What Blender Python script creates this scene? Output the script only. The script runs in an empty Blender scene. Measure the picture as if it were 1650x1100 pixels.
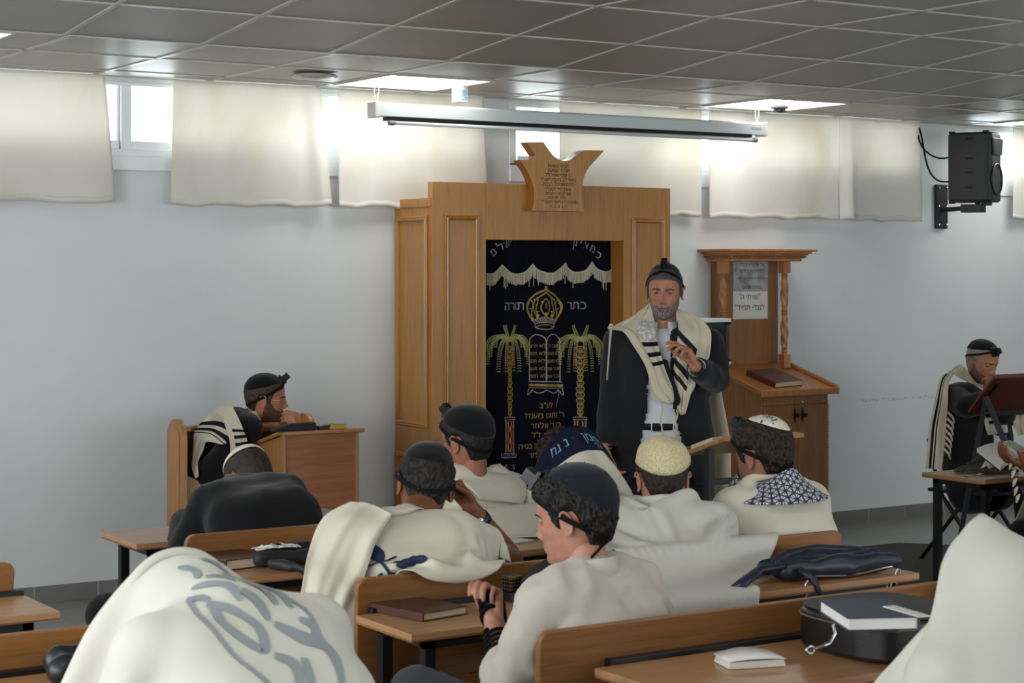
import bpy, bmesh, math, random
import numpy as np
from mathutils import Matrix, Vector, Euler

SC = bpy.context.scene
COL = SC.collection
PI = math.pi
# ------------------------------------------------------------------ camera
CAM_H = 1.68
YAW = math.radians(32.45)
cam = bpy.data.cameras.new('camera')
cam.sensor_width = 36.0
cam.lens = 3000.0 / 1650.0 * 36.0
cam.shift_y = -120.0 / 1650.0
cam.clip_end = 200
cam_o = bpy.data.objects.new('camera', cam)
cam_o.location = (0, 0, CAM_H)
cam_o.rotation_euler = (PI / 2, 0, -YAW)
COL.objects.link(cam_o)
SC.camera = cam_o
cam.dof.use_dof = True
cam.dof.focus_distance = 8.0
cam.dof.aperture_fstop = 9.0
# ------------------------------------------------------------------ light
world = bpy.data.worlds.new('daylight_sky')
SC.world = world
world.use_nodes = True
bgn = world.node_tree.nodes['Background']
bgn.inputs[0].default_value = (0.93, 0.97, 1.0, 1)
bgn.inputs[1].default_value = 3.6


def area_light(name, loc, rot, sx, sy, power, col=(1, 1, 1)):
    l = bpy.data.lights.new(name, 'AREA')
    l.shape = 'RECTANGLE'
    l.size = sx; l.size_y = sy; l.energy = power; l.color = col
    o = bpy.data.objects.new(name, l)
    o.location = loc; o.rotation_euler = rot
    COL.objects.link(o)
    return o


SC.view_settings.view_transform = 'Standard'
SC.view_settings.look = 'None'
SC.view_settings.gamma = 1
SC.view_settings.use_curve_mapping = False
SC.view_settings.exposure = 0.22
SC.cycles.max_bounces = 8
SC.cycles.use_denoising = True
# out-of-view fill: daylight presumed at the left, and light added behind the camera
area_light('unseen_left_fill', (-1.75, 3.2, 1.75), (0, -PI / 2, 0), 1.5, 6.5, 95, (0.98, 0.985, 1.0))
area_light('added_rear_fill', (7.2, -2.9, 1.8), (PI / 2, 0, 0), 9.0, 1.3, 84, (0.95, 0.98, 1.0))
# daylight through the high windows above the ark
area_light('daylight_high_window', (3.3, 9.32, 2.35), (-PI / 2, 0, 0), 4.6, 0.55, 17, (0.95, 0.98, 1.0))
area_light('daylight_high_window', (8.0, 9.32, 2.35), (-PI / 2, 0, 0), 5.2, 0.55, 19, (0.95, 0.98, 1.0))

# ------------------------------------------------------------------ placing: a pixel of the view and a real plane give a point of the room
FW = (math.sin(YAW), math.cos(YAW)); RT = (math.cos(YAW), -math.sin(YAW))


def at(px, py, z=None, y=None, Z=None, x=None):
    a = (px - 825.0) / 3000.0; b = (430.0 - py) / 3000.0
    dx = FW[0] + a * RT[0]; dy = FW[1] + a * RT[1]
    if z is not None: t = (z - CAM_H) / b
    elif y is not None: t = y / dy
    elif x is not None: t = x / dx
    else: t = Z
    return Vector((t * dx, t * dy, CAM_H + b * t))


# ------------------------------------------------------------------ materials
def lin(c):
    return tuple(((v / 255.0) / 12.92 if v <= 10 else (((v / 255.0) + 0.055) / 1.055) ** 2.4) for v in c)


class NT:
    def __init__(s, name):
        s.m = bpy.data.materials.new(name); s.m.use_nodes = True
        s.t = s.m.node_tree; s.b = s.t.nodes['Principled BSDF']
        s.out = s.t.nodes['Material Output']
        s.tc = None

    def n(s, typ, **k):
        nd = s.t.nodes.new('ShaderNode' + typ)
        for a, v in k.items():
            if a.startswith('i_'):
                key = a[2:]
                key = int(key) if key.isdigit() else key
                nd.inputs[key].default_value = v
            else:
                setattr(nd, a, v)
        return nd

    def l(s, a, b): s.t.links.new(a, b)

    def coord(s, scale=(1, 1, 1), kind='Object', rot=(0, 0, 0), loc=(0, 0, 0)):
        if s.tc is None: s.tc = s.n('TexCoord')
        mp = s.n('Mapping')
        mp.inputs['Scale'].default_value = scale; mp.inputs['Rotation'].default_value = rot
        mp.inputs['Location'].default_value = loc
        s.l(s.tc.outputs[kind], mp.inputs['Vector'])
        return mp.outputs[0]

    def noise(s, vec, scale=5, detail=4, rough=0.5, dist=0.0):
        nd = s.n('TexNoise')
        nd.inputs['Scale'].default_value = scale; nd.inputs['Detail'].default_value = detail
        nd.inputs['Roughness'].default_value = rough; nd.inputs['Distortion'].default_value = dist
        s.l(vec, nd.inputs['Vector'])
        return nd.outputs['Fac']

    def ramp(s, fac, stops):
        r = s.n('ValToRGB')
        while len(r.color_ramp.elements) < len(stops): r.color_ramp.elements.new(0.5)
        for e, (p, c) in zip(r.color_ramp.elements, stops):
            e.position = p; e.color = (c[0], c[1], c[2], 1)
        s.l(fac, r.inputs[0])
        return r.outputs[0]

    def math(s, op, a, b=0.0, c=None):
        nd = s.n('Math', operation=op)
        for i, v in enumerate((a, b) if c is None else (a, b, c)):
            if isinstance(v, (int, float)): nd.inputs[i].default_value = v
            else: s.l(v, nd.inputs[i])
        return nd.outputs[0]

    def mix(s, fac, a, b):
        nd = s.n('Mix', data_type='RGBA')
        if isinstance(fac, (int, float)): nd.inputs[0].default_value = fac
        else: s.l(fac, nd.inputs[0])
        for i, v in ((6, a), (7, b)):
            if isinstance(v, tuple): nd.inputs[i].default_value = (v[0], v[1], v[2], 1)
            else: s.l(v, nd.inputs[i])
        return nd.outputs[2]

    def bump(s, h, strength=0.2, dist=0.01):
        b = s.n('Bump'); b.inputs['Strength'].default_value = strength; b.inputs['Distance'].default_value = dist
        s.l(h, b.inputs['Height']); s.l(b.outputs[0], s.b.inputs['Normal'])

    def sep(s, vec):
        x = s.n('SeparateXYZ'); s.l(vec, x.inputs[0]); return x.outputs


def plain(name, rgb, rough=0.6, metal=0.0, bump=0.0, bscale=200, var=0.0, spec=0.5, sheen=0.0):
    t = NT(name); c = lin(rgb)
    t.b.inputs['Base Color'].default_value = (*c, 1)
    t.b.inputs['Roughness'].default_value = rough; t.b.inputs['Metallic'].default_value = metal
    t.b.inputs['Specular IOR Level'].default_value = spec
    if sheen: t.b.inputs['Sheen Weight'].default_value = sheen
    if var:
        f = t.noise(t.coord(), 9, 5)
        t.l(t.ramp(f, [(0.3, tuple(v * (1 - var) for v in c)), (0.7, tuple(min(1, v * (1 + var)) for v in c))]), t.b.inputs['Base Color'])
    if bump:
        t.bump(t.noise(t.coord(), bscale, 3), bump, 0.002)
    return t.m


def wood(name, light, dark, grain='z', rough=0.38, fine=1.0):
    t = NT(name)
    st = {'x': (1.2, 22, 22), 'y': (22, 1.2, 22), 'z': (22, 22, 1.2)}[grain]
    f1 = t.noise(t.coord(tuple(v * fine for v in st)), 2.2, 6, 0.65, 0.6)
    st2 = {'x': (3, 140, 140), 'y': (140, 3, 140), 'z': (140, 140, 3)}[grain]
    f2 = t.noise(t.coord(tuple(v * fine for v in st2)), 1.6, 3, 0.7)
    f = t.math('ADD', t.math('MULTIPLY', f1, 0.6), t.math('MULTIPLY', f2, 0.4))
    a, b = lin(light), lin(dark)
    t.l(t.ramp(f, [(0.33, b), (0.5, tuple((p * .6 + q * .4) for p, q in zip(a, b))), (0.68, a)]), t.b.inputs['Base Color'])
    t.b.inputs['Roughness'].default_value = rough
    t.b.inputs['Coat Weight'].default_value = 0.15
    t.b.inputs['Coat Roughness'].default_value = 0.25
    t.bump(f2, 0.06, 0.001)
    return t.m


def cloth_mat(name, rgb, var=0.04, weave=900, rough=0.85, thin=0.0):
    t = NT(name); c = lin(rgb)
    f = t.noise(t.coord(), 6, 5, 0.6)
    t.l(t.ramp(f, [(0.3, tuple(v * (1 - var * 2) for v in c)), (0.65, c)]), t.b.inputs['Base Color'])
    t.b.inputs['Roughness'].default_value = rough
    t.b.inputs['Specular IOR Level'].default_value = 0.2
    t.b.inputs['Sheen Weight'].default_value = 0.15
    h = t.math('ADD', t.noise(t.coord(), weave, 2), t.math('MULTIPLY', t.noise(t.coord(), 28, 4), 2.2))
    t.bump(h, 0.25, 0.003)
    if thin: t.b.inputs['Subsurface Weight'].default_value = thin; t.b.inputs['Subsurface Radius'].default_value = (.01, .01, .01)
    return t.m


M = {}
M['ark'] = wood('honey_oak_veneer', (186, 134, 68), (156, 103, 44), 'z')
M['ark_h'] = wood('honey_oak_moulding', (184, 130, 64), (148, 95, 38), 'z', 0.3)
M['plaque'] = wood('plaque_wood', (196, 146, 80), (160, 108, 48), 'z', 0.3)
M['plaque_edge'] = wood('plaque_edge_wood', (150, 96, 40), (118, 70, 24), 'z', 0.25)
M['amud'] = wood('lectern_wood', (156, 106, 56), (114, 72, 34), 'z', 0.4)
M['amud_top'] = wood('lectern_top_wood', (168, 110, 56), (128, 76, 34), 'y', 0.3)
M['carved'] = wood('carved_wood', (190, 132, 76), (146, 90, 44), 'z', 0.4)
M['rdesk'] = wood('walnut_stripe_wood', (164, 104, 62), (118, 68, 36), 'x', 0.45)
M['rtrim'] = wood('desk_trim_wood', (176, 130, 78), (140, 94, 48), 'z', 0.35)
M['bench'] = wood('bench_wood', (152, 105, 58), (112, 73, 37), 'x', 0.42)
M['top'] = wood('desk_laminate_wood', (184, 140, 98), (154, 111, 72), 'x', 0.35)
M['edge'] = wood('desk_edge_wood', (160, 110, 66), (120, 76, 40), 'x', 0.5)
M['darkwood'] = wood('mahogany_wood', (104, 50, 28), (74, 34, 18), 'x', 0.4)
M['black'] = plain('black_painted_metal', (26, 26, 29), 0.45, 0.3)
M['gmetal'] = plain('grey_painted_metal', (52, 56, 62), 0.45, 0.3)
M['alu'] = plain('white_aluminium', (226, 230, 233), 0.4, 0.1)
M['chrome'] = plain('chrome', (205, 205, 208), 0.2, 1.0)
M['iron'] = plain('black_iron', (22, 18, 18), 0.5, 0.5)
M['screen'] = plain('screen_case', (206, 216, 216), 0.35, 0.0)
M['plastic'] = plain('white_plastic', (220, 220, 215), 0.45)
M['gplastic'] = plain('grey_plastic', (128, 128, 132), 0.5)
M['bplastic'] = plain('black_speaker_plastic', (30, 31, 34), 0.5, 0, 0.15, 300)
M['leather'] = plain('black_leather', (20, 20, 22), 0.35, 0, 0.2, 160)
M['strap'] = plain('black_leather_strap', (10, 10, 12), 0.75, spec=.15)
M['paper'] = plain('white_paper', (222, 222, 216), 0.8)
M['pages'] = plain('book_pages', (214, 200, 168), 0.8, 0, 0.3, 300)
M['bookbrown'] = plain('brown_leatherette', (74, 42, 34), 0.4, 0, 0.2, 200, 0.1)
M['ink'] = plain('black_ink', (16, 16, 18), 0.7)
M['engrave'] = plain('burnt_engraving', (52, 28, 12), 0.7)
M['gold'] = plain('gold_thread', (150, 124, 58), 0.5, 0.2)
M['silver'] = plain('silver_thread', (150, 146, 150), 0.5, 0.2)
M['palm'] = plain('green_gold_thread', (150, 152, 84), 0.55, 0.0)
M['copper'] = plain('copper_thread', (150, 84, 44), 0.5, 0.2)
M['orange'] = plain('amber_thread', (206, 138, 44), 0.5, 0.1)
M['fringe'] = plain('cream_fringe', (196, 188, 164), 0.8, 0, 0.3, 500)


# ------------------------------------------------------------------ mesh helpers
class MB:
    def __init__(s): s.v = []; s.f = []; s.uv = None

    def add(s, vs, fs, Mx=None):
        o = len(s.v)
        if Mx is not None: vs = [Mx @ Vector(v) for v in vs]
        s.v += [tuple(v) for v in vs]; s.f += [tuple(i + o for i in f) for f in fs]
        return s

    def box(s, x0, x1, y0, y1, z0, z1, Mx=None):
        vs = [(x, y, z) for z in (z0, z1) for y in (y0, y1) for x in (x0, x1)]
        return s.add(vs, [(0, 2, 3, 1), (4, 5, 7, 6), (0, 1, 5, 4), (2, 6, 7, 3), (0, 4, 6, 2), (1, 3, 7, 5)], Mx)

    def prism(s, poly, d, Mx=None):
        """polygon in local xz, extruded along local y from 0 to d"""
        n = len(poly)
        vs = [(x, 0, z) for x, z in poly] + [(x, d, z) for x, z in poly]
        fs = [tuple(range(n)), tuple(range(2 * n - 1, n - 1, -1))]
        fs += [(i, i + n, (i + 1) % n + n, (i + 1) % n) for i in range(n)]
        return s.add(vs, fs, Mx)

    def slab(s, poly, z0, z1, Mx=None):
        n = len(poly)
        vs = [(x, y, z0) for x, y in poly] + [(x, y, z1) for x, y in poly]
        fs = [tuple(range(n - 1, -1, -1)), tuple(range(n, 2 * n))]
        fs += [(i, (i + 1) % n, (i + 1) % n + n, i + n) for i in range(n)]
        return s.add(vs, fs, Mx)

    def lathe(s, prof, n=20, Mx=None, caps=True):
        vs = []; fs = []
        for r, z in prof:
            for k in range(n):
                a = 2 * PI * k / n; vs.append((r * math.cos(a), r * math.sin(a), z))
        for i in range(len(prof) - 1):
            for k in range(n):
                k2 = (k + 1) % n
                fs.append((i * n + k, i * n + k2, (i + 1) * n + k2, (i + 1) * n + k))
        if caps:
            fs.append(tuple(range(n - 1, -1, -1))); fs.append(tuple((len(prof) - 1) * n + k for k in range(n)))
        return s.add(vs, fs, Mx)

    def tube(s, pts, r, n=8, closed=False, flat=1.0):
        pts = [Vector(p) for p in pts]; N = len(pts)
        rs = [r] * N if isinstance(r, (int, float)) else list(r)
        vs = []; fs = []
        up = None
        for i, p in enumerate(pts):
            if closed: d = pts[(i + 1) % N] - pts[i - 1]
            else: d = pts[min(i + 1, N - 1)] - pts[max(i - 1, 0)]
            if d.length < 1e-9: d = Vector((0, 0, 1))
            d.normalize()
            if up is None:
                up = Vector((0, 0, 1)) if abs(d.z) < .9 else Vector((0, 1, 0))
            a = d.cross(up)
            if a.length < 1e-6: a = d.cross(Vector((1, 0, 0)))
            a.normalize(); b = a.cross(d); up = b
            for k in range(n):
                t = 2 * PI * k / n
                vs.append(p + a * math.cos(t) * rs[i] + b * math.sin(t) * rs[i] * flat)
        L = N if closed else N - 1
        for i in range(L):
            j = (i + 1) % N
            for k in range(n):
                k2 = (k + 1) % n
                fs.append((i * n + k, i * n + k2, j * n + k2, j * n + k))
        if not closed:
            fs.append(tuple(range(n - 1, -1, -1))); fs.append(tuple((N - 1) * n + k for k in range(n)))
        return s.add(vs, fs)

    def ball(s, c, r, seg=12, Mx=None):
        c = Vector(c); rr = (r, r, r) if isinstance(r, (int, float)) else r
        vs = []; fs = []
        ring = seg // 2
        vs.append(c + Vector((0, 0, -rr[2])))
        for i in range(1, ring):
            ph = -PI / 2 + PI * i / ring
            for k in range(seg):
                a = 2 * PI * k / seg
                vs.append(c + Vector((rr[0] * math.cos(ph) * math.cos(a), rr[1] * math.cos(ph) * math.sin(a), rr[2] * math.sin(ph))))
        vs.append(c + Vector((0, 0, rr[2])))
        for k in range(seg): fs.append((0, 1 + (k + 1) % seg, 1 + k))
        for i in range(ring - 2):
            for k in range(seg):
                a = 1 + i * seg; k2 = (k + 1) % seg
                fs.append((a + k, a + k2, a + seg + k2, a + seg + k))
        b = 1 + (ring - 2) * seg; top = len(vs) - 1
        for k in range(seg): fs.append((b + k, b + (k + 1) % seg, top))
        return s.add(vs, fs, Mx)

    def build(s, name, mat, parent=None, bevel=0.0, smooth=False, seg=2, angle=30, solid=0.0, sub=0, mats=None):
        me = bpy.data.meshes.new(name)
        me.from_pydata(s.v, [], s.f); me.validate(); me.update()
        if s.uv is not None:
            ul = me.uv_layers.new(name='UVMap')
            li = np.empty(len(me.loops), np.int32); me.loops.foreach_get('vertex_index', li)
            ul.data.foreach_set('uv', np.asarray(s.uv, np.float32)[li].ravel())
        bm = bmesh.new(); bm.from_mesh(me); bmesh.ops.recalc_face_normals(bm, faces=bm.faces); bm.to_mesh(me); bm.free()
        if smooth: me.polygons.foreach_set('use_smooth', [True] * len(me.polygons))
        o = bpy.data.objects.new(name, me); COL.objects.link(o)
        if mats:
            for m in mats: me.materials.append(m)
        else: me.materials.append(mat)
        if solid:
            md = o.modifiers.new('thick', 'SOLIDIFY'); md.thickness = solid; md.offset = 0
        if sub:
            md = o.modifiers.new('sub', 'SUBSURF'); md.levels = sub; md.render_levels = sub
        if bevel:
            md = o.modifiers.new('bevel', 'BEVEL'); md.width = bevel; md.segments = seg; md.limit_method = 'ANGLE'; md.angle_limit = math.radians(angle)
            me.polygons.foreach_set('use_smooth', [True] * len(me.polygons))
            wn = o.modifiers.new('wn', 'WEIGHTED_NORMAL'); wn.keep_sharp = True
        if parent is not None: par(o, parent)
        return o


def par(o, p):
    o.parent = p
    mw = p.matrix_basis.copy()
    q = p.parent; pi = p.matrix_parent_inverse
    mw = pi @ mw if q is not None else mw
    while q is not None:
        mw = q.matrix_basis @ mw; 
        if q.parent is not None: mw = q.matrix_parent_inverse @ mw
        q = q.parent
    o.matrix_parent_inverse = mw.inverted()


def tag(o, label=None, cat=None, group=None, kind=None):
    if label: o['label'] = label
    if cat: o['category'] = cat
    if group: o['group'] = group
    if kind: o['kind'] = kind
    return o


def thing(name, label, cat, loc, group=None):
    o = bpy.data.objects.new(name, None); COL.objects.link(o)
    o.empty_display_size = 0.1
    o.location = loc
    return tag(o, label, cat, group)


def mb(): return MB()


def RZ(a): return Matrix.Rotation(a, 4, 'Z')


def TR(x, y, z): return Matrix.Translation((x, y, z))


def heb(s):
    """right-to-left writing: give the letters in drawing order"""
    return '\n'.join(l[::-1] for l in s.split('\n'))


def text_mesh(body, size, Mx, align='CENTER', ext=0.0004, space=1.0, line=1.0, res=2, dst=None):
    """writing as flat filled letters; every contour is filled by itself, counters cut out"""
    from mathutils.geometry import tessellate_polygon
    cu = bpy.data.curves.new('txt', 'FONT'); cu.body = body; cu.size = size; cu.align_x = align
    cu.fill_mode = 'NONE'; cu.dimensions = '2D'; cu.space_character = space; cu.space_line = line; cu.resolution_u = res
    o = bpy.data.objects.new('txt', cu); COL.objects.link(o)
    dg = bpy.context.evaluated_depsgraph_get()
    me = bpy.data.meshes.new_from_object(o.evaluated_get(dg))
    dst = dst or MB()
    P = [v.co.copy() for v in me.vertices]; nb = {}
    for e in me.edges:
        a, b = e.vertices; nb.setdefault(a, []).append(b); nb.setdefault(b, []).append(a)
    seen = set(); loops = []
    for s0 in sorted(nb):
        if s0 in seen: continue
        lp = [s0]; seen.add(s0); cur = s0
        while True:
            nx = [q for q in nb[cur] if q not in seen]
            if not nx: break
            cur = min(nx) if len(lp) == 1 else nx[0]; lp.append(cur); seen.add(cur)
        if len(lp) > 2: loops.append([P[i] for i in lp])
    area = lambda L: sum(L[i - 1].x * L[i].y - L[i].x * L[i - 1].y for i in range(len(L))) / 2
    A = [area(L) for L in loops]

    def inside(p, L):
        c = False
        for i in range(len(L)):
            a, b = L[i - 1], L[i]
            if (a.y > p.y) != (b.y > p.y) and p.x < (b.x - a.x) * (p.y - a.y) / (b.y - a.y) + a.x: c = not c
        return c
    if loops:
        sg = 1 if A[max(range(len(A)), key=lambda i: abs(A[i]))] > 0 else -1
        holes = [i for i in range(len(loops)) if A[i] * sg <= 0 and any(A[k] * sg > 0 and inside(loops[i][0], loops[k]) for k in range(len(loops)))]
        outer = [i for i in range(len(loops)) if i not in holes]
        for i in outer:
            hs = [loops[h] for h in holes if all(inside(q, loops[i]) for q in loops[h][::3])]
            ts = tessellate_polygon([loops[i]] + hs); pts = list(loops[i]) + [q for h in hs for q in h]
            dst.add([(q.x, q.y, ext) for q in pts], [tuple(t) for t in ts], Mx)
    bpy.data.objects.remove(o); bpy.data.curves.remove(cu); bpy.data.meshes.remove(me)
    return dst


WALLTXT = Matrix(((1, 0, 0, 0), (0, 0, -1, 0), (0, 1, 0, 0), (0, 0, 0, 1)))   # text plane facing -Y
# ================================================================== the room
W = 9.12                      # far wall (inner face)
XL, XR, YB = -1.9, 13.0, -3.2
ZC = 2.655                    # ceiling by the far wall
F2, F1, ZN = 7.60, 6.36, 2.768  # folds of the ceiling, height of its near part


def structure(o): o['kind'] = 'structure'; return o


# wall paint with faint dirt and a scuffed line
t = NT('white_wall_paint')
wc = lin((217, 222, 223))
f = t.noise(t.coord(), 1.3, 6, 0.6)
base = t.ramp(f, [(0.3, tuple(v * .93 for v in wc)), (0.65, wc)])
spots = t.noise(t.coord((1, 1, 1)), 26, 4, 0.7)
sp = t.ramp(spots, [(0.74, (0, 0, 0)), (0.79, (1, 1, 1))])
base = t.mix(t.math('MULTIPLY', sp, 0.25), base, lin((140, 142, 142)))
xyz = t.sep(t.coord())
# scuffed line about a metre up, left of the seated man's shawl
band = t.math('MULTIPLY', t.math('LESS_THAN', t.math('ABSOLUTE', t.math('SUBTRACT', xyz[2], 0.80)), 0.010), t.math('MULTIPLY', t.math('GREATER_THAN', xyz[0], 8.52), t.math('LESS_THAN', xyz[0], 9.35)))
scr = t.ramp(t.noise(t.coord((40, 1, 110)), 1.4, 5, 0.8), [(0.52, (0, 0, 0)), (0.60, (1, 1, 1))])
base = t.mix(t.math('MULTIPLY', t.math('MULTIPLY', band, scr), 0.9), base, lin((92, 98, 104)))
t.l(base, t.b.inputs['Base Color'])
t.b.inputs['Roughness'].default_value = 0.55
t.bump(t.noise(t.coord(), 60, 4), 0.12, 0.004)
M['wall'] = t.m

t = NT('grey_floor_tiles')
br = t.n('TexBrick')
br.offset = 0.0
br.inputs['Scale'].default_value = 1.0; br.inputs['Brick Width'].default_value = 0.33; br.inputs['Row Height'].default_value = 0.33
br.inputs['Mortar Size'].default_value = 0.003; br.inputs['Color1'].default_value = (*lin((126, 128, 124)), 1)
br.inputs['Color2'].default_value = (*lin((120, 121, 117)), 1); br.inputs['Mortar'].default_value = (*lin((84, 84, 82)), 1)
t.l(t.coord(), br.inputs['Vector'])
t.l(t.mix(t.math('MULTIPLY', t.noise(t.coord(), 7, 6, .7), 0.35), br.outputs[0], lin((92, 92, 88))), t.b.inputs['Base Color'])
t.b.inputs['Roughness'].default_value = 0.28
M['floor'] = t.m

t = NT('ceiling_tile')
cc = lin((164, 160, 151))
f = t.noise(t.coord(), 120, 4, .7)
t.l(t.ramp(f, [(0.3, tuple(v * .86 for v in cc)), (0.55, cc)]), t.b.inputs['Base Color'])
t.b.inputs['Roughness'].default_value = 0.42
t.b.inputs['Specular IOR Level'].default_value = 0.55
t.bump(t.noise(t.coord(), 260, 3), 0.15, 0.002)
M['ctile'] = t.m
M['crail'] = plain('ceiling_rail_paint', (182, 180, 172), 0.35)

structure(mb().box(XL, XR, YB, W + 0.2, -0.12, 0.0).build('floor', M['floor']))
# far wall with three window openings
Z0, Z1 = 2.27, 2.63
op = [(-1.2, 5.60), (5.78, 9.02), (9.50, 12.6)]
m = mb(); m.box(XL, XR, W, W + 0.2, 0, Z0); m.box(XL, XR, W, W + 0.2, Z1, 3.0)
e = XL
for a, b in op:
    m.box(e, a, W, W + 0.2, Z0, Z1); e = b
m.box(e, XR, W, W + 0.2, Z0, Z1)
structure(m.build('wall_back', M['wall']))
structure(mb().box(XR, XR + .2, YB, W + .2, 0, 3.0).build('wall_right', M['wall']))
m = mb(); m.box(XL - .2, XL, YB, W + .2, 0, 0.95); m.box(XL - .2, XL, YB, W + .2, 2.5, 3.0); m.box(XL - .2, XL, YB, 0, .95, 2.5); m.box(XL - .2, XL, 6.4, W + .2, .95, 2.5)
structure(m.build('wall_left', M['wall']))
m = mb(); m.box(XL - .2, XR + .2, YB - .2, YB, 0, 1.1); m.box(XL - .2, XR + .2, YB - .2, YB, 2.5, 3.0); m.box(XL - .2, 2.6, YB - .2, YB, 1.1, 2.5); m.box(11.8, XR + .2, YB - .2, YB, 1.1, 2.5)
structure(m.build('wall_front', M['wall']))

# ceiling: level strip by the far wall, a sagging strip of two tiles, then level again
P = 0.62
m = mb()
prof = [(W, ZC), (F2, ZC), (F1, ZN), (YB, ZN)]
for (y0, z0), (y1, z1) in zip(prof[:-1], prof[1:]):
    m.add([(XL, y0, z0), (XR, y0, z0), (XR, y1, z1), (XL, y1, z1), (XL, y0, z0 + .05), (XR, y0, z0 + .05), (XR, y1, z1 + .05), (XL, y1, z1 + .05)],
          [(0, 1, 2, 3), (7, 6, 5, 4), (0, 4, 5, 1), (3, 2, 6, 7), (0, 3, 7, 4), (1, 5, 6, 2)])
ceil = structure(m.build('ceiling', M['ctile']))
m = mb()
rw, rd = 0.011, 0.006


def rail(p, q):
    p = Vector(p); q = Vector(q); d = (q - p).normalized(); a = Vector((0, 0, 1)).cross(d).normalized() * rw
    dn = Vector((0, 0, -rd))
    vs = [p - a, p + a, q + a, q - a]
    m.add(vs + [v + dn for v in vs], [(0, 1, 2, 3), (7, 6, 5, 4), (0, 4, 5, 1), (3, 2, 6, 7), (0, 3, 7, 4), (1, 5, 6, 2)])


PF = 4.50 - 12 * P
PM = at(326, 10, y=F2).x - 12 * P
for k in range(40):
    x = PF + k * P
    if XL < x < XR: rail((x, W, ZC), (x, F2, ZC))
    x = PM + k * P
    if XL < x < XR:
        rail((x, F2, ZC), (x, F1, ZN)); rail((x, F1, ZN), (x, YB, ZN))
for y, z in [(W - .01, ZC), (8.84, ZC), (8.22, ZC), (F2, ZC), ((F1 + F2) / 2, (ZN + ZC) / 2)]: rail((XL, y, z), (XR, y, z))
for k in range(16): rail((XL, F1 - k * P, ZN), (XR, F1 - k * P, ZN))
m.build('ceiling_grid', M['crail'], ceil)

# baseboard of grey tiles
t = NT('grey_baseboard_tile')
br = t.n('TexBrick'); br.offset = 0.0
br.inputs['Scale'].default_value = 1.0; br.inputs['Brick Width'].default_value = 0.33; br.inputs['Row Height'].default_value = 0.5
br.inputs['Mortar Size'].default_value = 0.003; br.inputs['Color1'].default_value = (*lin((116, 116, 112)), 1)
br.inputs['Color2'].default_value = (*lin((110, 110, 108)), 1); br.inputs['Mortar'].default_value = (*lin((160, 160, 158)), 1)
t.l(t.coord(rot=(PI / 2, 0, 0)), br.inputs['Vector']); t.l(br.outputs[0], t.b.inputs['Base Color']); t.b.inputs['Roughness'].default_value = 0.3
M['bboard'] = t.m
structure(mb().box(XL, XR, W - .012, W + .001, 0, 0.085).build('baseboard_back', M['bboard'], bevel=.003))

# windows
t = NT('window_glass')
tr = t.n('BsdfTransparent'); gl = t.n('BsdfGlossy'); gl.inputs['Roughness'].default_value = 0.02
tr.inputs[0].default_value = (0.94, 0.97, 0.97, 1)
mx = t.n('MixShader'); mx.inputs[0].default_value = 0.06
t.l(tr.outputs[0], mx.inputs[1]); t.l(gl.outputs[0], mx.inputs[2]); t.l(mx.outputs[0], t.out.inputs['Surface'])
M['glass'] = t.m
n = 0
for (a, b), muls in zip(op, ([0.05, 1.25, 2.35, 3.44, 4.57], [6.66, 7.55, 8.4], [10.4, 11.3])):
    n += 1
    m = mb()
    z0, z1 = Z0, Z1
    m.box(a, b, W - .015, W + .07, z0 - .095, z0 - .02)       # outer sill profile
    m.box(a, b, W - .005, W + .06, z0 - .02, z0 + .015)
    m.box(a, b, W - .0, W + .06, z1 - .02, z1)
    m.box(a, a + .045, W - .005, W + .06, z0, z1); m.box(b - .07, b, W - .005, W + .06, z0, z1)
    for x in muls:
        m.box(x - .012, x + .045, W + .005, W + .05, z0, z1)
        m.box(x - .03, x - .014, W + .02, W + .06, z0, z1)
    w = structure(m.build('window_%d' % n, M['alu'], bevel=.003))
    mb().box(a + .045, b - .045, W + .03, W + .034, z0 + .015, z1 - .02).build('pane', M['glass'], w)
    fr = mb()
    xs = [a + .045] + list(muls) + [b - .045]
    for x0, x1 in zip(xs[:-1], xs[1:]):
        fr.box(x0 + .02, x1 - .02, W + .01, W + .045, z0 + .013, z0 + .058)
    fr.build('sash', M['alu'], w, bevel=.002)

# curtains
t = NT('cream_curtain_fabric')
cfab = lin((240, 240, 234))
f = t.noise(t.coord((1, 1, 0.6)), 2.2, 4, 0.5, 0.3)
stain = t.ramp(f, [(0.34, lin((228, 224, 210))), (0.52, cfab)])
t.l(stain, t.b.inputs['Base Color']); t.b.inputs['Roughness'].default_value = 0.9
t.b.inputs['Specular IOR Level'].default_value = 0.1
tl = t.n('BsdfTranslucent'); t.l(t.mix(0.5, stain, lin((250, 237, 226))), tl.inputs[0])
mx = t.n('MixShader'); mx.inputs[0].default_value = 0.33
t.l(t.b.outputs[0], mx.inputs[1]); t.l(tl.outputs[0], mx.inputs[2]); t.l(mx.outputs[0], t.out.inputs['Surface'])
t.bump(t.noise(t.coord((600, 600, 600)), 1, 2), 0.1, 0.001)
M['curtain'] = t.m


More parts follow.
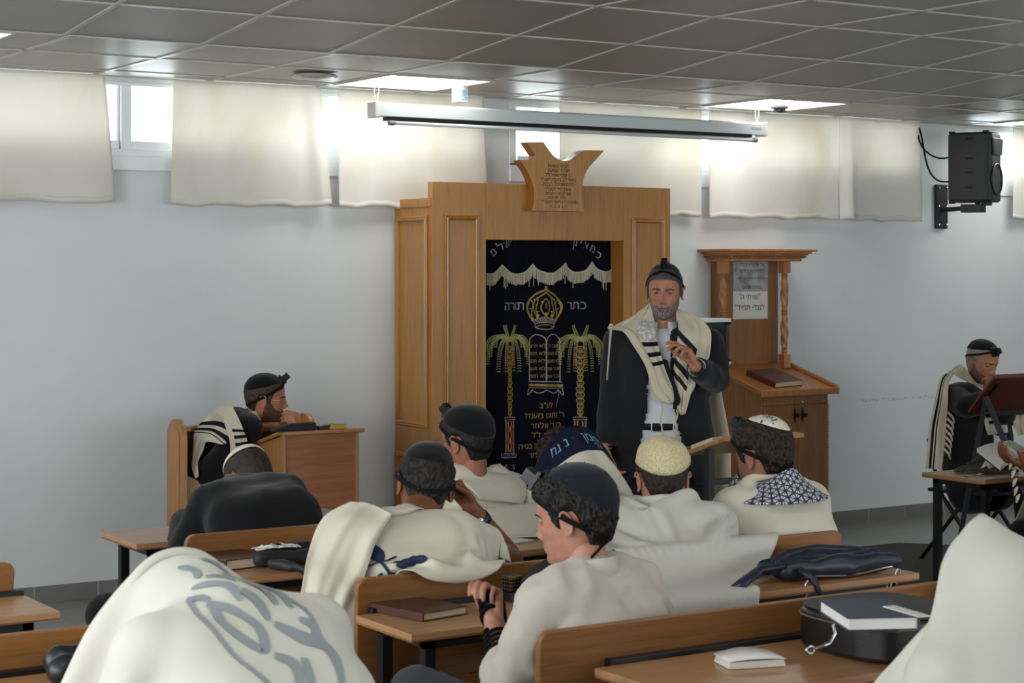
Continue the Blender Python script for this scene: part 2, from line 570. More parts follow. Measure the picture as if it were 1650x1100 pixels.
def curtain(x0, x1, tx0, tx1, zb0, zb1, seed, label, amp=0.012, extra=None):
    """x0,x1 bottom edge, tx0,tx1 top edge, zb heights of the lower corners"""
    rnd = random.Random(seed)
    nx, nz = 70, 26
    fr = [(rnd.uniform(4, 8), rnd.uniform(0, 6), 1.0), (rnd.uniform(9, 15), rnd.uniform(0, 6), .45), (rnd.uniform(20, 30), rnd.uniform(0, 6), .15)]
    vs = []; fs = []
    zt = ZC - .004
    for j in range(nz + 1):
        v = j / nz
        for i in range(nx + 1):
            u = i / nx
            x = (tx0 + (tx1 - tx0) * u) * (1 - v) + (x0 + (x1 - x0) * u) * v
            zb = zb0 + (zb1 - zb0) * u + 0.006 * math.sin(u * 19 + seed) + .003 * math.sin(u * 43 + seed * 2)
            z = zt + (zb - zt) * v
            d = sum(a * math.sin(w * x + ph + v * .5) for w, ph, a in fr) * amp * (0.6 + 0.8 * v)
            if extra: d += extra(u, v)
            vs.append((x, W - .075 - d, z))
    for j in range(nz):
        for i in range(nx):
            a = j * (nx + 1) + i
            fs.append((a, a + 1, a + nx + 2, a + nx + 1))
    m = mb(); m.add(vs, fs)
    # hem: a double thickness strip at the bottom
    o = m.build('curtain', M['curtain'], smooth=True, solid=0.0012)
    tag(o, label, 'curtain', 'cream curtains over the high windows')
    hem = mb(); hv = []; hf = []
    for i in range(nx + 1):
        for j in (nz - 1.3, nz):
            jj = int(j); a = Vector(vs[jj * (nx + 1) + i])
            if j != jj:
                b = Vector(vs[min(jj + 1, nz) * (nx + 1) + i]); a = a + (b - a) * (j - jj)
            hv.append((a.x, a.y - .0016, a.z))
    for i in range(nx): hf.append((2 * i, 2 * i + 2, 2 * i + 3, 2 * i + 1))
    hem.add(hv, hf); hem.build('hem', M['curtain'], o, smooth=True, solid=0.0008)
    return o


def bulge(c, w, a): return lambda u, v: a * math.exp(-((u - c) / w) ** 2) * (0.5 + .5 * v)


curtain(1.9, 3.367, 1.9, 3.31, 2.005, 2.004, 1, 'cream curtain at the far left, cut by the left edge of the photo')
curtain(3.67, 4.60, 3.68, 4.525, 2.0, 2.005, 2, 'cream curtain directly right of the bare white window pane', extra=bulge(.93, .05, .05))
curtain(4.63, 5.60, 4.63, 5.56, 2.005, 2.015, 3, 'cream curtain behind the left end of the projector screen')
curtain(6.08, 7.14, 6.08, 7.14, 1.985, 1.99, 4, 'cream curtain behind the crown plaque, over the right half of the ark')
curtain(7.19, 8.26, 7.19, 8.25, 1.985, 1.99, 5, 'cream curtain above the tall lectern cabinet', amp=.009)
curtain(8.25, 8.985, 8.25, 8.985, 1.985, 1.985, 6, 'cream curtain with one deep fold, last before the black loudspeaker', extra=bulge(.1, .07, .05))
curtain(9.87, 10.9, 9.87, 10.9, 2.01, 2.01, 7, 'cream curtain at the right edge, beyond the black loudspeaker')

# ceiling light panels
t = NT('light_panel_diffuser')
em = t.n('Emission'); em.inputs[0].default_value = (1, 0.985, 0.95, 1); em.inputs[1].default_value = 7.0
t.l(em.outputs[0], t.out.inputs['Surface']); M['lamp'] = t.m


def panel(x0, y0, z, label):
    x1, y1 = x0 + P, y0 + P
    th = thing('ceiling_light', label, 'ceiling light', ((x0 + x1) / 2, (y0 + y1) / 2, z), 'square panel lights in the tiled ceiling')
    g = .016
    mb().box(x0 + g, x1 - g, y0 + g, y1 - g, z - .009, z - .002).build('diffuser', M['lamp'], th)
    m = mb()
    m.box(x0, x0 + g, y0, y1, z - .012, z - .001); m.box(x1 - g, x1, y0, y1, z - .012, z - .001)
    m.box(x0 + g, x1 - g, y0, y0 + g, z - .012, z - .001); m.box(x0 + g, x1 - g, y1 - g, y1, z - .012, z - .001)
    m.build('frame', M['crail'], th)


panel(PF + 12 * P, 8.22, ZC, 'square lit ceiling panel over the left end of the projector screen')
panel(PF + 16 * P, 8.22, ZC, 'square lit ceiling panel with the grey detector, near the right end of the projector screen')
panel(PF + 20 * P, 8.22, ZC, 'square lit ceiling panel at the right edge, beyond the loudspeaker')
pk = PM + 12 * P
panel(at(-180, 70, z=ZC).x - .28, 7.6, ZC, 'square lit ceiling panel whose corner shows at the left edge')
for i, (kx, ky) in enumerate(((1, 6), (6, 6), (-4, 6), (1, 11), (6, 11), (-4, 11), (11, 6), (11, 11))):  # extra glowing panels out of view, put in to light the room
    panel(pk + kx * P, F1 - ky * P, ZN, 'added ceiling panel for fill light, out of view, ' + ('far left', 'left of the middle', 'right of the middle', 'far right')[(-4, 1, 6, 11).index(kx)] + (' in the nearer row' if ky == 6 else ' in the farther row'))

# round vent, detector, small device on the ceiling
m = mb(); c = at(507, 121, z=ZC - .01)
m.lathe([(0.0, 0), (.085, -.004), (.108, -.008), (.118, -.016), (.112, -.024), (.09, -.02), (.07, -.03), (.03, -.034), (0.0, -.034)][::-1], 32, TR(c.x, c.y, ZC - .0005), caps=False)
tag(m.build('ceiling_speaker', M['crail'], smooth=True), 'round cream disc on the ceiling left of the lit panel', 'ceiling speaker')
c = at(1256, 172, y=8.35)
th = thing('smoke_detector', 'grey round detector fixed below the lit panel right of the screen', 'smoke detector', (c.x, 8.35, ZC - .01))
T = TR(c.x, 8.35, ZC - .011)
mb().lathe([(.052, -.0), (.054, -.03), (.05, -.038), (.03, -.04)][::-1], 28, T).build('base', M['gplastic'], th, smooth=False, bevel=.002)
m = mb().lathe([(.03, -.04), (.034, -.05), (.02, -.062), (.002, -.063)][::-1], 20, T)
for k in range(8):
    a = k * PI / 4; m.box(-.004, .004, .026, .036, -.056, -.038, T @ RZ(a))
m.build('sensing_chamber', plain('dark_grey_plastic', (70, 70, 76), 0.5), th)
c = at(741, 157, y=8.55)
th = thing('ceiling_sensor', 'small white box with a blue patterned window hanging above the projector screen', 'sensor', (c.x, 8.55, ZC))
T = TR(c.x, 8.55, ZC) @ RZ(.25)
mb().box(-.033, .033, -.03, .03, -.096, -.004, T).build('housing', M['plastic'], th, bevel=.004)
t = NT('blue_speckled_window')
ck = t.n('TexVoronoi'); ck.inputs['Scale'].default_value = 130; t.l(t.coord(), ck.inputs['Vector'])
t.l(t.ramp(ck.outputs['Distance'], [(0.25, lin((40, 62, 110))), (0.55, lin((170, 200, 220)))]), t.b.inputs['Base Color'])
mb().box(-.02, .022, -.0325, -.03, -.085, -.03, T).build('patterned_window', t.m, th)

# projector screen
Y = 8.45; x0, x1 = 4.515, 7.125; zb, zt = 2.452, 2.524
th = thing('projector_screen', 'long white rolled-up projector screen case hanging from the ceiling by rings', 'projector screen', ((x0 + x1) / 2, Y, zb))
mb().prism([(-.04, zb), (.03, zb), (.04, zb + .012), (.04, zt - .01), (.03, zt), (-.03, zt), (-.04, zt - .01)], x1 - x0 - .03, Matrix(((0, 1, 0, x0 + .015), (1, 0, 0, Y), (0, 0, 1, 0), (0, 0, 0, 1)))).build('case', M['screen'], th, bevel=.004)
for xe in (x0, x1 - .03):
    mb().box(xe, xe + .03, Y - .045, Y + .045, zb - .006, zt + .004).build('end_cap', M['plastic'], th, bevel=.006)
mb().box(x0 + .08, x1 - .12, Y - .042, Y + .02, zb - .018, zb + .001).build('slot', M['iron'], th)
mb().tube([(x0 + .09, Y - .035, zb - .03), (x1 - .1, Y - .035, zb - .032)], .0105, 10).build('bottom_bar', M['screen'], th, smooth=True, seg=1)
for xe in (x0 + .085, x1 - .11): mb().tube([(xe, Y - .035, zb - .031), (xe + .03, Y - .035, zb - .031)], .014, 10).build('bar_cap', M['gplastic'], th)
for xe in (x0 + .03, x1 - .05):
    mb().tube([(xe, Y, zt), (xe - .012, Y, zt + .05), (xe - .004, Y, ZC - .02), (xe + .004, Y, ZC - .004), (xe + .012, Y, ZC - .02), (xe + .016, Y, zt + .06), (xe + .004, Y, zt)], .003, 6).build('hanging_wire', M['plastic'], th)
text_mesh('ECONO', .022, TR(x1 - .085, Y - .0415, zb + .028) @ WALLTXT, ext=.0003).build('lettering', M['ink'], th)

# loudspeaker on its wall bracket
m = mb(); c = at(1514, 333, y=W)
bx_, bz = c.x, c.z
th = thing('speaker_bracket', 'black metal wall bracket with a swivel arm carrying the loudspeaker', 'bracket', (bx_, W, bz))
mb().box(bx_ - .052, bx_ + .052, W - .028, W, bz - .15, bz + .15).build('wall_plate', M['bplastic'], th, bevel=.006)
m = mb()
for dx in (-.033, .04):
    for dz in (-.125, .125, 0): m.lathe([(.008, 0), (.008, .006), (.004, .008)], 10, TR(bx_ + dx, W - .027, bz + dz) @ Matrix.Rotation(PI / 2, 4, 'X'))
m.build('screws', M['chrome'], th)
sx, sy = 9.18, 8.74
arm = mb(); arm.tube([(bx_, W - .02, bz - .02), (bx_, W - .11, bz - .02), (sx + .02, sy + .06, bz - .015)], .016, 8)
arm.build('arm', M['bplastic'], th)
arm = mb(); T = TR(sx, sy, 0) @ RZ(math.radians(24))
arm.box(-.05, .05, -.06, .08, bz - .05, bz + .005, T); arm.tube([T @ Vector((0, -.02, bz)), T @ Vector((0, -.02, bz + .08))], .017, 10)
arm.box(-.03, .03, -.11, -.05, bz - .005, bz + .03, T)
arm.build('swivel_joint', M['bplastic'], th, bevel=.004)
sz0 = 2.105; sz1 = 2.565
th = thing('loudspeaker', 'black loudspeaker held on the wall bracket in front of the right window', 'loudspeaker', (sx, sy, sz0))
T = TR(sx, sy, 0) @ RZ(math.radians(24))
cab = mb(); prof = [(-.155, .16), (.155, .16), (.165, -.07), (.14, -.14), (.12, -.165), (-.12, -.165), (-.14, -.14), (-.165, -.07)]
prof = [(x * .88, y * .9) for x, y in prof]
vs = [];
for z, s in ((sz0, .94), (sz0 + .02, 1), (sz1 - .02, 1), (sz1, .93)):
    vs += [(x * s * .82, y * s, z) for x, y in prof]
k = len(prof); fs = [tuple(range(k - 1, -1, -1)), tuple(range(3 * k, 4 * k))]
for j in range(3):
    for i in range(k): fs.append((j * k + i, j * k + (i + 1) % k, (j + 1) * k + (i + 1) % k, (j + 1) * k + i))
cab.add(vs, fs, T); cab.build('cabinet', M['bplastic'], th, bevel=.01)
g = mb(); g.lathe([(.0, -.004), (.09, -.004), (.105, .004), (.108, .012), (.1, .014)][::-1], 30, T @ TR(0, -.142, sz0 + .15) @ Matrix.Rotation(PI / 2, 4, 'X') , caps=False)
g.build('woofer', plain('woofer_cone', (14, 14, 16), 0.3), th, smooth=True)
g = mb(); g.prism([(-.08, sz1 - .15), (.08, sz1 - .15), (.1, sz1 - .04), (-.1, sz1 - .04)], .014, T @ TR(0, -.16, 0)); g.build('horn', plain('horn_plastic', (18, 20, 30), 0.3), th, bevel=.004)
g = mb()
for z in (sz0 + .09, sz0 + .19, sz0 + .28, sz1 - .05): g.box(-.121, -.112, -.03, .02, z, z + .012, T)
for z in (sz0 - .008, sz1 - .006):
    for y in (-.11, .12): g.box(-.105, -.08, y - .02, y + .02, z, z + .014, T)
g.box(-.06, .06, .14, .16, sz0 + .17, sz0 + .26, T)
g.build('vents', M['iron'], th, bevel=.002)
m = mb()
p0 = T @ Vector((-.07, .15, sz0 + .30)); p1 = T @ Vector((-.07, .15, sz0 + .14))
top = Vector((p0.x - .06, W - .06, ZC - .03))
def bcurve(P, n=22):
    out = []
    for i in range(n + 1):
        q = [Vector(p) for p in P]
        while len(q) > 1: q = [q[j].lerp(q[j + 1], i / n) for j in range(len(q) - 1)]
        out.append(q[0])
    return out


m.tube(bcurve([top, top + Vector((-.07, -.01, -.14)), p0 + Vector((-.12, .03, -.03)), p0 + Vector((-.05, .02, -.01)), p0]), .006, 7)
m.tube(bcurve([top + Vector((-.01, 0, 0)), p0 + Vector((-.16, .05, .08)), p1 + Vector((-.20, .04, .06)), p1 + Vector((-.12, .03, -.02)), p1]), .006, 7)
tag(m.build('speaker_cable', M['strap'], smooth=True), 'black looping cable dropping from the ceiling to the back of the loudspeaker', 'cable')

# rug
t = NT('charcoal_rug')
f = t.noise(t.coord(), 90, 4, .8)
t.l(t.ramp(f, [(0.35, lin((38, 37, 38))), (0.7, lin((72, 70, 68)))]), t.b.inputs['Base Color']); t.b.inputs['Roughness'].default_value = .95
t.bump(t.noise(t.coord(), 220, 3), .6, .006)
pts = [(5.2, 8.0)]
rnd = random.Random(4)
pts = [(6.3, 8.22), (6.9, 8.3)] + [(7.2 + .07 * i, 8.28 + rnd.uniform(-.012, .012)) for i in range(13)] + [(8.3, 8.0), (8.28, 7.4), (8.3, 6.6), (8.0, 6.45), (6.3, 6.45)]
tag(mb().slab(pts, 0.0005, 0.008).build('rug', t.m), 'charcoal rug with frayed edge on the tiled floor', 'rug')
# ================================================================== the ark
YA = 8.70
ax0, ax1, zt = at(697, 300, y=YA).x, at(1080, 303, y=YA).x, 2.14
ox0, ox1 = at(783, 400, y=YA).x, at(1005, 400, y=YA).x
ozt = at(890, 387, y=YA).z
zs = 2.05
ark = thing('torah_ark', 'large honey-coloured wooden ark with panelled doors around a dark embroidered curtain', 'ark', ((ax0 + ax1) / 2, YA, 0))
mb().box(ax0, ox0, YA, YA + .02, 0, zt).build('front_panel', M['ark'], ark, bevel=.0015)
mb().box(ox1, ax1, YA, YA + .02, 0, zt).build('front_panel', M['ark'], ark, bevel=.0015)
mb().box(ox0 + .001, ox1 - .001, YA, YA + .02, ozt, zt).build('lintel', M['ark'], ark, bevel=.0015)
m = mb(); m.box(ax0, ax1, YA + .02, W - .001, zs - .02, zs); m.box(ax0, ax0 + .02, YA + .02, YA + .05, 0, zt); m.box(ax1 - .02, ax1, YA + .02, W - .001, 0, zt - .001)
m.build('top_board', M['ark_h'], ark)
mb().box(ax0 + .0, ax0 + .02, YA + .05, W - .001, 0, zs - .02).build('side_panel', M['ark'], ark)
mb().box(ax0 - .006, ax0 + .02, YA + .012, W - .001, zs - .045, zs + .004).build('side_cap', M['ark_h'], ark, bevel=.003)
m = mb(); m.box(ox0 - .02, ox0, YA + .02, YA + .14, 0, ozt); m.box(ox1, ox1 + .02, YA + .02, YA + .14, 0, ozt); m.box(ox0 - .02, ox1 + .02, YA + .02, YA + .14, ozt, ozt + .02)
m.build('recess_lining', M['ark_h'], ark)


def frame(p0, p1, z0, z1, axis, mat, parent, w=.026, d=.016, name='moulding'):
    """mitred moulding; axis 'x': runs along x on plane y=p0..; given as functions"""
    prof = [(0, 0), (.0, .5), (.18, .95), (.45, .75), (.62, 1.0), (.85, .7), (1, .15), (1, 0)]
    m = mb(); vs = []; fs = []
    k = len(prof)
    for (cx, cz, sx, sz) in ((p0, z0, 1, 1), (p1, z0, -1, 1), (p1, z1, -1, -1), (p0, z1, 1, -1)):
        for a, h in prof:
            u = cx + sx * a * w; v = cz + sz * a * w
            vs.append((u, -h * d, v) if axis[0] == 'x' else (-h * d, u, v))
    for c in range(4):
        n2 = (c + 1) % 4
        for i in range(k - 1): fs.append((c * k + i, c * k + i + 1, n2 * k + i + 1, n2 * k + i))
    off = axis[1]
    vs = [(x, y + off, z) if axis[0] == 'x' else (x + off, y, z) for x, y, z in vs]
    m.add(vs, fs)
    return m.build(name, mat, parent)


def zz(px, py, y): return at(px, py, y=y).z


zA, zB = zz(743, 346, YA), zz(743, 694, YA)
a, b = at(715, 400, y=YA).x, at(771, 400, y=YA).x
frame(a, b, zB, zA, ('x', YA), M['ark_h'], ark, .03, .018)
frame(a, b, .12, zB - .12, ('x', YA), M['ark_h'], ark, .03, .018)
a, b = at(1017, 400, y=YA).x, at(1070, 400, y=YA).x
frame(a, b, zB, zA, ('x', YA), M['ark_h'], ark, .03, .018)
frame(a, b, .12, zB - .12, ('x', YA), M['ark_h'], ark, .03, .018)
sy0, sy1 = YA + .045, W - .025
frame(sy0, sy1, zz(650, 688, 8.9), zz(650, 348, 8.9), ('y', ax0), M['ark_h'], ark, .03, .018)
frame(sy0, sy1, .12, zz(650, 732, 8.9), ('y', ax0), M['ark_h'], ark, .03, .018)

# crown shaped plaque with carved writing
YP = YA - .075
pl = [(245, 75), (475, 75), (515, 135), (560, 200), (620, 270), (690, 316), (760, 332), (830, 318), (900, 270), (960, 222), (1035, 186), (1300, 190), (1190, 310), (1085, 430), (1030, 540), (1003, 660), (990, 760), (990, 860), (1005, 950), (1040, 1020),
      (320, 1008), (345, 900), (352, 790), (345, 700), (300, 560), (240, 440), (150, 318), (360, 312), (372, 262)]
def crom(seg, k=6):
    out = []
    for i in range(len(seg) - 1):
        a_, b_, c_, d_ = [Vector(seg[min(max(j, 0), len(seg) - 1)]) for j in (i - 1, i, i + 1, i + 2)]
        for q in range(k):
            f_ = q / k; out.append(tuple(.5 * ((2 * b_) + (c_ - a_) * f_ + (2 * a_ - 5 * b_ + 4 * c_ - d_) * f_ ** 2 + (3 * b_ - a_ - 3 * c_ + d_) * f_ ** 3)))
    return out


pl = [pl[0]] + crom(pl[1:11]) + [pl[10]] + crom(pl[11:20]) + [pl[19]] + crom(pl[20:27]) + pl[26:]
P3 = [at(820 + x / 8.46, 220 + y / 8.46, y=YP) for x, y in pl]
c = at(898, 290, y=YP)
pq = thing('memorial_plaque', 'thick wooden plaque shaped like a crown with lines of carved writing, on the ark top', 'plaque', (c.x, YP, min(v.z for v in P3)))
m = mb(); m.prism([(v.x, v.z) for v in P3], .004, TR(0, YP, 0)); m.build('face', M['plaque'], pq)
m = mb(); m.prism([(v.x + (c.x - v.x) * .004, v.z) for v in P3], .068, TR(0, YP + .004, 0)); m.build('thick_edge', M['plaque_edge'], pq)
lines = ['לעילוי נשמות', 'מוה"ר שמעון', 'בן יוסף שאול ז"ל', 'נפטר י"ב בטבת תשנ"ד', 'מרת אסתר רבקה', 'אשת חיל לבעלה', 'אם לכמה יתומים', 'ורה מצוינת', 'נפטרה י\' בחשון תשמ"ד', 'ת. נ. צ. ב. ה.']
m = MB()
for ln, (yy, hh, xx) in zip(lines, ((405, 50, 675), (468, 54, 680), (530, 50, 675), (590, 48, 675), (657, 54, 672), (722, 50, 670), (780, 48, 670), (835, 48, 655), (892, 48, 690), (955, 46, 670))):
    q = at(820 + xx / 8.46, 220 + (yy + 16) / 8.46, y=YP)
    text_mesh(heb(ln), hh / 8.46 / 283 * 1.28, TR(q.x, YP - .0006, q.z) @ WALLTXT, dst=m)
m.build('lettering', M['engrave'], pq)

# embroidered curtain of the ark
YC = YA + .12


def fold(x):
    d = x - ox0
    return YC + .010 * math.sin(d * 21 + .6) + .006 * math.sin(d * 47 + 1.5) + .003 * math.sin(d * 93)


t = NT('navy_velvet')
t.b.inputs['Base Color'].default_value = (*lin((11, 13, 24)), 1); t.b.inputs['Roughness'].default_value = .9
t.b.inputs['Sheen Weight'].default_value = .04; t.b.inputs['Sheen Roughness'].default_value = .4; t.b.inputs['Specular IOR Level'].default_value = .1
t.bump(t.noise(t.coord(), 400, 2), .2, .002); M['velvet'] = t.m
vs = []; fs = []; nx = 160; nz = 4
for j in range(nz + 1):
    for i in range(nx + 1):
        x = ox0 + (ox1 - ox0) * i / nx; vs.append((x, fold(x), .25 + (ozt + .015 - .25) * j / nz))
for j in range(nz):
    for i in range(nx):
        a = j * (nx + 1) + i; fs.append((a, a + 1, a + nx + 2, a + nx + 1))
pc = thing('ark_curtain', 'dark navy velvet ark curtain embroidered with palms, crown and tablets, cream fringe', 'curtain', ((ox0 + ox1) / 2, YC, .25))
m = mb(); m.add(vs, fs); m.build('velvet_panel', M['velvet'], pc, smooth=True, solid=.002)


def E(px, py): v = at(px, py, y=YC); return v.x, v.z


def onto(m, lift=.004):
    m.v = [(x, fold(x) - lift - (0 if abs(y) > 1 else y), z) for x, y, z in m.v]; return m


def line2(m, pts, w):
    """embroidered line: flat strip through pixel points, width w in metres"""
    pts2 = [pts[0]]
    for a_, b_ in zip(pts[:-1], pts[1:]):
        k_ = max(1, int(math.hypot(b_[0] - a_[0], b_[1] - a_[1]) / 3.5))
        pts2 += [(a_[0] + (b_[0] - a_[0]) * q / k_, a_[1] + (b_[1] - a_[1]) * q / k_) for q in range(1, k_ + 1)]
    P = [Vector((E(*p)[0], 0, E(*p)[1])) for p in pts2]; vs = []; fs = []
    for i, p in enumerate(P):
        d = P[min(i + 1, len(P) - 1)] - P[max(i - 1, 0)]
        if d.length < 1e-9: d = Vector((1, 0, 0))
        nrm = Vector((-d.z, 0, d.x)).normalized() * w / 2
        vs += [tuple(p + nrm), tuple(p - nrm)]
    for i in range(len(P) - 1): fs.append((2 * i, 2 * i + 1, 2 * i + 3, 2 * i + 2))
    m.add(vs, fs)


def dot(m, px, py, r, r2=None):
    x, z = E(px, py); r2 = r2 or r
    m.add([(x + r * math.cos(k * PI / 4), 0, z + r2 * math.sin(k * PI / 4)) for k in range(8)], [tuple(range(8))])


def word(m, s, px, py, hpx, rot=0, align='CENTER'):
    x, z = E(px, py)
    a = MB(); text_mesh(heb(s), hpx / 270 * 1.35, TR(x, 0, z) @ Matrix.Rotation(rot, 4, 'Y') @ WALLTXT, align=align, ext=.0003, dst=a)
    m.add([(v[0], 0, v[2]) for v in a.v], a.f)


silver = MB(); gold = MB(); palm = MB(); copper = MB(); amber = MB(); white = MB()


def flush(motif):
    for m_, k, nm in ((silver, 'silver', 'silver'), (gold, 'gold', 'gold'), (palm, 'palm', 'green'), (copper, 'copper', 'copper'), (amber, 'orange', 'amber'), (white, 'fringe', 'pearl')):
        if m_.v:
            onto(m_).build(nm + '_' + motif, M[k], pc, solid=.0012); m_.v = []; m_.f = []


# arc words
for s, px, py, r in (('ם', 798, 410, -.75), ('י', 803, 400, -.6), ('ל', 808.5, 402, -.6), ('ש', 816, 397, -.45), ('ו', 822, 391, -.4), ('ר', 828, 389, -.35), ('י', 834, 387, -.25)):
    word(silver, s, px, py, 12, r)
for s, px, py, r in (('מ', 952, 406, .35), ('צ', 941, 401, .3), ('י', 934, 396, .3), ('ו', 929.5, 396, .2), ('ן', 925, 398, .2), ('כ', 961, 416, .5)):
    word(silver, s, px, py, 13, r)
word(silver, 'כתר', 929, 498, 14); word(silver, 'תורה', 827, 499, 14)
flush('lettering')
# crown
def bez(p, n=12):
    out = []
    for i in range(n + 1):
        t_ = i / n; q = [Vector((a, b)) for a, b in p]
        while len(q) > 1: q = [q[j].lerp(q[j + 1], t_) for j in range(len(q) - 1)]
        out.append((q[0].x, q[0].y))
    return out


cx = 877
for s in (-1, 1):
    X = lambda d: cx + s * d
    line2(gold, bez([(X(18), 515), (X(32), 500), (X(30), 478), (X(12), 474), (X(0), 466)]), .010)
    line2(gold, bez([(X(10), 511), (X(20), 500), (X(22), 480), (X(6), 480), (X(0), 470)]), .008)
    line2(gold, bez([(X(0), 509), (X(9), 500), (X(8), 490), (X(0), 480)]), .006)
    line2(gold, bez([(X(18), 515), (X(24), 502), (X(14), 492), (X(17), 480), (X(24), 484)]), .006)
    line2(gold, bez([(X(8), 508), (X(18), 500), (X(8), 490), (X(10), 478)]), .005)
    line2(gold, bez([(X(25), 486), (X(30), 488), (X(28), 500), (X(25), 506)]), .005)
    for q in ((24, 489), (22, 497), (15, 482), (12, 491), (5, 486), (19, 507), (10, 502)): dot(white, X(q[0]), q[1], .0035)
    dot(amber, X(18.5), 514, .010, .012); dot(amber, X(10.5), 509, .009, .011)
    line2(silver, [(X(18), 517), (X(14), 522), (X(14), 527)], .004)
    line2(silver, bez([(X(17), 517), (X(13), 512), (X(9), 513), (X(5), 512), (X(0), 510)]), .004)
    line2(silver, bez([(X(14), 522), (X(8), 519), (X(0), 519)]), .005); line2(silver, bez([(X(14), 527), (X(8), 530.5), (X(0), 530.5)]), .005)
    line2(gold, bez([(X(13), 527), (X(8), 523), (X(0), 523)]), .005)
    for k in range(6): line2(silver, [(X(k * 2.6), 511.5 + k * .6), (X(k * 2.6 + 2.6), 518 + k * .3)], .0025); line2(silver, [(X(k * 2.6 + 2.6), 511.5 + k * .7), (X(k * 2.6), 518 + k * .3)], .0025)
dot(amber, cx, 506, .009, .011); dot(gold, cx, 463.5, .009, .011); line2(copper, [(cx, 497), (cx, 488)], .008)
flush('crown_embroidery')
# palms
for X0 in (819.5, 934.5):
    fr = [(-36, 14), (-33, 34), (-17, 47), (-7, 46), (-21, 7), (-9, -26), (10, -26), (22, 7), (33, 14), (31, 34), (18, 46), (8, 45), (-29, 22), (28, 22)]
    for dx, dy in fr:
        up = dy < 0
        c1 = (X0 + dx * .35, 549 - (10 if up else 16)); c2 = (X0 + dx * (.8 if up else 1.0), 549 + (dy * .55 if up else -12 + dy * .2))
        pts = bez([(X0, 553), c1, c2, (X0 + dx, 551 + dy)], 40)
        ln = sum(math.hypot(pts[k][0] - pts[k - 1][0], pts[k][1] - pts[k - 1][1]) for k in range(1, 41)); n_ = max(8, int(ln / 2.0))
        pts = bez([(X0, 553), c1, c2, (X0 + dx, 551 + dy)], n_)
        for k in range(2, n_ + 1):
            (x0, y0), (x1, y1) = pts[k - 1], pts[k]
            dd = Vector((x1 - x0, y1 - y0)).normalized(); nn = Vector((-dd.y, dd.x))
            for sg in (-1, 1):
                q = (x1 + nn.x * sg * 2.5 + dd.x * 1.4, y1 + nn.y * sg * 2.5 + dd.y * 1.4)
                line2(palm, [(x1 + nn.x * sg * .5, y1 + nn.y * sg * .5), q], .0042)
    for sg in (-1, 1):
        for k in range(22): dot(copper, X0 + sg * (6.5 + 2 * math.sin(k * 2.4)), 568 + k * .95, .0038)
        line2(gold, bez([(X0 + sg * 2, 560), (X0 + sg * 7, 558), (X0 + sg * 8, 566)]), .003)
    y = 556
    k = 0
    while y < 668:
        w = 4.2 + 1.0 * math.sin(k)
        for sg in (-1, 1):
            line2(gold, bez([(X0, y + 12), (X0 + sg * w * 1.5, y + 5), (X0 + sg * w, y - 2), (X0, y + 3)], 6), .0052)
            line2(gold, bez([(X0, y + 9.5), (X0 + sg * w * .7, y + 5), (X0, y + 5)], 5), .0035)
        y += 9.4; k += 1
    for yy, w in ((672, 9), (676, 9), (730, 10), (737, 13)):
        line2(silver, [(X0 - w, yy), (X0 + w, yy - .4)], .004)
    for sg in (-1, 1):
        line2(silver, [(X0 + sg * 7.5, 676), (X0 + sg * 7.5, 730)], .0045)
        line2(silver, [(X0 + sg * 9, 672), (X0 + sg * 9, 676)], .003); line2(silver, [(X0 + sg * 13, 730), (X0 + sg * 13, 737)], .003)
        for off in (2, 5):
            line2(amber if off == 2 else copper, [(X0 + sg * (off + 1.1 * math.sin(q * .9)), 678 + q * 2.6) for q in range(20)], .0055)
        line2(silver, bez([(X0, 765), (X0 + sg * 14, 755), (X0 + sg * 9, 742), (X0 + sg * 3, 748), (X0 + sg * 6, 753)]), .004)
        line2(silver, bez([(X0 + sg * 2, 770), (X0 + sg * 10, 764), (X0 + sg * 16, 772), (X0 + sg * 10, 776)]), .004)
    for k in range(9): line2(silver, [(X0 - 11 + k * 2.6, 730.5), (X0 - 10 + k * 2.6, 736.5)], .002)
    flush('palm_tree_embroidery')
# tablets
for a_, b_ in ((854, 877), (878, 902)):
    mid = (a_ + b_) / 2; r = (b_ - a_) / 2
    pts = [(a_, 613), (a_, 551)] + [(mid - r * math.cos(q * PI / 10), 551 - r * 1.05 * math.sin(q * PI / 10)) for q in range(11)] + [(b_, 613)]
    line2(silver, pts, .0055)
line2(silver, [(853, 614), (904, 615)], .006); line2(gold, [(853, 620), (906, 621)], .014)
line2(silver, [(853, 624.5), (907, 625)], .003)
for sg in (-1, 1):
    X = lambda d: 879 + sg * d
    line2(silver, bez([(X(26), 626), (X(27), 634), (X(31), 638), (X(27), 639), (X(23), 632), (X(20), 627)]), .0045)
    line2(silver, bez([(X(21), 628), (X(15), 634), (X(8), 636), (X(5), 629), (X(0), 628)]), .0045)
line2(silver, bez([(899, 628), (903, 640), (896, 645), (896, 657)]), .002)
flush('tablets_embroidery')
for i, (r_, l_) in enumerate((('אנכי ה', 'לא תרצ'), ('לא יהיה', 'לא תנא'), ('לא תשא', 'לא תגנ'), ('זכור את', 'לא תענ'), ('כבד את', 'לא תחמ'))):
    word(gold, r_, 890, 559.5 + i * 12.2, 5.9); word(gold, l_, 865.5, 559.5 + i * 12.2, 5.9)
flush('commandments_lettering')
for s, px, py in (('לע"נ', 879, 657), ('ר\' נחום מענדל', 877, 673), ('בן ר\' אלתר', 880, 689), ('ויקטור ז"ל', 880, 704), ('וזוגתו בת בטיה', 868, 722), ('בת דוד', 868, 737)):
    word(gold, s, px, py, 9)
flush('dedication_lettering')
